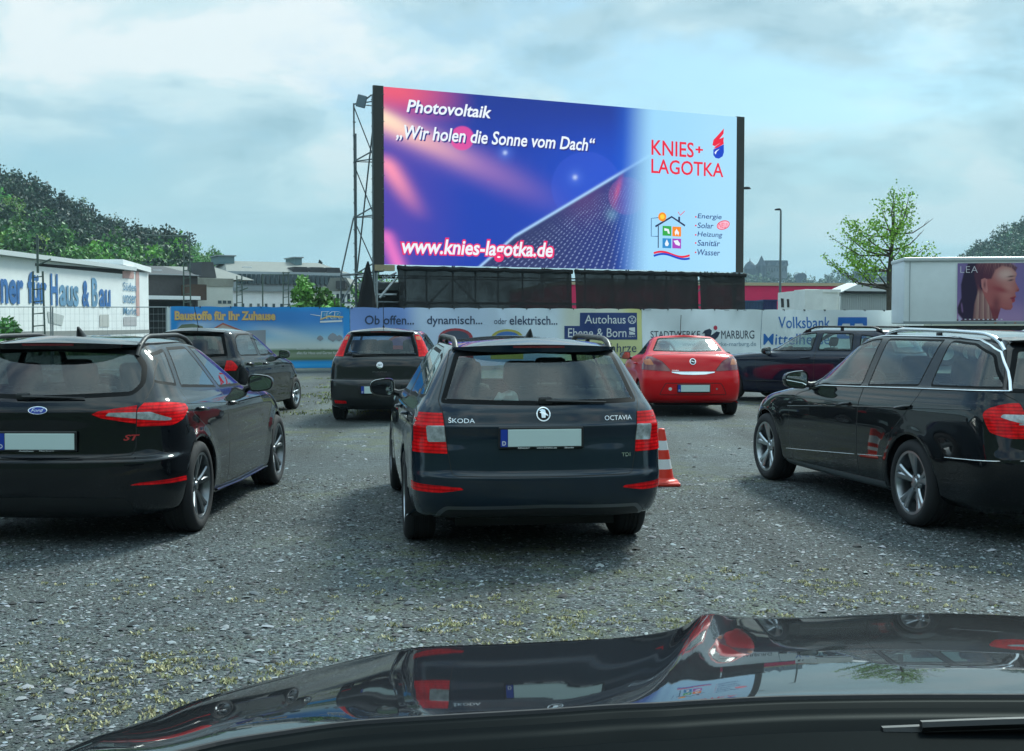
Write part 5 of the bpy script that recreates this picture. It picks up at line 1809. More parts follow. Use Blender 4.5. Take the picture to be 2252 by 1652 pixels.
# cream block
F = Facade('block_building', 'cream windowless block under a grey roof with a dormer', 'building', 436, 124, 513, 126)
zt = F.z(470, 612)
b = MB(); b.prism([(0, 0), (F.W, 0), (F.W, zt), (0, zt)], 0, 12, 'xz'); b.build('wall', M_WALLC, F.root)
b = MB(); b.box((F.W / 2, 3, zt - .42), (F.W + .12, 6.2, .8)); b.build('parapet', mat('stained_parapet', (.30, .30, .25), .9, var=.25, vscale=1), F.root)
b = MB(); zr = F.z(470, 579); b.add([(-.6, 2.2, zt - .03), (F.W + 3.2, 2.2, zt - .03), (F.W + 1.4, 9, zr), (-2.2, 9, zr), (F.W + 3.2, 16, zt), (-.6, 16, zt)], [(0, 1, 2, 3), (3, 2, 4, 5), (0, 3, 5), (1, 4, 2)])
rf = b.build('roof', M_ROOFG, F.root)
b = MB(); b.prism([(F.x(462), zt + .15), (F.x(497), zt + .15), (F.x(490), zt + 1.75), (F.x(464), zt + 1.75)], 2.6, 7, 'xz'); b.build('dormer', M_ROOFD, rf)
for k in range(3):
    quad_box(F, 'window', 480 + k * 10.5, 488 + k * 10.5, F.z(480, 668), F.z(480, 661), .05, M_WIN, -.04)

# long white building with mansard roof
F = Facade('long_building', 'long white building with grey mansard roof, dormers and a row of windows', 'building', 505, 150, 770, 157)
ze = F.z(560, 631); zk = F.z(560, 619); zr = F.z(560, 584)
W = F.W
b = MB(); b.prism([(0, 0), (W, 0), (W, ze), (0, ze)], 0, 16, 'xz'); b.build('wall', M_WALLW, F.root)
b = MB(); b.prism([(-.3, ze - .55), (W + .3, ze - .55), (W + .3, ze - .1), (-.3, ze - .1)], -.45, 16.3, 'xz'); b.build('cornice', M_TRIMG, F.root)
b = MB()
b.add([(-.2, -.3, ze - .1), (W + .2, -.3, ze - .1), (W + .2, .5, ze + 1.9), (-.2, .5, ze + 1.9)], [(0, 1, 2, 3)], 1)
b.add([(-.2, .5, ze + 1.9), (W + .2, .5, ze + 1.9), (W - 1.5, 8, zr + .9), (1.5, 8, zr + .9), (W + .2, 16, ze + 1.9), (-.2, 16, ze + 1.9)], [(0, 1, 2, 3), (3, 2, 4, 5), (1, 4, 2), (0, 3, 5)], 0)
rf = b.build('roof', [M_ROOFG, M_TRIMG], F.root)
for k in range(26):
    x = 1.2 + k * .70 * W / 26 / .72
    if x > W - 1: break
    b = MB(); b.box((x, -.27, ze + .95), (.34 * W / 26 / .5, .5, 1.15)); b.build('window', M_WIN, F.root)
for k in range(15):
    x = .7 + k * (W - 1.0) / 15
    b = MB(); b.box((x, -.03, ze - 2.9), (.30, .12, 1.7)); b.build('slit_window', M_WIN, F.root)
for u in (668, 705, 740):
    x = F.x(u)
    b = MB(); b.prism([(x - 1.1, ze + 1.5), (x + 1.0, ze + 1.5), (x + .7, ze + 2.6), (x - 1.0, ze + 2.6)], .7, 3.6, 'xz'); b.build('dormer', M_ROOFD, rf)
for u0, u1 in ((500, 548), (672, 700)):
    b = MB(); x0, x1 = F.x(u0 + 5), F.x(u1)
    b.box(((x0 + x1) / 2, 8, zr + .9), (x1 - x0 - .4, 4, 1.0)); b.box(((x0 + x1) / 2, 8, zr + 1.45), (x1 - x0, 4.4, .14), 1)
    b.build('roof_plant_room', [mat('plant_room', (.13, .22, .24), .4), M_TRIMG], rf)
b = MB(); b.box((F.x(560), 3.2, zr - .4), (1.2, .1, .8)); b.build('roof_light', M_WALLW, rf)
# far house gable between the trees
F = Facade('far_house', 'white gabled house half hidden by the trees beside the scaffold tower', 'house', 722, 128, 776, 128)
ze = F.z(750, 640); zr = F.z(750, 611)
b = MB(); b.prism([(0, 0), (F.W, 0), (F.W, ze), (0, ze)], 0, 8, 'xz'); b.build('wall', M_WALLW, F.root)
b = MB(); b.prism([(-.2, ze), (F.W + .2, ze), (F.W * .75, zr), (F.W * .1, zr)], -.2, 8.2, 'xz'); rf = b.build('roof', M_ROOFG, F.root)
quad_box(F, 'dormer', 742, 763, ze + .2, ze + 1.0, 1.0, M_ROOFD, -1.0, rf)
for u in (728, 740, 752, 764): quad_box(F, 'window', u, u + 6, ze - 1.3, ze - .3, .08, M_WIN, -.05)

# red hall behind the screen
F = Facade('red_hall', 'long low crimson hall with a pale roof edge behind the screen', 'hall', 1235, 118, 2000, 124)
zt = F.z(1700, 622)
M_CRIM = mat('crimson_cladding', (.75, .010, .10), .5, var=.06, vscale=1)
b = MB(); b.prism([(0, 0), (F.W, 0), (F.W, zt - .3), (0, zt - .3)], 0, 30, 'xz'); b.build('wall', M_CRIM, F.root)
b = MB(); b.prism([(-.1, zt - .3), (F.W + .1, zt - .3), (F.W + .1, zt), (-.1, zt)], -.15, 30.1, 'xz'); b.build('roof_edge', mat('ochre_trim', (.52, .42, .26), .5), F.root)
for k in range(9):
    b = MB(); b.box((2 + k * F.W / 9, -.01, zt / 2), (.03, .04, zt - .8)); b.build('cladding_joint', M_CRIM, F.root)

# blue skips, white boxes, tent, sign board
M_SKIP = mat('blue_container_paint', (.035, .08, .17), .5, var=.2, vscale=1.5)
for lab, u0, u1, v0, m in (('dusty blue container beside the screen foot', 1633, 1676, 661, M_SKIP), ('darker blue container next to the white box', 1677, 1707, 659, mat('navy_container', (.02, .03, .12), .5, var=.2))):
    F = Facade('container', lab, 'container', u0, 84, u1, 84, 'containers beside the screen')
    z = F.z(u0, v0)
    b = MB(); b.box((F.W / 2, 1.2, z / 2), (F.W, 2.4, z)); b.build('container_body', m, F.root)
    b = MB()
    for k in range(6): b.box((.2 + k * (F.W - .4) / 5, -.03, z / 2), (.07, .06, z * .9))
    b.box((F.W / 2, -.02, z - .06), (F.W + .06, .10, .12)); b.build('container_ribs', m, F.root)
M_BOXW = mat('white_box_panel', (.80, .82, .79), .55, var=.06, vscale=2)
F = Facade('box_trailer', 'white box trailer with dark end marks in front of the crimson hall', 'trailer', 1709, 74, 1768, 68)
z = F.z(1709, 644)
b = MB(); b.box((F.W / 2, .5, z / 2 + .3), (F.W, 1.0, z - .6)); b.build('box_body', M_BOXW, F.root)
F.poly('end_mark', [(1716, 656), (1722, 657), (1723, 676), (1717, 676)], M_SEAM, .02); F.poly('end_mark', [(1729, 658), (1734, 658), (1735, 676), (1730, 676)], M_SEAM, .02)
b = MB(); b.box((F.W / 2, .5, .35), (F.W * .8, .8, .3)); b.build('chassis', M_BLACK, F.root)
F = Facade('box_trailer', 'plain white box trailer in front of the tent', 'trailer', 1769, 68.5, 1845, 69)
z = F.z(1800, 637)
b = MB(); b.box((F.W / 2, .7, z / 2 + .3), (F.W, 1.3, z - .6)); b.build('box_body', M_BOXW, F.root)
b = MB(); b.box((F.W / 2, -.03, z - .06), (F.W + .05, .06, .14)); b.box((.05, -.03, z / 2), (.1, .06, z - .7)); b.box((F.W - .05, -.03, z / 2), (.1, .06, z - .7)); b.build('box_frame', M_BOXW, F.root)
b = MB(); b.box((F.W / 2, .7, .35), (F.W * .8, 1, .3)); b.build('chassis', M_BLACK, F.root)
F = Facade('storage_tent', 'white storage tent with corrugated grey walls behind the tree', 'tent', 1846, 88, 1990, 90)
ze, zr = F.z(1900, 644), F.z(1900, 628)
b = MB()
for k in range(60):
    x = k * F.W / 60
    b.box((x + F.W / 120, .02 * (k % 2), ze / 2), (F.W / 60 - .01, .1, ze))
b.box((F.W / 2, .9, ze / 2), (F.W, 1.4, ze)); b.box((F.W / 2, -.25, ze + .02), (F.W, .3, .16), 1); b.build('tent_wall', [mat('corrugated_grey', (.42, .45, .44), .5, .2), M_DARK], F.root)  # the dark box at the eaves stands in for roof overhang shade
b = MB(); b.prism([(-.3, ze), (F.W + .1, ze), (F.W + .1, zr + .25), (F.W * .30, zr + .22), (F.W * .16, zr - .05)], -.4, 1.6, 'xz'); b.build('tent_roof', mat('tent_fabric', (.62, .64, .63), .6), F.root)
F = Facade('info_board', 'narrow white panel with vertical dark writing beside the trailer', 'sign', 1964, 60, 1986, 60)
z = F.z(1975, 641)
b = MB(); b.box((F.W / 2, .06, z / 2), (F.W, .08, z)); b.build('panel', M_BOXW, F.root)
b = MB(); b.box((F.W / 2, 0, z - .12), (F.W + .1, .14, .2)); b.build('panel_cap', M_BLACK, F.root)
v, f = text2d('MARBURG', .02)
x0 = F.x(1975)
mesh_obj('lettering', [(x0 + .07 - p[1] * .16, .01, F.z(1975, 674) + p[0] * .55) for p in v], f, mat('dark_letter', (.03, .03, .06), .6), F.root)
F.poly('sign_mark', [(1972, 655), (1978, 651), (1977, 658)], mat('dark_mark', (.02, .02, .03), .6), .02)

# castle on its hill
F = Facade('castle', 'distant hazy castle with a pointed turret on the hill', 'castle', 1658, 1230, 1733, 1230)
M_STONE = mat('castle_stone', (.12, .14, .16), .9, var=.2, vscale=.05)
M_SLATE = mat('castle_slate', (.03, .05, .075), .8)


def cblock(name, u0, u1, v0, v1, d=18, m=M_STONE):
    quad_box(F, name, u0, u1, F.z(u0, v1), F.z(u0, v0), d, m)


cblock('hall_wing', 1668, 1729, 584, 612, 26)
b = MB(); b.prism([F.p(1666, 584), F.p(1731, 584), F.p(1729, 573), F.p(1680, 573)], -1, 27, 'xz'); b.build('roof', M_SLATE, F.root)
cblock('side_wing', 1661, 1672, 590, 612, 20)
b = MB(); b.prism([F.p(1660, 590), F.p(1673, 590), F.p(1670, 582), F.p(1663, 582)], -1, 20, 'xz'); b.build('roof', M_SLATE, F.root)
b = MB(); x, z = F.p(1671, 585); b.lathe([(4, z - 12), (4, z), (5, z), (.2, z + 10)], 10, 'z', c=(x, -3, 0)); b.build('turret', M_SLATE, F.root)
for k in range(3):
    u = 1684 + k * 18
    b = MB(); b.prism([F.p(u, 586), F.p(u + 9, 586), F.p(u + 4.5, 577)], -2.5, 4, 'xz'); b.build('gable', M_STONE, F.root)
for k in range(8):
    u = 1682 + k * 6
    F.poly('window', [(u, 590), (u + 2, 590), (u + 2, 597), (u, 597)], M_WIN, .6)
F = Facade('castle_tower', 'stout round castle tower with a domed roof left of the castle', 'castle tower', 1636, 1230, 1658, 1230)
b = MB(); x, z = F.p(1647, 592); b.lathe([(6.2, z - 22), (6.2, z), (6.6, z), (5, z + 4), (2.6, z + 6.5), (.6, z + 8), (.1, z + 11)], 14, 'z', c=(x, 0, 0)); b.build('tower', M_SLATE, F.root)
F = Facade('far_house', 'hazy grey house on the castle hill to the right of the castle', 'house', 1750, 1200, 1772, 1200)
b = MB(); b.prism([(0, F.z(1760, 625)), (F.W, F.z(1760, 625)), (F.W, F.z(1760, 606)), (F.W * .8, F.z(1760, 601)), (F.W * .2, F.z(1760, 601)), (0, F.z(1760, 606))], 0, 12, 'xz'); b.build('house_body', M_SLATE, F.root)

# ------------------------------------------------------------------ masts, lamps
M_MAST = mat('mast_steel', (.10, .14, .12), .6, .4, var=.2, vscale=3)


def lattice_mast(label, u, v_top, Y, wb, arm=None, plain=0.0):
    base = P(u, 716, Y); h = P(u, v_top, Y).z
    t = thing('catenary_mast', label, 'mast', (base.x, Y, 0), 0, 'railway masts')
    b = MB(); hl = h * (1 - plain)
    for sx in (-1, 1):
        b.tube([(sx * wb / 2, 0, 0), (sx * wb * .38, 0, hl)], .05, 4)
    n = max(4, int(hl / .55))
    for k in range(n):
        z = hl * (k + .5) / n
        w = wb / 2 - wb * .12 * z / hl
        b.bar((-w, 0, z), (w, 0, z + .05), .028, 4)
    if plain: b.bar((0, 0, hl * .98), (0, 0, h), .06, 6)
    b.build('lattice_post', M_MAST, t)
    if arm:
        b = MB()
        for (u0, v0, u1, v1, r_) in arm:
            p, q = P(u0, v0, Y), P(u1, v1, Y)
            b.bar((p.x - base.x, 0, p.z), (q.x - base.x, 0, q.z), r_, 5)
        b.build('arm', M_MAST, t)
    return t


lattice_mast('green topped lattice mast in front of the painted hall', 85, 516, 60, .62, [(85, 583, 112, 570, .045), (88, 580, 106, 574, .03)], .30)
lattice_mast('dark railway mast with a long arm reaching left over the shed', 412, 516, 90, .55, [(412, 521, 317, 517, .045), (317, 517, 338, 532, .03), (392, 520, 412, 519, .09), (338, 532, 412, 530, .015)])
lattice_mast('slim lattice mast in front of the cream block corner', 527, 607, 95, .5, [(527, 640, 545, 633, .05), (527, 625, 520, 626, .04)])
lattice_mast('pale lattice mast in front of the long white building', 629, 598, 95, .5, [(620, 600, 638, 600, .04)])
t = thing('steel_pole', 'thin grey pole before the row of slit windows', 'pole', (P(578, 716, 95).x, 95, 0), 0)
b = MB(); b.bar((0, 0, 0), (0, 0, P(578, 603, 95).z), .06); b.bar((0, 0, P(578, 604, 95).z), (3.0, 0, P(578, 604, 95).z), .03, 5); b.build('post', M_MAST, t)

M_LAMP = mat('lamp_post_grey', (.16, .19, .19), .5, .4)
p = P(1716.5, 463, 100)
t = thing('street_lamp', 'tall thin lamp post with a short hooked head right of the screen', 'street lamp', (p.x, 100, 0), 0)
b = MB(); b.tube([(0, 0, 0), (0, 0, p.z * .5), (0, 0, p.z)], .11, 8, sc=[1.2, .9, .7]); b.build('post', M_LAMP, t)
b = MB(); b.tube([(0, 0, p.z), (-.1, 0, p.z + .12), (-.35, 0, p.z + .1)], .06, 6); b.rbox((-.28, 0, p.z + .06), (.42, .2, .12), .04); b.build('lamp_head', M_DARK, t)
p = P(1640, 416, 62)
t = thing('street_lamp', 'lamp head sticking out behind the right edge of the screen', 'street lamp', (p.x - .55, 62, 0), 0)
b = MB(); b.tube([(0, 0, 0), (0, 0, p.z)], .09, 8); b.build('post', M_LAMP, t)
b = MB(); b.tube([(0, 0, p.z - .05), (.3, 0, p.z + .02), (.5, 0, p.z + .03)], .04, 6); b.lathe([(.02, -.02), (.22, 0), (.16, .09), (.02, .12)], 14, 'z', c=(.58, 0, p.z)); b.build('lamp_head', M_DARK, t)

# ------------------------------------------------------------------ trees in the middle distance
for lab, u, Y, vt, r_, col, n in (('full round green tree in front of the long white building', 678, 78, 607, 1.35, (.055, .13, .022), 2600),
                                ('small bright bush tree at the right foot of the round tree', 735, 74, 640, .85, (.06, .15, .025), 1200),
                                ('green tree behind the scaffold tower', 795, 90, 615, 1.3, (.05, .13, .022), 1500),
                                ('green tree showing under the left corner of the screen', 845, 92, 604, 1.5, (.05, .14, .024), 1500)):
    p = P(u, vt, Y)
    tree('broadleaf_tree', lab, (p.x, Y, 0), p.z, r_ * 1.15, col, n, .17, .1, 'trees beside the screen', 12, .12)
p = P(640, 577, 165); tree('conifer_tree', 'dark conifer top rising over the long roof', (p.x, 190, 0), P(640, 577, 190).z, 2.6, (.016, .035, .03), 500, .45, .2, 'conifers behind the long building', conifer=True, low=.3)
p = P(664, 595, 190); tree('conifer_tree', 'smaller dark conifer top beside the taller one over the roof', (p.x, 190, 0), p.z, 1.6, (.016, .035, .03), 300, .4, .2, 'conifers behind the long building', conifer=True, low=.3)
p = P(-8, 660, 42); tree('leafy_shrub', 'green shrub growing at the mesh fence at the left edge', (p.x, 42, 0), 2.3, .75, (.05, .14, .03), 900, .10, .05, None, 8, .05)
vines = clustered(900, -28, -17, 62, 80, 26, .9)
blades('hall_weeds', vines, 8, .35, .05, .5, [(.06, .14, .025), (.09, .17, .03), (.12, .16, .04)], 'weeds growing along the foot of the white hall')

# maple by the trailer
YT = 58.0
c4 = lambda x, y: ((1700 + x / 2.948) / 1.0946, (420 + y / 2.948) / 1.0946)


def t3(x, y, dy=0.0):
    p = P(*c4(x, y), YT); return Vector((p.x, dy, p.z))


b0 = P(*c4(1302, 970), YT)
t = thing('maple_tree', 'young light green tree with thin open crown beside the trailer', 'tree', (b0.x, YT, 0), 0)
off = Vector((b0.x, 0, 0))
b = MB()
trunk = [Vector((b0.x + .02, 0, -.1)), t3(1302, 970), t3(1298, 800), t3(1300, 700), t3(1310, 560), t3(1325, 420), t3(1330, 300), t3(1322, 150)]
b.tube([p - off for p in trunk], .17, 9, sc=[1.25, 1.0, .85, .75, .55, .4, .25, .08])
tips = [(1320, 110), (1350, 135), (1440, 128), (1300, 190), (1480, 215), (1400, 190), (1510, 190), (1600, 315), (1510, 400), (1005, 312), (1045, 350), (935, 405), (852, 440), (845, 572), (858, 610), (1545, 492), (1640, 560), (1590, 545),
        (1280, 250), (1150, 360), (1400, 330), (1080, 440), (1215, 330), (1250, 420), (1440, 450), (1000, 620), (920, 640), (1100, 560), (1360, 520), (1030, 520), (1180, 520), (1440, 560), (1500, 570), (1130, 640), (1380, 620), (1180, 470), (1320, 370), (1060, 610), (960, 560)]
LP = []; LS = []
for i, (x, y) in enumerate(tips):
    bare = (x, y) in ((1600, 315), (1510, 400), (1510, 190))
    k = 3 if y > 480 else (4 if y > 330 else 5)
    st = trunk[k - (1 if y > 560 else 0)] - off + Vector((0, 0, rnd.uniform(-.25, .15)))
    ex = abs(x - 1310) / 450
    dy = rnd.uniform(-1.5, 1.5) * (.35 + .65 * (1 - ex))
    en = t3(x, y, dy) - off
    md = st.lerp(en, .5) + Vector((rnd.uniform(-.12, .12), dy * .1, -.18 * abs(en.x) + rnd.uniform(-.05, .15)))
    pts = [st, st.lerp(md, .55) + Vector((0, 0, -.02)), md, md.lerp(en, .55) + Vector((0, 0, -.03)), en]
    b.tube(pts, .045, 5, sc=[1.3, .9, .65, .4, .15])
    if bare:
        for q in range(3):
            s_ = md.lerp(en, .3 + .25 * q); b.tube([s_, s_ + Vector((rnd.uniform(-.1, .35), 0, rnd.uniform(-.05, .3)))], .012, 4, sc=[1, .3])
        continue
    n = 150 if y > 250 else 80
    if x < 960 or x > 1520: n = 60
    for q in range(n):
        w = rnd.random() ** .6
        base_ = md.lerp(en, w)
        sg = .10 + .16 * (1 - ex)
        LP.append((base_.x + rnd.gauss(0, sg), base_.y + rnd.gauss(0, .3), base_.z + rnd.gauss(0, sg * .8) - .02)); LS.append(rnd.uniform(.045, .085))
auto_smooth(b.build('trunk', M_BARK, t), 60)
V, Fq = leaf_quads(np.array(LP), np.array(LS), .7)
bulk('crown', V, Fq, M_LEAF, np.repeat(leafcol(len(LP), (.10, .19, .018), .4), 4, 0), t)


# ------------------------------------------------------------------ the LED screen
def S3(p, q, r): return lin(p, q, r)


def emat(name, col, k=1.0): return mat(name, (.005, .005, .005), .6, emit=col, es=k * .8)


SA = Vector(((823 - 1125.5) / FPX * 46, 46, 0)); SB = Vector(((1632 - 1125.5) / FPX * 53, 53, 0))
SW = (SB - SA).length; SANG = math.atan2(SB.y - SA.y, SB.x - SA.x)
SZ0, SZ1 = 3.78, 10.40
screen = thing('video_screen', 'huge lit LED screen showing a blue solar power advertisement', 'video screen', SA, SANG)


def su(u):
    q = (u - 823) / (1632 - 823)
    return q * 46 / (53 - q * 7) * SW


def scx(cx): return su((820 + cx / 2.252) / 1.0946)


def scz(cx, cy):
    q = (cx - 187) / (2172 - 187)
    top = 46 + 178 * q; bot = 1005 + 46 * q
    return SZ0 + (bot - cy) / (bot - top) * (SZ1 - SZ0)


def sp(cx, cy): return scx(cx), scz(cx, cy)


XL, XR = scx(236), scx(2134)
b = MB(); b.box((SW / 2 + .2, .32, (SZ0 + SZ1) / 2), (SW - .7, .5, SZ1 - SZ0 - .1)); b.build('cabinet', M_BLACK, screen)
M_SPANEL = mat('dark_side_panel', (.045, .045, .040), .6)
b = MB(); b.box((XL / 2, .03, (SZ0 + SZ1) / 2), (XL, .12, SZ1 - SZ0 + .01)); b.build('side_panel', M_SPANEL, screen)
b = MB(); b.box(((XR + SW) / 2, .03, (SZ0 + SZ1) / 2), (SW - XR, .12, SZ1 - SZ0 + .01)); b.build('side_panel', M_SPANEL, screen)

# picture shown on the screen
NX, NZ = 440, 190
gx = np.linspace(XL, XR, NX); gz = np.linspace(SZ0 + .02, SZ1 - .02, NZ)
GX, GZ = np.meshgrid(gx, gz)
s_ = GX / SW
q_ = s_ * 53 / (46 + 7 * s_)
CXp = 187 + q_ * (2172 - 187)
CYp = (1005 + 46 * q_) - (GZ - SZ0) / (SZ1 - SZ0) * ((1005 + 46 * q_) - (46 + 178 * q_))


def ss(a, b_, x):
    t = np.clip((x - a) / (b_ - a), 0, 1)
    return t * t * (3 - 2 * t)


def mixa(col, c, w): return col * (1 - w[..., None]) + np.array(c)[None, None] * w[..., None]


img = np.zeros((NZ, NX, 3)) + np.array(S3(26, 62, 176))
img = mixa(img, S3(22, 48, 142), ss(500, 60, CYp) * .9)
img = mixa(img, S3(14, 78, 205), ss(900, 1450, CXp) * ss(150, 600, CYp) * .9)
img = mixa(img, S3(84, 66, 172), ss(750, 250, CXp) * .8)
d1 = np.abs((CYp - 235) - (CXp - 235) * .46)                 # upper pale beam
img = mixa(img, S3(196, 138, 194), np.exp(-(d1 / 85) ** 2) * ss(1350, 320, CXp) * .85)
img = mixa(img, S3(255, 194, 182), np.exp(-(d1 / 55) ** 2) * ss(800, 260, CXp) * .9)
img = mixa(img, S3(240, 92, 118), ss(250, 70, CYp - (CXp - 235) * .12) * ss(760, 300, CXp) * .95)
img = mixa(img, S3(255, 226, 200), np.exp(-((CYp - 215 - (CXp - 235) * .5) / 42) ** 2) * ss(480, 240, CXp))
d2 = np.abs((CXp - 235) - (CYp - 430) * .62)
img = mixa(img, S3(250, 150, 182), np.exp(-(d2 / 58) ** 2) * ss(800, 470, CYp) * ss(380, 480, CYp))
img = mixa(img, S3(238, 120, 200), np.exp(-((CXp - 232 - (CYp - 800) * .4) / 42) ** 2) * ss(790, 860, CYp) * .9)
r_ = np.hypot(CXp - 660, CYp - 330); img = mixa(img, S3(232, 74, 158), ss(68, 60, r_) * .85)
r_ = np.hypot(CXp - 1325, CYp - 590); img = mixa(img, S3(60, 90, 215), ss(192, 182, r_) * .35)
for x_, y_, s__ in ((890, 408, 11), (1265, 540, 12)):
    r_ = np.hypot(CXp - x_, CYp - y_); img = mixa(img, S3(225, 240, 255), np.exp(-(r_ / s__) ** 2)); img = mixa(img, S3(90, 130, 235), np.exp(-(r_ / 38) ** 2) * .45)
lightw = ss(1500, 1690, CXp + (CYp - 600) * .03)
# roof of solar modules
edge = np.where(CXp < 940, 855 + (940 - CXp) * .87, 855 - (CXp - 940) * .592)
inp = ss(-3, 4, CYp - edge)
pan = np.zeros_like(img) + np.array(S3(44, 52, 104))
pan = mixa(pan, S3(34, 52, 128), ss(1000, 1500, CXp))
pan = mixa(pan, S3(96, 60, 120), np.exp(-(np.hypot(CXp - 1310, CYp - 640) / 130) ** 2) * .6)
pan = mixa(pan, S3(235, 80, 70), np.exp(-((CXp - 1497 + (CYp - 600) * .25) / 14) ** 2 - ((CYp - 605) / 60) ** 2) * .9)
r_ = np.hypot(CXp - 1545, CYp - 640); pan = mixa(pan, S3(150, 80, 150), ss(104, 96, r_) * .45)
pan = mixa(pan, S3(110, 160, 190), np.exp(-(np.hypot(CXp - 1465, CYp - 740) / 32) ** 2) * .6)
# rows of bright dots along the modules, fanning out from the far corner
vx, vy = 1640., 360.
ang = np.arctan2(CYp - vy, vx - CXp); rad = np.hypot(CYp - vy, CXp - vx)
ku = (CXp - vx) / (CYp - vy + 1e-6) * 20.0
dotu = np.exp(-(((ku - np.round(ku)) / .10) ** 2))
kv = np.log(np.maximum(CYp - vy, 20)) * 30
dotv = ss(-.15, .2, np.sin(kv * 2 * math.pi / 1.0 + np.round(ku) * 2.1))
pan = mixa(pan, S3(170, 190, 235), dotu * dotv * ss(60, 180, CYp - edge + 60) * .75)
img = img * (1 - inp[..., None]) + pan * inp[..., None]
img = mixa(img, S3(165, 205, 250), np.exp(-((CYp - edge) / 9) ** 2) * (CXp > 730))
img = mixa(img, S3(30, 100, 215), ss(1440, 1570, CXp) * (1 - ss(1570, 1700, CXp)) * .55)
img = mixa(img, S3(160, 218, 254), lightw)
img = mixa(img, S3(178, 228, 254), ss(1700, 2100, CXp) * .5)
idx = np.arange(NX * NZ).reshape(NZ, NX)
Fq = np.stack([idx[:-1, :-1], idx[:-1, 1:], idx[1:, 1:], idx[1:, :-1]], -1).reshape(-1, 4)
V = np.stack([GX.ravel(), np.full(NX * NZ, -.035), GZ.ravel()], 1)
disp = bulk('display', V, Fq, attr_mat('screen_picture', emit=.8), img.reshape(-1, 3), screen)

E_WHITE = emat('screen_white', S3(236, 246, 255)); E_PINK = emat('screen_pink', S3(238, 40, 110)); E_RED = emat('screen_red', S3(238, 24, 60))
E_BLUE = emat('screen_blue', S3(16, 66, 200)); E_NAVY = emat('screen_navy', S3(28, 62, 130)); E_DARK = emat('screen_dark', S3(36, 44, 84))
E_SHAD = emat('screen_shadow_blue', S3(44, 46, 130)); E_PALE = emat('screen_pale', S3(176, 226, 254))


def stext(st, xl, xr, ytop, ybot, xm, m, bold=.015, shear=0.0, off=.05, d=(0, 0), grow=0.0):
    v, f = text2d(st, bold, shear)
    x0, x1 = scx(xl) - grow, scx(xr) + grow
    z1, z0 = scz(xm, ytop) + grow, scz(xm, ybot) - grow
    return mesh_obj('lettering', [(x0 + p[0] * (x1 - x0) + d[0], -off, z0 + p[1] * (z1 - z0) + d[1]) for p in v], f, m, disp)


def spoly(name, pts, m, off=.05):
    return mesh_obj(name, [(*[sp(*p)[0]], -off, sp(*p)[1]) for p in pts], [tuple(range(len(pts)))], m, disp)


def stroke(name, pts, w, m, off=.05):
    """line of even width through picture points"""
    q = [np.array(sp(*p)) for p in pts]
    V = []
    for i in range(len(q)):
        t = q[min(i + 1, len(q) - 1)] - q[max(i - 1, 0)]; t = t / (np.linalg.norm(t) + 1e-9)
        n = np.array((-t[1], t[0])) * w / 2
        V += [(*(q[i] + n)[:1], -off, (q[i] + n)[1]), (*(q[i] - n)[:1], -off, (q[i] - n)[1])]
    return mesh_obj(name, V, [(2 * i, 2 * i + 1, 2 * i + 3, 2 * i + 2) for i in range(len(q) - 1)], m, disp)


def circ(cx, cy, rx, ry=None, n=28, a0=0, a1=2 * math.pi):
    ry = ry or rx
    return [(cx + rx * math.cos(a0 + (a1 - a0) * i / n), cy + ry * math.sin(a0 + (a1 - a0) * i / n)) for i in range(n + (a1 - a0 < 6))]


for dd, m, o in (((.05, -.05), E_SHAD, .045), ((0, 0), E_WHITE, .05)):
    stext('Photovoltaik', 358, 815, 122, 190, 360, m, .022, .22, o, dd)
    stext('„Wir holen die Sonne vom Dach“', 300, 1372, 254, 342, 330, m, .018, .22, o, dd)
stext('www.knies-lagotka.de', 330, 1145, 870, 975, 560, E_PINK, .07, .18, .045, grow=.07)
stext('www.knies-lagotka.de', 330, 1145, 870, 975, 560, E_WHITE, .022, .18, .05)
stext('KNIES', 1675, 1903, 342, 424, 1690, E_RED, .012); stext('+', 1912, 1952, 378, 414, 1930, E_RED, .03)
stext('LAGOTKA', 1675, 2063, 443, 520, 1690, E_RED, .012)
spoly('flame', [(2003, 372), (2008, 345), (2030, 322), (2064, 284), (2062, 312), (2040, 340), (2064, 330), (2062, 352), (2036, 366), (2016, 378)], E_RED)
spoly('flame', [(2010, 392), (2020, 378), (2062, 350), (2064, 366), (2030, 386)], E_RED, .051)
spoly('drop', [(2008, 396), (2064, 368), (2065, 410), (2058, 432), (2038, 444), (2020, 440), (2008, 424)], E_BLUE)
spoly('drop_glint', [(2014, 412), (2022, 402), (2042, 392), (2026, 406), (2020, 422)], E_WHITE, .055)
for st, xr_, y0, y1 in (('Energie', 2055, 738, 772), ('Solar', 2012, 786, 816), ('Heizung', 2060, 834, 868), ('Sanitär', 2048, 878, 910), ('Wasser', 2048, 928, 960)):
    stext(st, 1925, xr_, y0 - 2, y1 - 2, 1960, E_NAVY, .008, .15)
    spoly('bullet', circ(1916, (y0 + y1) / 2 - 2, 4.5, n=10), E_RED)
pill = [(2060 + 33 * math.cos(a) * 1.0 + 4, 797 + 22 * math.sin(a) - 6 * math.cos(a)) for a in np.linspace(0, 2 * math.pi, 29)[:-1]]
spoly('pill', pill, emat('screen_rose', S3(250, 190, 214)), .048)
stroke('pill_rim', pill + pill[:1], .035, E_RED, .052)
stext('NEU!', 2038, 2086, 785, 812, 2060, E_RED, .0, .1, .056)
stroke('house_roof', [(1698, 804), (1786, 752), (1858, 800)], .075, E_DARK); stroke('house_wall', [(1714, 800), (1714, 918)], .045, E_DARK)
stroke('chimney', [(1826, 780), (1826, 752)], .09, E_DARK); stroke('smoke', [(1820, 726), (1832, 744), (1856, 722)], .03, E_RED)
stroke('cable', [(1722, 756), (1676, 760), (1676, 856), (1712, 856)], .03, E_NAVY)
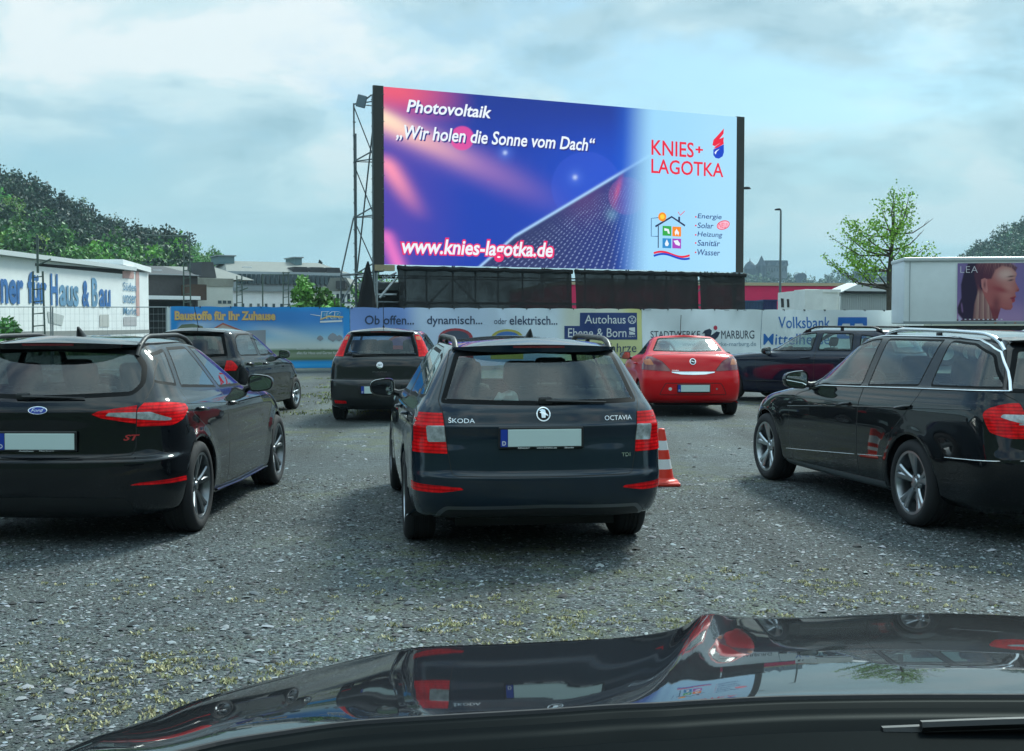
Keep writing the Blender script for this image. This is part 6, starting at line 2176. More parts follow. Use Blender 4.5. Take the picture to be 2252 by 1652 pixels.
spoly('sun', circ(1735, 752, 22, 24), emat('screen_orange', S3(250, 150, 30)), .052); spoly('sun_core', circ(1735, 752, 12, 13), emat('screen_yellow', S3(255, 214, 60)), .056)
for c, (x0, y0) in ((S3(50, 170, 70), (1737, 800)), (S3(250, 140, 30), (1790, 804)), (S3(40, 140, 205), (1737, 866)), (S3(170, 60, 190), (1790, 868))):
    spoly('house_square', [(x0, y0), (x0 + 47, y0 + 2), (x0 + 47, y0 + 54), (x0, y0 + 52)], emat('screen_tile', c))
spoly('tap', [(1746, 812), (1770, 818), (1776, 842), (1766, 842), (1762, 828), (1746, 826)], E_WHITE, .055)
spoly('fire', [(1806, 852), (1802, 834), (1812, 816), (1818, 826), (1826, 836), (1822, 853), (1814, 840)], E_WHITE, .055)
spoly('water', [(1760, 872), (1771, 896), (1766, 908), (1754, 908), (1749, 896)], E_WHITE, .055)
spoly('hand', [(1796, 880), (1818, 876), (1832, 896), (1828, 908), (1808, 900)], E_WHITE, .055)
xs = np.linspace(1690, 1884, 16)
stroke('wave', [(x, 944 + 14 * math.sin((x - 1690) / 194 * 5.4 + 3.6) + 8) for x in xs], .085, E_RED); stroke('wave', [(x, 956 + 14 * math.sin((x - 1690) / 194 * 5.2 + 3.4) + 8) for x in xs], .085, E_BLUE, .053)

# ------------------------------------------------------------------ scaffolding that carries it
M_TUBE = mat('scaffold_tube', (.16, .19, .20), .45, .6, var=.2, vscale=10)
M_TUBEL = mat('scaffold_tube_bright', (.42, .46, .47), .4, .5, var=.15, vscale=10)


def scr_loc(u, v, dy=0.0):
    """screen-frame point seen at (u,v) on a plane dy behind the screen front"""
    n = Vector((-math.sin(SANG), math.cos(SANG), 0)); d = Vector((math.cos(SANG), math.sin(SANG), 0))
    A = SA + n * dy
    k = (u - 1125.5) / FPX
    x = (A.x - k * A.y) / (k * d.y - d.x)
    return Vector((x, dy, P(u, v, A.y + d.y * x).z))


base = thing('scaffolding', 'tube scaffold standing under the LED screen behind black netting', 'scaffold', SA, SANG)
b = MB()
cols = np.linspace(.15, SW - .2, 9)
for y in (.25, 2.6):
    for x in cols: b.bar((x, y, 0), (x, y, 3.72 if y < 1 else 9.0), .035, 6)
    for z in (.4, 1.5, 2.4, 3.4): b.bar((cols[0], y, z), (cols[-1], y, z), .03, 6)
for i in range(8):
    z0, z1 = ((.4, 2.4), (2.4, .4))[i % 2]
    b.bar((cols[i], .28, z0), (cols[i + 1], .28, z1), .028, 6); b.bar((cols[i], 2.55, 1.5 if i % 2 else 3.4), (cols[i + 1], 2.55, 3.4 if i % 2 else 1.5), .028, 6)
for x in cols:
    for z in (1.5, 3.4): b.bar((x, .25, z), (x, 2.6, z), .028, 6)
for x in cols[::2]: b.bar((x, 2.6, 3.4), (x, .55, 8.8), .03, 6)
b.build('tubes', M_TUBE, base)
b = MB()
p, q = scr_loc(835, 655, .2), scr_loc(872, 612, .2); b.bar(p, q, .05, 6)
p, q = scr_loc(826, 648, .2), scr_loc(872, 648, .2); b.bar(p, q, .04, 6)
p, q = scr_loc(826, 622, .2), scr_loc(872, 600, .2); b.bar(p, q, .035, 6)
for u in (823, 829): p, q = scr_loc(u, 585, .15), scr_loc(u, 690, .15); b.bar(p, q, .04, 6)
b.build('bright_tubes', M_TUBEL, base)
b = MB(); p, q = scr_loc(824, 583, -.02), scr_loc(868, 593, -.02)
b.box(((p.x + q.x) / 2, .1, (p.z + q.z) / 2 - .02), (q.x - p.x, .3, .22)); b.build('timber_beam', mat('timber', (.42, .34, .20), .7, var=.15), base)
b = MB()
for k in range(5):
    p = scr_loc(833 + k * 9, 597, .3); b.tube([(p.x + .16 * math.cos(a), .3, p.z - .12 + .13 * math.sin(a)) for a in np.linspace(math.pi, 2 * math.pi, 8)], .025, 5)
b.build('cable_loops', M_BLACK, base)

M_NET = bpy.data.materials.new('black_netting')
M_NET.use_nodes = True
nt = M_NET.node_tree
pb = nt.nodes['Principled BSDF']; pb.inputs['Base Color'].default_value = (.012, .013, .013, 1); pb.inputs['Roughness'].default_value = .8
tr = NN(nt, 'ShaderNodeBsdfTransparent'); mx = NN(nt, 'ShaderNodeMixShader', n_0=.74)
tcn = NN(nt, 'ShaderNodeTexCoord'); nn = NN(nt, 'ShaderNodeTexNoise', i_Scale=1.2, i_Detail=3.0); nt.links.new(tcn.outputs['Object'], nn.inputs['Vector'])
nt.links.new(ramp(nt, [(.35, .945), (.65, .985)], nn.outputs[0]).outputs[0], mx.inputs[0])
nt.links.new(tr.outputs[0], mx.inputs[1]); nt.links.new(pb.outputs[0], mx.inputs[2]); nt.links.new(mx.outputs[0], nt.nodes['Material Output'].inputs[0])


def net(label, u0, u1, top_drop=0.0, ns=40):
    x0, x1 = scr_loc(u0, 640, .12).x, scr_loc(u1, 640, .12).x
    o = []
    V = []
    for i in range(ns + 1):
        for k in range(15):
            t, w = i / ns, k / 14
            x = x0 + (x1 - x0) * t; z = 3.76 - 3.72 * w
            y = .10 - .05 * math.sin(t * 17 + 2 * w) * w - .04 * math.sin(t * 41 + w * 5) + rnd.uniform(-.008, .008)
            V.append((x + (.06 * math.sin(w * 3) if i in (0, ns) else 0), y - .06 * (w > .03), z))
    Fq = [(i * 15 + k, i * 15 + k + 1, (i + 1) * 15 + k + 1, (i + 1) * 15 + k) for i in range(ns) for k in range(14)]
    t = thing('netting', label, 'net cover', SA, SANG, 'black netting sheets under the screen')
    mesh_obj('net_sheet', V, Fq, M_NET, t, smooth=True)
    b = MB()
    b.tube([(x0 + (x1 - x0) * i / 20, -.02 + .02 * math.sin(i * 2.1), 3.70 - .05 * abs(math.sin(i * 1.3))) for i in range(21)], .09, 8)
    b.build('rolled_hem', mat('net_roll', (.010, .011, .011), .85), t)
    return t


net('black netting sheet under the left half of the screen', 872, 1254)
net('black netting sheet right of the narrow gap under the screen', 1260.5, 1531.5)
net('narrow black netting sheet at the right end under the screen', 1533.5, 1634, ns=14)
# gathered black cloth hanging at the left
t = thing('black_curtain', 'gathered black cloth hanging to a point left of the screen foot', 'curtain', SA, SANG)
p0, p1 = scr_loc(810, 575, -.1), scr_loc(806, 690, -.1)
V = []
for k in range(13):
    w = k / 12
    zc = p0.z + (p1.z - p0.z) * w
    wd = .05 + .62 * w ** .8
    for i in range(24):
        a = 2 * math.pi * i / 24
        rr = 1 + .16 * math.sin(a * 5 + w * 2)
        V.append((p0.x + (p1.x - p0.x) * w + wd * .55 * math.cos(a) * rr, -.1 + wd * .4 * math.sin(a) * rr, zc))
mesh_obj('cloth', V, [(k * 24 + i, k * 24 + (i + 1) % 24, k * 24 + 24 + (i + 1) % 24, k * 24 + 24 + i) for k in range(12) for i in range(24)], mat('black_cloth', (.008, .008, .009), .9), t, smooth=True)
t = thing('black_case', 'black equipment case with a grey lid under the scaffold at the left', 'case', SA, SANG)
p, q = scr_loc(834, 700, 1.2), scr_loc(874, 640, 1.2)
b = MB(); b.rbox(((p.x + q.x) / 2, 2.0, q.z / 2), (q.x - p.x + .6, 1.4, q.z), .04); b.build('case_body', M_BLACK, t)
b = MB(); b.rbox(((p.x + q.x) / 2, 2.0, q.z + .18), (q.x - p.x + .7, 1.5, .34), .05); b.build('case_lid', mat('grey_lid', (.16, .19, .20), .5), t)

# braced tower at the left side
tw = thing('scaffold_tower', 'slender scaffold tower braced against the left side of the screen', 'scaffold', SA, SANG)
c6 = lambda x, y: ((800 + x / 2.95) / 1.0946, (200 + y / 2.95) / 1.0946)
b = MB()


def tb(x0, y0, x1, y1, r=.03, d0=0.0, d1=0.0): b.bar(scr_loc(*c6(x0, y0), d0), scr_loc(*c6(x1, y1), d1), r, 6)


b0 = scr_loc(*c6(168, 1560), .6); t0 = scr_loc(*c6(160, 145), .6); b.bar((b0.x, .6, 0), (t0.x, .6, t0.z), .032, 6)
for d in (0.0, 1.2):
    b0 = scr_loc(*c6(296, 1560), d); t0 = scr_loc(*c6(283, 80), d); b.bar((t0.x + .05, d, 0), (t0.x + .05, d, t0.z), .034, 6)
XO = t0.x + .05; xo = scr_loc(*c6(163, 700), .6).x
for y in (150, 558, 955, 1360):
    z = scr_loc(*c6(165, y), .6).z
    b.bar((xo, .6, z), (XO, 0, z + .12), .026, 6); b.bar((xo, .6, z), (XO, 1.2, z + .1), .026, 6); b.bar((XO, 0, z + .12), (XO, 1.2, z + .1), .026, 6)
for y0, y1 in ((175, 510), (590, 920), (985, 1280)): b.bar((xo, .6, scr_loc(*c6(165, y0), .6).z), (XO, 1.2, scr_loc(*c6(280, y1), 1.2).z), .022, 6)
for y0, y1 in ((556, 432), (955, 830), (1360, 1230)): b.bar((xo, .6, scr_loc(*c6(165, y0), .6).z), (XO + .05, .0, scr_loc(*c6(300, y1), 0).z), .028, 6)
p1 = scr_loc(*c6(155, 955), .6); p2 = scr_loc(*c6(62, 1365), .6); p3 = scr_loc(*c6(65, 1560), .6)
b.bar(p1, p2, .03, 6); b.bar(p2, p3, .028, 6); b.bar(p2, (XO, .0, p2.z + .15), .028, 6); b.bar(p2, (XO, 1.2, p2.z + .05), .026, 6); b.bar(p3, (XO, .6, p3.z), .028, 6); b.bar(p3, (xo + .1, .6, p2.z + .05), .03, 6)
b.bar(p2, (p2.x, .6, 0), .028, 6); b.bar(p2, scr_loc(*c6(200, 1560), .6), .02, 6)
b.build('tubes', M_TUBE, tw)
b = MB()
for x, d in ((xo, .6), (XO, 0), (XO, 1.2)):
    for k in range(20):
        z = .6 + .5 * k
        if z < (9.6 if x == xo else 10.3): b.lathe([(.034, z - .02), (.062, z - .012), (.062, z + .012), (.034, z + .02)], 8, 'z', c=(x, d, 0))
b.build('coupling_rings', M_TUBE, tw)
t = thing('floodlight', 'grey floodlight panel clamped at the top of the scaffold tower', 'floodlight', SA, SANG)
p = scr_loc(*c6(215, 130), .2)
b = MB(); M = Matrix.Translation(p) @ Matrix.Rotation(R(-20), 4, 'Z') @ Matrix.Rotation(R(14), 4, 'Y') @ Matrix.Rotation(R(18), 4, 'X')
b.rbox((0, 0, 0), (.36, .10, .46), .03, 2, 0, M); b.build('housing', mat('floodlight_grey', (.16, .21, .25), .4), t)
b = MB(); b.box((0, -.052, 0), (.30, .01, .40), 0, M); b.build('glass', mat('floodlight_glass', (.25, .33, .40), .12), t)
b = MB(); q = scr_loc(*c6(285, 85), .1); b.bar((p.x + .1, .25, p.z + .02), (q.x, .1, q.z), .03, 6); b.bar((p.x - .1, .25, p.z - .05), (xo, .6, scr_loc(*c6(160, 150), .6).z), .02, 6); b.build('bracket', M_TUBE, t)

# ------------------------------------------------------------------ mesh fence with banners
FY0, FY1, FU0, FU1 = 39.0, 50.0, 368.0, 2050.0
FA = Vector(((FU0 - 1125.5) / FPX * FY0, FY0, 0)); FB = Vector(((FU1 - 1125.5) / FPX * FY1, FY1, 0))
FD = (FB - FA).normalized(); FW = (FB - FA).length; FANG = math.atan2(FD.y, FD.x)


def fx(u):
    k = (u - 1125.5) / FPX
    return (FA.x - k * FA.y) / (k * FD.y - FD.x)


def fz(u, v): return P(u, v, FA.y + FD.y * fx(u)).z


M_FENCE = mat('fence_zinc', (.36, .40, .41), .4, .7)
M_FOOT = mat('concrete_foot', (.25, .26, .26), .9)


def fence_panel(label, x0, x1, grid=True, root=None, rot=None, group='mesh fence panels'):
    t = thing('mesh_fence', label, 'fence', root or FA, FANG if rot is None else rot, group)
    b = MB()
    for x in (x0 + .03, x1 - .03): b.bar((x, .05, 0), (x, .05, 2.12), .024, 6)
    for z in (.12, 2.10): b.bar((x0 + .03, .05, z), (x1 - .03, .05, z), .017, 6)
    b.build('frame', M_FENCE, t)
    if grid:
        b = MB()
        n = int((x1 - x0) / .14)
        for k in range(1, n): b.bar((x0 + k * (x1 - x0) / n, .05, .12), (x0 + k * (x1 - x0) / n, .05, 2.1), .0028, 3)
        for k in range(1, 9): b.bar((x0, .05, .12 + k * .22), (x1, .05, .12 + k * .22), .0028, 3)
        b.build('wire_mesh', M_FENCE, t)
    b = MB(); b.rbox((x0, .05, .07), (.24, .62, .14), .03); b.build('foot', M_FOOT, t)
    return t


n = 8
wp = FW / n
NAMEP = ['bright blue banner left part', 'blue banner right part', 'light blue car dealer banner', 'white part of the car dealer banner', 'cream part of the dealer banner', 'white utility banner', 'utility and bank banner joint', 'white bank banner']
for k in range(n): fence_panel('mesh fence panel carrying the ' + NAMEP[k], k * wp, (k + 1) * wp, grid=False)
# bare panels going on to the left
dL = Vector((-1, -.05, 0)).normalized()
LR = FA + dL * 14.4
LANG = math.atan2(-dL.y, -dL.x)
for k, lab in enumerate(('outermost bare mesh fence panel at the left edge', 'bare mesh fence panel in front of the white hall lettering', 'bare mesh fence panel before the hall sign', 'bare mesh fence panel next to the blue banner')):
    fence_panel(lab, k * 3.6, (k + 1) * 3.6, True, LR, LANG)


def banner(name, label, u0, u1, paint, folds=.03, ztop=2.13, zbot=.12, nx=90, nz=22, seed=1, group='printed banners on the fence'):
    x0, x1 = fx(u0), fx(u1)
    t = thing(name, label, 'banner', FA, FANG, group)
    g = np.random.default_rng(seed)
    X, Z = np.meshgrid(np.linspace(x0, x1, nx), np.linspace(zbot, ztop, nz))
    Y = np.full_like(X, -.03)
    for k in range(9):
        c = x0 + (x1 - x0) * g.random(); w = .08 + .25 * g.random(); a = folds * (g.random() - .4); sl = (g.random() - .5) * 1.4
        Y += a * np.exp(-((X - c - sl * (Z - 1)) / w) ** 2)
    per = (x1 - x0) / max(2, round((x1 - x0) / .9))
    Y += folds * .5 * np.sin((X - x0) / per * 2 * math.pi) * (Z / 2.1) ** 2 + folds * .8 * np.sin(X * 1.7 + Z * 2.2)
    Zt = Z - .02 * (1 - np.abs(np.sin((X - x0) / per * math.pi))) * (Z / ztop) ** 4
    d = FA.y + FD.y * X
    U = 1125.5 + (FA.x + FD.x * X) / d * FPX
    VV = HORIZON + (EYE - Z) * FPX / d
    col = paint(U, VV, X, Z)
    idx = np.arange(nx * nz).reshape(nz, nx)
    Fq = np.stack([idx[:-1, :-1], idx[:-1, 1:], idx[1:, 1:], idx[1:, :-1]], -1).reshape(-1, 4)
    cl = bulk('cloth', np.stack([X.ravel(), Y.ravel(), Zt.ravel()], 1), Fq, attr_mat(name + '_print', rough=.55), col.reshape(-1, 3), t, smooth=True)
    s_ = {'root': t, 'cloth': cl, 'bvh': BVHTree.FromPolygons([tuple(p) for p in np.stack([X.ravel(), Y.ravel(), Zt.ravel()], 1)], [tuple(map(int, f)) for f in Fq])}
    b = MB()
    for k in range(int((x1 - x0) / .9) + 1):
        x = x0 + .06 + k * ((x1 - x0) - .12) / max(1, int((x1 - x0) / .9)); b.box((x, .0, ztop - .02), (.02, .12, .06))
    b.build('cable_ties', M_BLACK, t)
    return s_


def bpress(B, name, pts, faces, m, off=.012):
    V = []
    for x, z in pts:
        h = B['bvh'].ray_cast(Vector((x, -3, min(max(z, .14), 2.10))), Vector((0, 1, 0)))
        V.append((x, (h[0].y if h[0] else -.03) - off, z))
    return mesh_obj(name, V, faces, m, B['cloth'])


def btext(B, st, u0, u1, v0, v1, m, bold=.0, shear=0.0, off=.012, um=None):
    um = um or (u0 + u1) / 2
    v, f = text2d(st, bold, shear)
    x0, x1 = fx(u0), fx(u1); z1, z0 = fz(um, v0), fz(um, v1)
    return bpress(B, 'lettering', [(x0 + p[0] * (x1 - x0), z0 + p[1] * (z1 - z0)) for p in v], f, m, off)


def bpoly(B, name, pts, m, off=.010):
    q = [(fx(u), fz(u, v)) for u, v in pts]
    bm = bmesh.new()
    bm.faces.new([bm.verts.new((x, 0, z)) for x, z in q])
    x0, x1 = min(p[0] for p in q), max(p[0] for p in q); z0, z1 = min(p[1] for p in q), max(p[1] for p in q)
    bmesh.ops.triangulate(bm, faces=bm.faces[:])
    for k in range(1, int((x1 - x0) / .08) + 1): bmesh.ops.bisect_plane(bm, geom=bm.verts[:] + bm.edges[:] + bm.faces[:], plane_co=(x0 + k * .08, 0, 0), plane_no=(1, 0, 0))
    for k in range(1, int((z1 - z0) / .12) + 1): bmesh.ops.bisect_plane(bm, geom=bm.verts[:] + bm.edges[:] + bm.faces[:], plane_co=(0, 0, z0 + k * .12), plane_no=(0, 0, 1))
    bm.verts.index_update()
    vs = [(v.co.x, v.co.z) for v in bm.verts]; fs = [tuple(v.index for v in f.verts) for f in bm.faces]
    bm.free()
    return bpress(B, name, vs, fs, m, off)


def A(*c): return np.array(lin(*c))


def mixp(col, c, w): return col * (1 - w[..., None]) + np.asarray(c)[None, None] * w[..., None]


def paint_blue(U, V, X, Z):
    col = np.zeros(U.shape + (3,)) + A(62, 140, 215)
    col = mixp(col, A(150, 200, 228), ss(1.75, 1.05, Z)); col = mixp(col, A(222, 226, 216), ss(1.25, .82, Z) * .85)
    w = np.exp(-((Z - 1.3 - .25 * np.sin(X * .9)) / .16) ** 2) * (.5 + .5 * np.sin(X * 2.1)); col = mixp(col, A(225, 235, 238), np.clip(w, 0, 1) * .6)
    col = mixp(col, A(95, 120, 80), ss(.78, .74, Z)); col = mixp(col, A(150, 160, 140), np.exp(-((Z - .60) / .03) ** 2) * .7); col = mixp(col, A(150, 160, 140), np.exp(-((Z - .50) / .03) ** 2) * .7)
    col = mixp(col, A(20, 150, 225), ss(.40, .37, Z)); col = mixp(col, A(70, 185, 240), np.exp(-((Z - .22) / .05) ** 2) * .6)
    x0, x1 = X.min(), X.max()
    e = np.maximum(ss(x0 + .36, x0 + .30, X), ss(x1 - .26, x1 - .20, X)); e = np.maximum(e, ss(2.0, 2.05, Z))
    col = mixp(col, A(40, 150, 225), e)
    col = mixp(col, A(225, 235, 235), ss(x0 + .13, x0 + .11, X))
    return col


B1 = banner('advertising_banner', 'bright blue building materials banner with yellow lettering', 368, 769, paint_blue, .03, seed=2)
M_YEL = mat('yellow_letter', (.80, .55, .20), .6); M_PEA = mat('letter_edge', (.62, .30, .18), .6)
btext(B1, 'Baustoffe für Ihr Zuhause', 384, 606, 684, 705, M_PEA, .055, off=.012); btext(B1, 'Baustoffe für Ihr Zuhause', 385, 605, 685, 704.4, M_YEL, .03, off=.016)
bpoly(B1, 'logo_field', [(703, 706), (752, 704), (752, 708), (703, 710)], M_WHITE, .012)
btext(B1, 'FKR', 704, 752, 685, 702, M_WHITE, .06, .1, .014); btext(B1, 'FKR', 706, 751, 686, 701, mat('logo_blue', (.03, .30, .62), .6), .03, .1, .018)
bpoly(B1, 'logo_swoosh', [(703, 702), (722, 694), (754, 696), (754, 699), (722, 698), (704, 704)], M_YEL, .020)
bpoly(B1, 'print_streak', [(682, 691), (704, 694), (704, 696), (682, 692)], M_WHITE, .012)
M_GABLE = mat('print_gable', (.52, .42, .36), .6); M_ROOFP = mat('print_red_roof', (.45, .14, .10), .6); M_PGREY = mat('print_grey', (.30, .32, .36), .6); M_PTREE = mat('print_tree', (.16, .20, .13), .6)
bpoly(B1, 'print_house', [(448, 790), (448, 735), (490, 712), (534, 728), (534, 790)], M_GABLE, .010); bpoly(B1, 'print_roof', [(444, 736), (490, 710), (536, 728), (536, 731), (490, 714), (446, 740)], M_ROOFP, .013)
bpoly(B1, 'print_annex', [(528, 728), (584, 726), (584, 760), (528, 760)], M_PGREY, .008)
bpoly(B1, 'print_trees', [(386, 770), (384, 728), (400, 714), (424, 712), (446, 718), (450, 770)], M_PTREE, .006)
for u, v, r_ in ((703, 744, 7), (731, 742, 11), (745, 744, 8)):
    bpoly(B1, 'print_trees', [(u + r_ * 1.0 * math.cos(a) * (1 + .2 * math.sin(5 * a)), v + r_ * .75 * math.sin(a) * (1 + .2 * math.cos(4 * a))) for a in np.linspace(0, 6.28, 13)[:-1]] , M_PGREY, .012)
btext(B1, 'Baustoffe - Holzhandel - Gartengestaltung', 652, 750, 765, 770, M_WHITE, .0); btext(B1, 'alles für Haus und Garten für Sie', 652, 750, 773, 779, M_WHITE, .0)


def paint_dealer(U, V, X, Z):
    col = np.zeros(U.shape + (3,)) + A(132, 164, 228)
    col = mixp(col, A(204, 222, 246), ss(880, 930, U)); col = mixp(col, A(222, 236, 246), ss(1000, 1200, U)); col = mixp(col, A(228, 232, 216), ss(1215, 1255, U)); col = mixp(col, A(226, 224, 150), ss(1345, 1395, U))
    col = mixp(col, A(222, 222, 160), ss(1.12, .95, Z) * ss(1210, 1280, U))
    col = mixp(col, A(110, 140, 205), ss(.8, .3, Z) * ss(1230, 1180, U) * .6)
    return col


B2 = banner('advertising_banner', 'long car dealer banner from light blue to cream with dark lettering', 770, 1410, paint_dealer, .035, nx=150, seed=5)
M_INK = mat('slate_ink', (.035, .06, .13), .6); M_NAVYP = mat('navy_print', (.025, .055, .20), .6)
btext(B2, 'Ob offen...', 802, 909, 694, 714, M_INK, .01); btext(B2, 'dynamisch...', 938, 1060, 695, 719, M_INK, .01); btext(B2, 'oder', 1085, 1113, 700, 713, M_INK, .0); btext(B2, 'elektrisch...', 1119, 1225, 695, 714.5, M_INK, .01)
bpoly(B2, 'blue_field', [(1274, 688), (1399, 688), (1399, 747), (1240, 747), (1240, 717), (1274, 717)], M_NAVYP)
btext(B2, 'Autohaus', 1284, 1374, 693, 712, M_WHITE, .004, off=.016); btext(B2, 'Ebene & Born', 1248, 1375, 722, 742, M_WHITE, .004, off=.016)
vr = [(1388 + 9 * math.cos(a), 703.5 + 9 * math.sin(a)) for a in np.linspace(0, 6.283, 25)]; vi = [(1388 + 7.4 * math.cos(a), 703.5 + 7.4 * math.sin(a)) for a in np.linspace(0, 6.283, 25)]
q = [(fx(u), fz(u, v)) for u, v in vr[:-1] + vi[:-1]]
bpress(B2, 'round_emblem', q, [(i, (i + 1) % 24, 24 + (i + 1) % 24, 24 + i) for i in range(24)], M_WHITE, .016)
btext(B2, 'V', 1383.5, 1392.5, 697.5, 703, M_WHITE, .0, off=.016); btext(B2, 'W', 1381.5, 1394.5, 703.5, 710.5, M_WHITE, .0, off=.016)
for pts in ([(1381, 721), (1394, 720), (1394, 723.5), (1385, 724.5), (1394, 728), (1394, 731), (1381, 726)], [(1381, 728.5), (1390, 731), (1394, 733), (1394, 736), (1381, 736.5), (1381, 733.5), (1388, 733)]): bpoly(B2, 'letter_emblem', pts, M_WHITE, .016)
btext(B2, 'SEAT', 1379, 1396, 738.5, 741.5, M_WHITE, .0, off=.016)
btext(B2, 'hfahrze', 1325, 1397, 755, 775, M_INK, .0)
for u0, u1, vt, c1, c2 in ((962, 1040, 722, (170, 60, 70), (70, 78, 96)), (1078, 1150, 724, (190, 180, 90), (70, 120, 190)), (850, 930, 735, (190, 60, 80), (120, 60, 140))):
    um = (u0 + u1) / 2; w = (u1 - u0) / 2
    arc = [(um + w * math.cos(a), vt + 26 - 26 * math.sin(a) ** .8) for a in np.linspace(0, math.pi, 13)]
    bpoly(B2, 'print_car', arc + [(u0, 790), (u1, 790)][0:2], mat('print_car_body', lin(*c1), .5), .008)
    arc = [(um + w * .8 * math.cos(a), vt + 25 - 20 * math.sin(a) ** .8) for a in np.linspace(0, math.pi, 13)]
    bpoly(B2, 'print_car_window', arc, mat('print_car_glass', lin(*c2), .5), .011)


def paint_white(U, V, X, Z):
    col = np.zeros(U.shape + (3,)) + A(236, 244, 247)
    col = mixp(col, A(238, 246, 247), ss(1500, 1700, U))
    return col


B3 = banner('advertising_banner', 'white utility company banner behind the red coupe', 1411, 1672, paint_white, .06, seed=9)
M_INKD = mat('dark_ink', (.020, .035, .070), .6); M_INKB = mat('bank_blue', (.02, .16, .50), .6); M_INKG = mat('grey_ink', (.26, .36, .44), .6)
btext(B3, 'STADTWERKE', 1430, 1536, 728, 743, M_INKD, .0); btext(B3, 'MARBURG', 1583, 1658, 727, 745, M_INKD, .0); btext(B3, 'www.stadtwerke-marburg.de', 1500, 1662, 752, 764, M_INKG, -.0)
bpoly(B3, 'logo_stroke', [(1540, 734), (1546, 727), (1557, 723), (1562, 727), (1558, 734), (1552, 742), (1560, 738), (1572, 729), (1580, 731), (1575, 741), (1568, 748), (1570, 738), (1560, 744), (1549, 748), (1549, 740), (1553, 732), (1546, 733)], M_INKD, .014)
bpoly(B3, 'logo_dot', [(1570 + 4.2 * math.cos(a), 721 + 5 * math.sin(a)) for a in np.linspace(0, 6.28, 15)[:-1]], mat('logo_red', (.55, .04, .08), .6), .014)
B4 = banner('advertising_banner', 'white bank banner with blue lettering behind the navy estate', 1673, 2028, paint_white, .05, seed=14)
btext(B4, 'Volksbank', 1707, 1825, 697, 722, M_INKB, .005); btext(B4, 'Mittelhessen', 1678, 1838, 734, 758, M_INKB, .003)
bpoly(B4, 'blue_field', [(1840, 698), (1903, 698), (1903, 745), (1840, 745)], mat('bright_bank_blue', (.02, .17, .60), .6))
bpoly(B4, 'bank_emblem', [(1850, 712), (1866, 712), (1866, 718), (1856, 718), (1868, 738), (1860, 738), (1848, 718)], M_WHITE, .016); bpoly(B4, 'bank_emblem', [(1892, 712), (1876, 712), (1876, 718), (1886, 718), (1874, 738), (1882, 738), (1895, 718)], M_WHITE, .016)
for v in (690, 704): btext(B4, '- - - -', 2006, 2024, v + 1, v + 3, M_INKD, .0)

# ------------------------------------------------------------------ big white trailer with a poster
F = Facade('semi_trailer', 'big white trailer at the right edge carrying a portrait poster', 'trailer', 1985, 46, 2700, 44.6)
zt, zb = 4.02, 1.58
b = MB(); b.rbox((F.W / 2, 1.27, (zt + zb) / 2), (F.W, 2.5, zt - zb), .06, 3); auto_smooth(b.build('box_body', mat('trailer_panel', (.80, .86, .86), .45, var=.04, vscale=2), F.root), 30)
b = MB(); b.rbox((F.W / 2, 1.25, zt - .05), (F.W + .06, 2.62, .16), .05); b.build('roof_rail', mat('trailer_rail', (.62, .66, .66), .35), F.root)
b = MB(); b.box((F.W / 2, -.015, zb + .04), (F.W, .05, .10)); b.box((F.x(1998), -.005, (zt + zb) / 2), (.015, .02, zt - zb - .1)); b.build('panel_seams', M_TRIMG, F.root)
b = MB(); b.box((F.W / 2, 1.25, 1.30), (F.W - .4, 2.3, .42)); b.build('chassis', M_BLACK, F.root)
b = MB(); b.box((F.W / 2 + 1.2, .12, .95), (F.W * .5, .05, .5)); b.build('side_skirt', M_BLACK, F.root)
for x in (1.6, 2.9):
    for y in (.3, 2.2):
        w = empty('wheel', (x, y, .5), 0, F.root); b = MB(); b.lathe([(.28, -.15), (.46, -.15), (.5, -.1), (.5, .1), (.46, .15), (.28, .15)], 28); auto_smooth(b.build('tyre', M_RUBBER, w), 40)
        b = MB(); b.lathe([(.02, -.1), (.28, -.14), (.28, .14), (.02, .1)], 20); b.build('rim', M_ALU, w)
for k in range(8):
    b = MB(); b.box((F.x(2165) + k * .35, -.03, zb + .03), (.08, .03, .03)); b.build('side_marker', M_AMBER if k % 2 else M_BLACK, F.root)

# poster: anonymous young woman in profile, long hair, violet ground
c7 = lambda x, y: ((2140 + x / 6.355) / 1.0946, (600 + y / 6.355) / 1.0946)
px0, px1 = F.x(2102), F.x(2300); pz0, pz1 = F.z(2150, 706), F.z(2150, 579)
NP_, NQ = 300, 170
X, Z = np.meshgrid(np.linspace(px0, px1, NP_), np.linspace(pz0, pz1, NQ))
# poster coordinates as in the close-up of the photograph
kx = (2059 - 1025) / (F.x(2252) - px0)
PX = 1025 + (X - px0) * kx; PY = 1120 - (Z - pz0) / (pz1 - pz0) * (1120 - 228)


def pmask(poly, soft=10):
    n = len(poly); d = np.full(PX.shape, 1e9); ins = np.zeros(PX.shape, bool); j = n - 1
    for i in range(n):
        (xi, yi), (xj, yj) = poly[i], poly[j]
        c = ((yi > PY) != (yj > PY)) & (PX < (xj - xi) * (PY - yi) / (yj - yi + 1e-9) + xi); ins ^= c
        t = np.clip(((PX - xj) * (xi - xj) + (PY - yj) * (yi - yj)) / ((xi - xj) ** 2 + (yi - yj) ** 2 + 1e-9), 0, 1)
        d = np.minimum(d, np.hypot(PX - xj - t * (xi - xj), PY - yj - t * (yi - yj))); j = i
    sd = np.where(ins, d, -d)
    return ss(-soft, soft, sd)


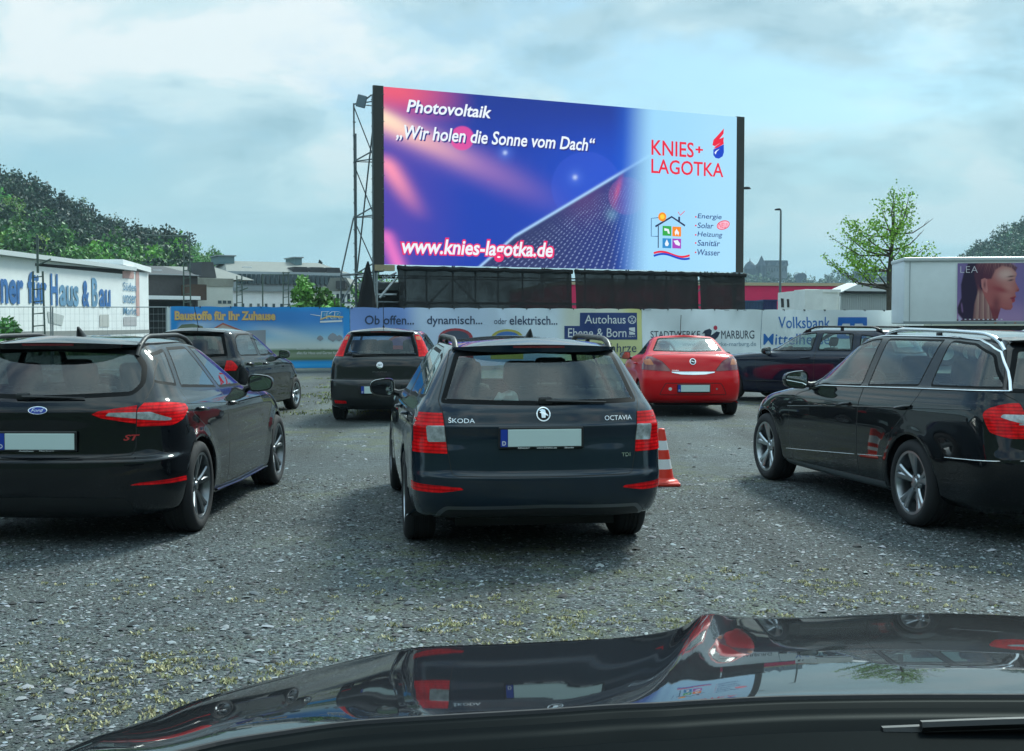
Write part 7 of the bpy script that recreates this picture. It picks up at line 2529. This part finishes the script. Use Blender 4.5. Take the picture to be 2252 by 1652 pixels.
img = np.zeros(PX.shape + (3,)) + A(134, 112, 168)
img = mixp(img, A(176, 140, 184), ss(700, 1100, PY)); img = mixp(img, A(110, 96, 160), ss(1950, 2250, PX) * .6)
hairback = [(1110, 228), (1700, 228), (1600, 520), (1540, 700), (1560, 900), (1480, 1090), (1120, 1100), (1040, 1000), (1030, 920), (1090, 760), (1080, 560), (1120, 380), (1180, 235)]
img = mixp(img, A(46, 24, 60), pmask(hairback, 14))
img = mixp(img, A(150, 110, 160), np.exp(-((PX - 1100 - .12 * (PY - 900)) / 12) ** 2) * ss(820, 880, PY) * ss(1010, 960, PY) * .8)
face = [(1430, 228), (1700, 228), (1880, 300), (1925, 400), (1900, 470), (1905, 520), (1965, 640), (1955, 665), (1905, 680), (1908, 715), (1920, 745), (1895, 775), (1905, 800), (1898, 825), (1860, 850), (1870, 905), (1840, 950), (1760, 950), (1690, 920), (1640, 1100), (1330, 1100), (1420, 800), (1400, 520)]
fm = pmask(face, 8)
skin = np.zeros_like(img) + A(184, 96, 96)
skin = mixp(skin, A(228, 190, 180), np.exp(-(((PX - 1760) / 150) ** 2 + ((PY - 400) / 110) ** 2)) * .9)
skin = mixp(skin, A(214, 150, 140), np.exp(-(((PX - 1790) / 110) ** 2 + ((PY - 640) / 150) ** 2)) * .7)
skin = mixp(skin, A(158, 44, 62), np.exp(-(((PX - 1690) / 130) ** 2 + ((PY - 640 - (PX - 1690) * .25) / 46) ** 2)) * .75)
skin = mixp(skin, A(120, 40, 58), ss(880, 1000, PY + (PX - 1700) * -.2) * .8)
skin = mixp(skin, A(96, 30, 52), np.exp(-(((PX - 1620) / 60) ** 2 + ((PY - 860) / 120) ** 2)) * .6)
skin = mixp(skin, A(120, 46, 62), np.exp(-(((PX - 1950) / 34) ** 2 + ((PY - 655) / 20) ** 2)) * .7)
img = img * (1 - fm[..., None]) + skin * fm[..., None]
img = mixp(img, A(70, 30, 44), np.exp(-(((PX - 1838) / 52) ** 2 + ((PY - 436 + (PX - 1838) * .10) / 12) ** 2)) * .9)      # brow
img = mixp(img, A(52, 22, 40), np.exp(-(((PX - 1835) / 38) ** 2 + ((PY - 492 + (PX - 1835) * .18) / 13) ** 2)) * .95)        # eye
img = mixp(img, A(168, 40, 64), pmask([(1820, 765), (1900, 738), (1918, 748), (1892, 772), (1902, 800), (1890, 826), (1858, 828), (1850, 790)], 7) * .85)  # lips
img = mixp(img, A(70, 20, 44), np.exp(-(((PX - 1865) / 40) ** 2 + ((PY - 774 + (PX - 1865) * .25) / 6) ** 2)) * .7)
# hair over the temple and the light strands below the ear
top = [(1300, 228), (1830, 228), (1930, 300), (1900, 360), (1840, 300), (1700, 270), (1600, 330), (1540, 470), (1420, 480), (1330, 640), (1280, 420)]
img = mixp(img, A(88, 40, 66), pmask(top, 16) * .95)
for k in range(26):
    f = k / 25
    xc = 1330 + 560 * f
    wv = np.exp(-((PX - (xc + (PY - 228) * (-.55 + .95 * f))) / 7) ** 2) * ss(228 + 260 * (1 - abs(f - .5)), 228, PY)
    img = mixp(img, A(170 + 50 * f, 104 + 60 * f, 110 + 40 * f), wv * (.25 + .5 * ((k * 7) % 5) / 5))
ear = [(1385, 480), (1440, 458), (1480, 480), (1478, 560), (1490, 640), (1480, 690), (1440, 670), (1395, 600)]
img = mixp(img, A(206, 130, 128), pmask(ear, 7)); img = mixp(img, A(110, 44, 60), np.exp(-(((PX - 1440) / 18) ** 2 + ((PY - 560) / 54) ** 2)) * .8)
low = [(1340, 560), (1400, 640), (1450, 760), (1520, 900), (1580, 1100), (1270, 1100), (1290, 860), (1330, 700)]
img = mixp(img, A(122, 62, 76), pmask(low, 14) * .9)
for k in range(14):
    f = k / 13
    wv = np.exp(-((PX - (1300 + 230 * f + (PY - 700) * (-.05 + .12 * f))) / 8) ** 2) * ss(600, 720, PY)
    img = mixp(img, A(226, 186, 170), wv * (.2 + .7 * ((k * 5) % 4) / 4) * pmask(low, 10))
img = mixp(img, A(70, 30, 50), ss(1085, 1110, PY) * (PX < 1620))
idx = np.arange(NP_ * NQ).reshape(NQ, NP_)
Fq = np.stack([idx[:-1, :-1], idx[:-1, 1:], idx[1:, 1:], idx[1:, :-1]], -1).reshape(-1, 4)
po = thing('portrait_poster', 'violet poster of a long-haired woman in profile on the white trailer', 'poster', F.A, math.atan2(F.dir.y, F.dir.x))
mesh_obj('backing', [(px0 - .02, -.012, pz0 - .02), (px1, -.012, pz0 - .02), (px1, -.012, pz1 + .02), (px0 - .02, -.012, pz1 + .02)], [(0, 1, 2, 3)], M_BOXW, po)
pic = bulk('print', np.stack([X.ravel(), np.full(X.size, -.018), Z.ravel()], 1), Fq, attr_mat('poster_print', rough=.35), img.reshape(-1, 3), po)
v, f = text2d('LEA', -.012, 0, 1.1)
(u0, v0), (u1, v1) = c7(1065, 262), c7(1330, 362)
mesh_obj('lettering', [(F.x(u0) + p[0] * (F.x(u1) - F.x(u0)), -.024, F.z(u0, v1) + p[1] * (F.z(u0, v0) - F.z(u0, v1))) for p in v], f, mat('poster_white', (.72, .68, .74), .4), pic)
v, f = text2d('- - - - - - - - -', .0, 0, 1.0)
(u0, v0), (u1, v1) = c7(1140, 1066), c7(1720, 1084)
mesh_obj('lettering', [(F.x(u0) + p[0] * (F.x(u1) - F.x(u0)), -.024, F.z(u0, v1) + p[1] * (F.z(u0, v0) - F.z(u0, v1))) for p in v], f, mat('poster_white', (.72, .68, .74), .4), pic)
u, v0 = c7(1090, 1075)
mesh_obj('poster_mark', [(F.x(u) - .1, -.024, F.z(u, v0) - .1), (F.x(u) + .03, -.024, F.z(u, v0)), (F.x(u) - .1, -.024, F.z(u, v0) + .14)], [(0, 1, 2)], mat('poster_lilac', (.55, .50, .70), .4), pic)

# ------------------------------------------------------------------ traffic cone
cn = thing('traffic_cone', 'red and white striped traffic cone beside the dark blue estate', 'traffic cone', ((1455 - 1125.5) / FPX * 11.72, 11.72, 0))
M_CONE = mat('cone_red', (.72, .035, .015), .45); M_CONEW = mat('cone_white', (.72, .74, .74), .4)
rz = lambda z: .122 - (.122 - .030) * (z - .045) / (.535 - .045)
b = MB()
b.rbox((0, 0, .018), (.33, .33, .036), .015, 2); b.lathe([(.165, .034), (.15, .05), (.128, .06), (.118, .075)], 32, 'z'); b.build('base', M_CONE, cn)
for k, (z0, z1) in enumerate(((.06, .158), (.158, .250), (.250, .338), (.338, .425), (.425, .535))):
    b = MB(); prof = [(rz(z0), z0), (rz(z1), z1)]
    if k == 4: prof += [(.022, .540), (.001, .540)]
    b.lathe(prof, 32, 'z'); auto_smooth(b.build('red_band' if k % 2 == 0 else 'white_band', M_CONE if k % 2 == 0 else M_CONEW, cn), 40)

# ------------------------------------------------------------------ bonnet of the car the picture is taken from
own = thing('own_car', 'glossy black bonnet of the nearest car in front of everything, pinched to a ridge', 'car', (.3, 0, 0), 0)
M_OWN = paint_mat('own_black_paint', (.004, .005, .007), dust=0.0, spec=.03, coat=.85)
OF = [(-.66, 1.10, 1.035), (-.60, 1.28, 1.02), (-.52, 1.50, 1.0), (-.51, 1.865, .93), (-.356, 2.27, .88), (-.192, 2.53, .85), (-.02, 2.575, .845), (.218, 2.635, .842), (.362, 2.66, .860), (.432, 2.70, .882), (.517, 2.71, .870),
      (.668, 2.73, .866), (.88, 2.78, .862), (1.175, 2.83, .845), (1.5, 2.85, .81), (1.8, 2.7, .78)]
OR = [(-.55, 1.06, 1.04), (-.50, 1.25, 1.03), (-.43, 1.42, 1.01), (-.37, 1.507, 1.0), (-.29, 1.553, 1.0), (-.207, 1.59, 1.0), (-.09, 1.615, 1.0), (.037, 1.638, 1.0), (.14, 1.66, 1.0), (.20, 1.668, 1.0), (.26, 1.68, 1.0),
      (.40, 1.70, 1.0), (.60, 1.707, 1.0), (.9, 1.705, 1.0), (1.25, 1.69, 1.0), (1.5, 1.66, .99)]
OF, OR = np.array(OF), np.array(OR)
OF[:, 0] -= .3; OR[:, 0] -= .3
kk = np.arange(len(OF)); tt = np.unique(np.concatenate([np.linspace(0, len(OF) - 1, 110), np.linspace(7, 12, 70)]))
Fc = np.stack([pchip(kk, OF[:, j], tt) for j in range(3)], 1); Rc = np.stack([pchip(kk, OR[:, j], tt) for j in range(3)], 1)
V = []; rows_ = list(np.linspace(0, 1, 48)); lip = [(.03, -.004), (.06, -.015), (.09, -.036), (.115, -.07), (.13, -.12), (.135, -.22), (.12, -.45)]
sw = np.interp(tt, [0, 3, 5, 7, 9, 11, 15], [1.6, 1.3, 1.05, 1.02, 1.05, 1.25, 1.35])
for t in rows_:
    p = Rc + (Fc - Rc) * t
    p = p.copy(); p[:, 2] = Rc[:, 2] + (Fc[:, 2] - Rc[:, 2]) * t ** sw
    V.append(p)
dn = Fc - Rc; dn[:, 2] = 0; dn /= np.linalg.norm(dn, axis=1, keepdims=True) + 1e-9
for dx, dz in lip:
    p = Fc + dn * dx; p[:, 2] = Fc[:, 2] + dz
    V.append(p)
nr_, nc_ = len(V), len(tt)
idx = np.arange(nr_ * nc_).reshape(nr_, nc_)
Fq = np.stack([idx[:-1, :-1], idx[:-1, 1:], idx[1:, 1:], idx[1:, :-1]], -1).reshape(-1, 4)
bulk('bonnet', np.array(V).reshape(-1, 3), Fq[:, ::-1], M_OWN, None, own, True)
# plastic scuttle below the windscreen, rubber lip and wiper
V = []
prof = [(.006, -.006), (.012, .002), (.034, .003), (.040, -.006), (.046, -.006), (.052, .001), (.10, .0), (.106, -.012), (.125, -.014), (.13, -.004), (.30, -.02), (.42, -.02)]
for dx, dz in prof:
    p = Rc - np.array([0, 1, 0]) * dx; p[:, 2] = Rc[:, 2] + dz
    V.append(p)
nr_ = len(V); idx = np.arange(nr_ * nc_).reshape(nr_, nc_)
Fq = np.stack([idx[:-1, :-1], idx[:-1, 1:], idx[1:, 1:], idx[1:, :-1]], -1).reshape(-1, 4)
bulk('scuttle_panel', np.array(V).reshape(-1, 3), Fq, M_SCUTTLE, None, own, False)
b = MB(); b.tube([tuple(p + np.array([0, -.004, 0])) for p in Rc[::2]], .006, 6); b.build('bonnet_seal', M_RUBBER, own)
b = MB()
q = [(.18 + .62 * k / 13, 1.578 + .004 * k / 13, .993 + .008 * math.sin(k / 13 * 3.1)) for k in range(14)]
b.tube(q, .008, 6); b.tube([(x, y - .008, z + .009) for x, y, z in q[1:]], .007, 6); b.rbox((.46, 1.58, 1.008), (.10, .025, .016), .006)
auto_smooth(b.build('wiper', M_BLACK, own), 50)
b = MB(); b.box((.3, 1.75, .55), (1.2, 1.2, .5)); b.build('engine_bay', M_SEAM, own)

# ------------------------------------------------------------------ unseen wooded slope, added to darken reflections in the cars
VB = []
nb_ = 40
for i in range(nb_ + 1):
    a = math.pi * (1.02 + .96 * i / nb_)
    for r_, z in ((55, -.6), (70, 3 + 2 * math.sin(i * .9)), (110, 24 + 4 * math.sin(i * .5)), (170, 58 + 9 * math.sin(i * .37)), (260, 58)):
        VB.append((r_ * math.cos(a) * 1.2, r_ * math.sin(a), z))
mesh_ = mesh_obj('added_back_hill', VB, [(i * 5 + j, i * 5 + j + 1, i * 5 + j + 6, i * 5 + j + 5) for i in range(nb_) for j in range(4)], mat('added_back_hill_wood', (.022, .045, .02), .95, var=.6, vscale=.12, bump=1.0, bscale=.3), smooth=True)
tag(mesh_, 'unseen wooded slope added behind the viewer to darken reflections', None, kind='structure')

# ------------------------------------------------------------------ air
M_AIR = bpy.data.materials.new('air')
M_AIR.use_nodes = True
nt = M_AIR.node_tree
for n in list(nt.nodes): nt.nodes.remove(n)
o_ = NN(nt, 'ShaderNodeOutputMaterial')
pv = NN(nt, 'ShaderNodeVolumePrincipled')
pv.inputs['Color'].default_value = (.62, .86, 1.0, 1)
pv.inputs['Density'].default_value = .00020
nt.links.new(pv.outputs[0], o_.inputs['Volume'])
b = MB(); b.box((0, 1800, 84.5), (5220, 4440, 171))
hz_ = b.build('haze', M_AIR)
tag(hz_, 'thin haze in the air', None, kind='stuff')
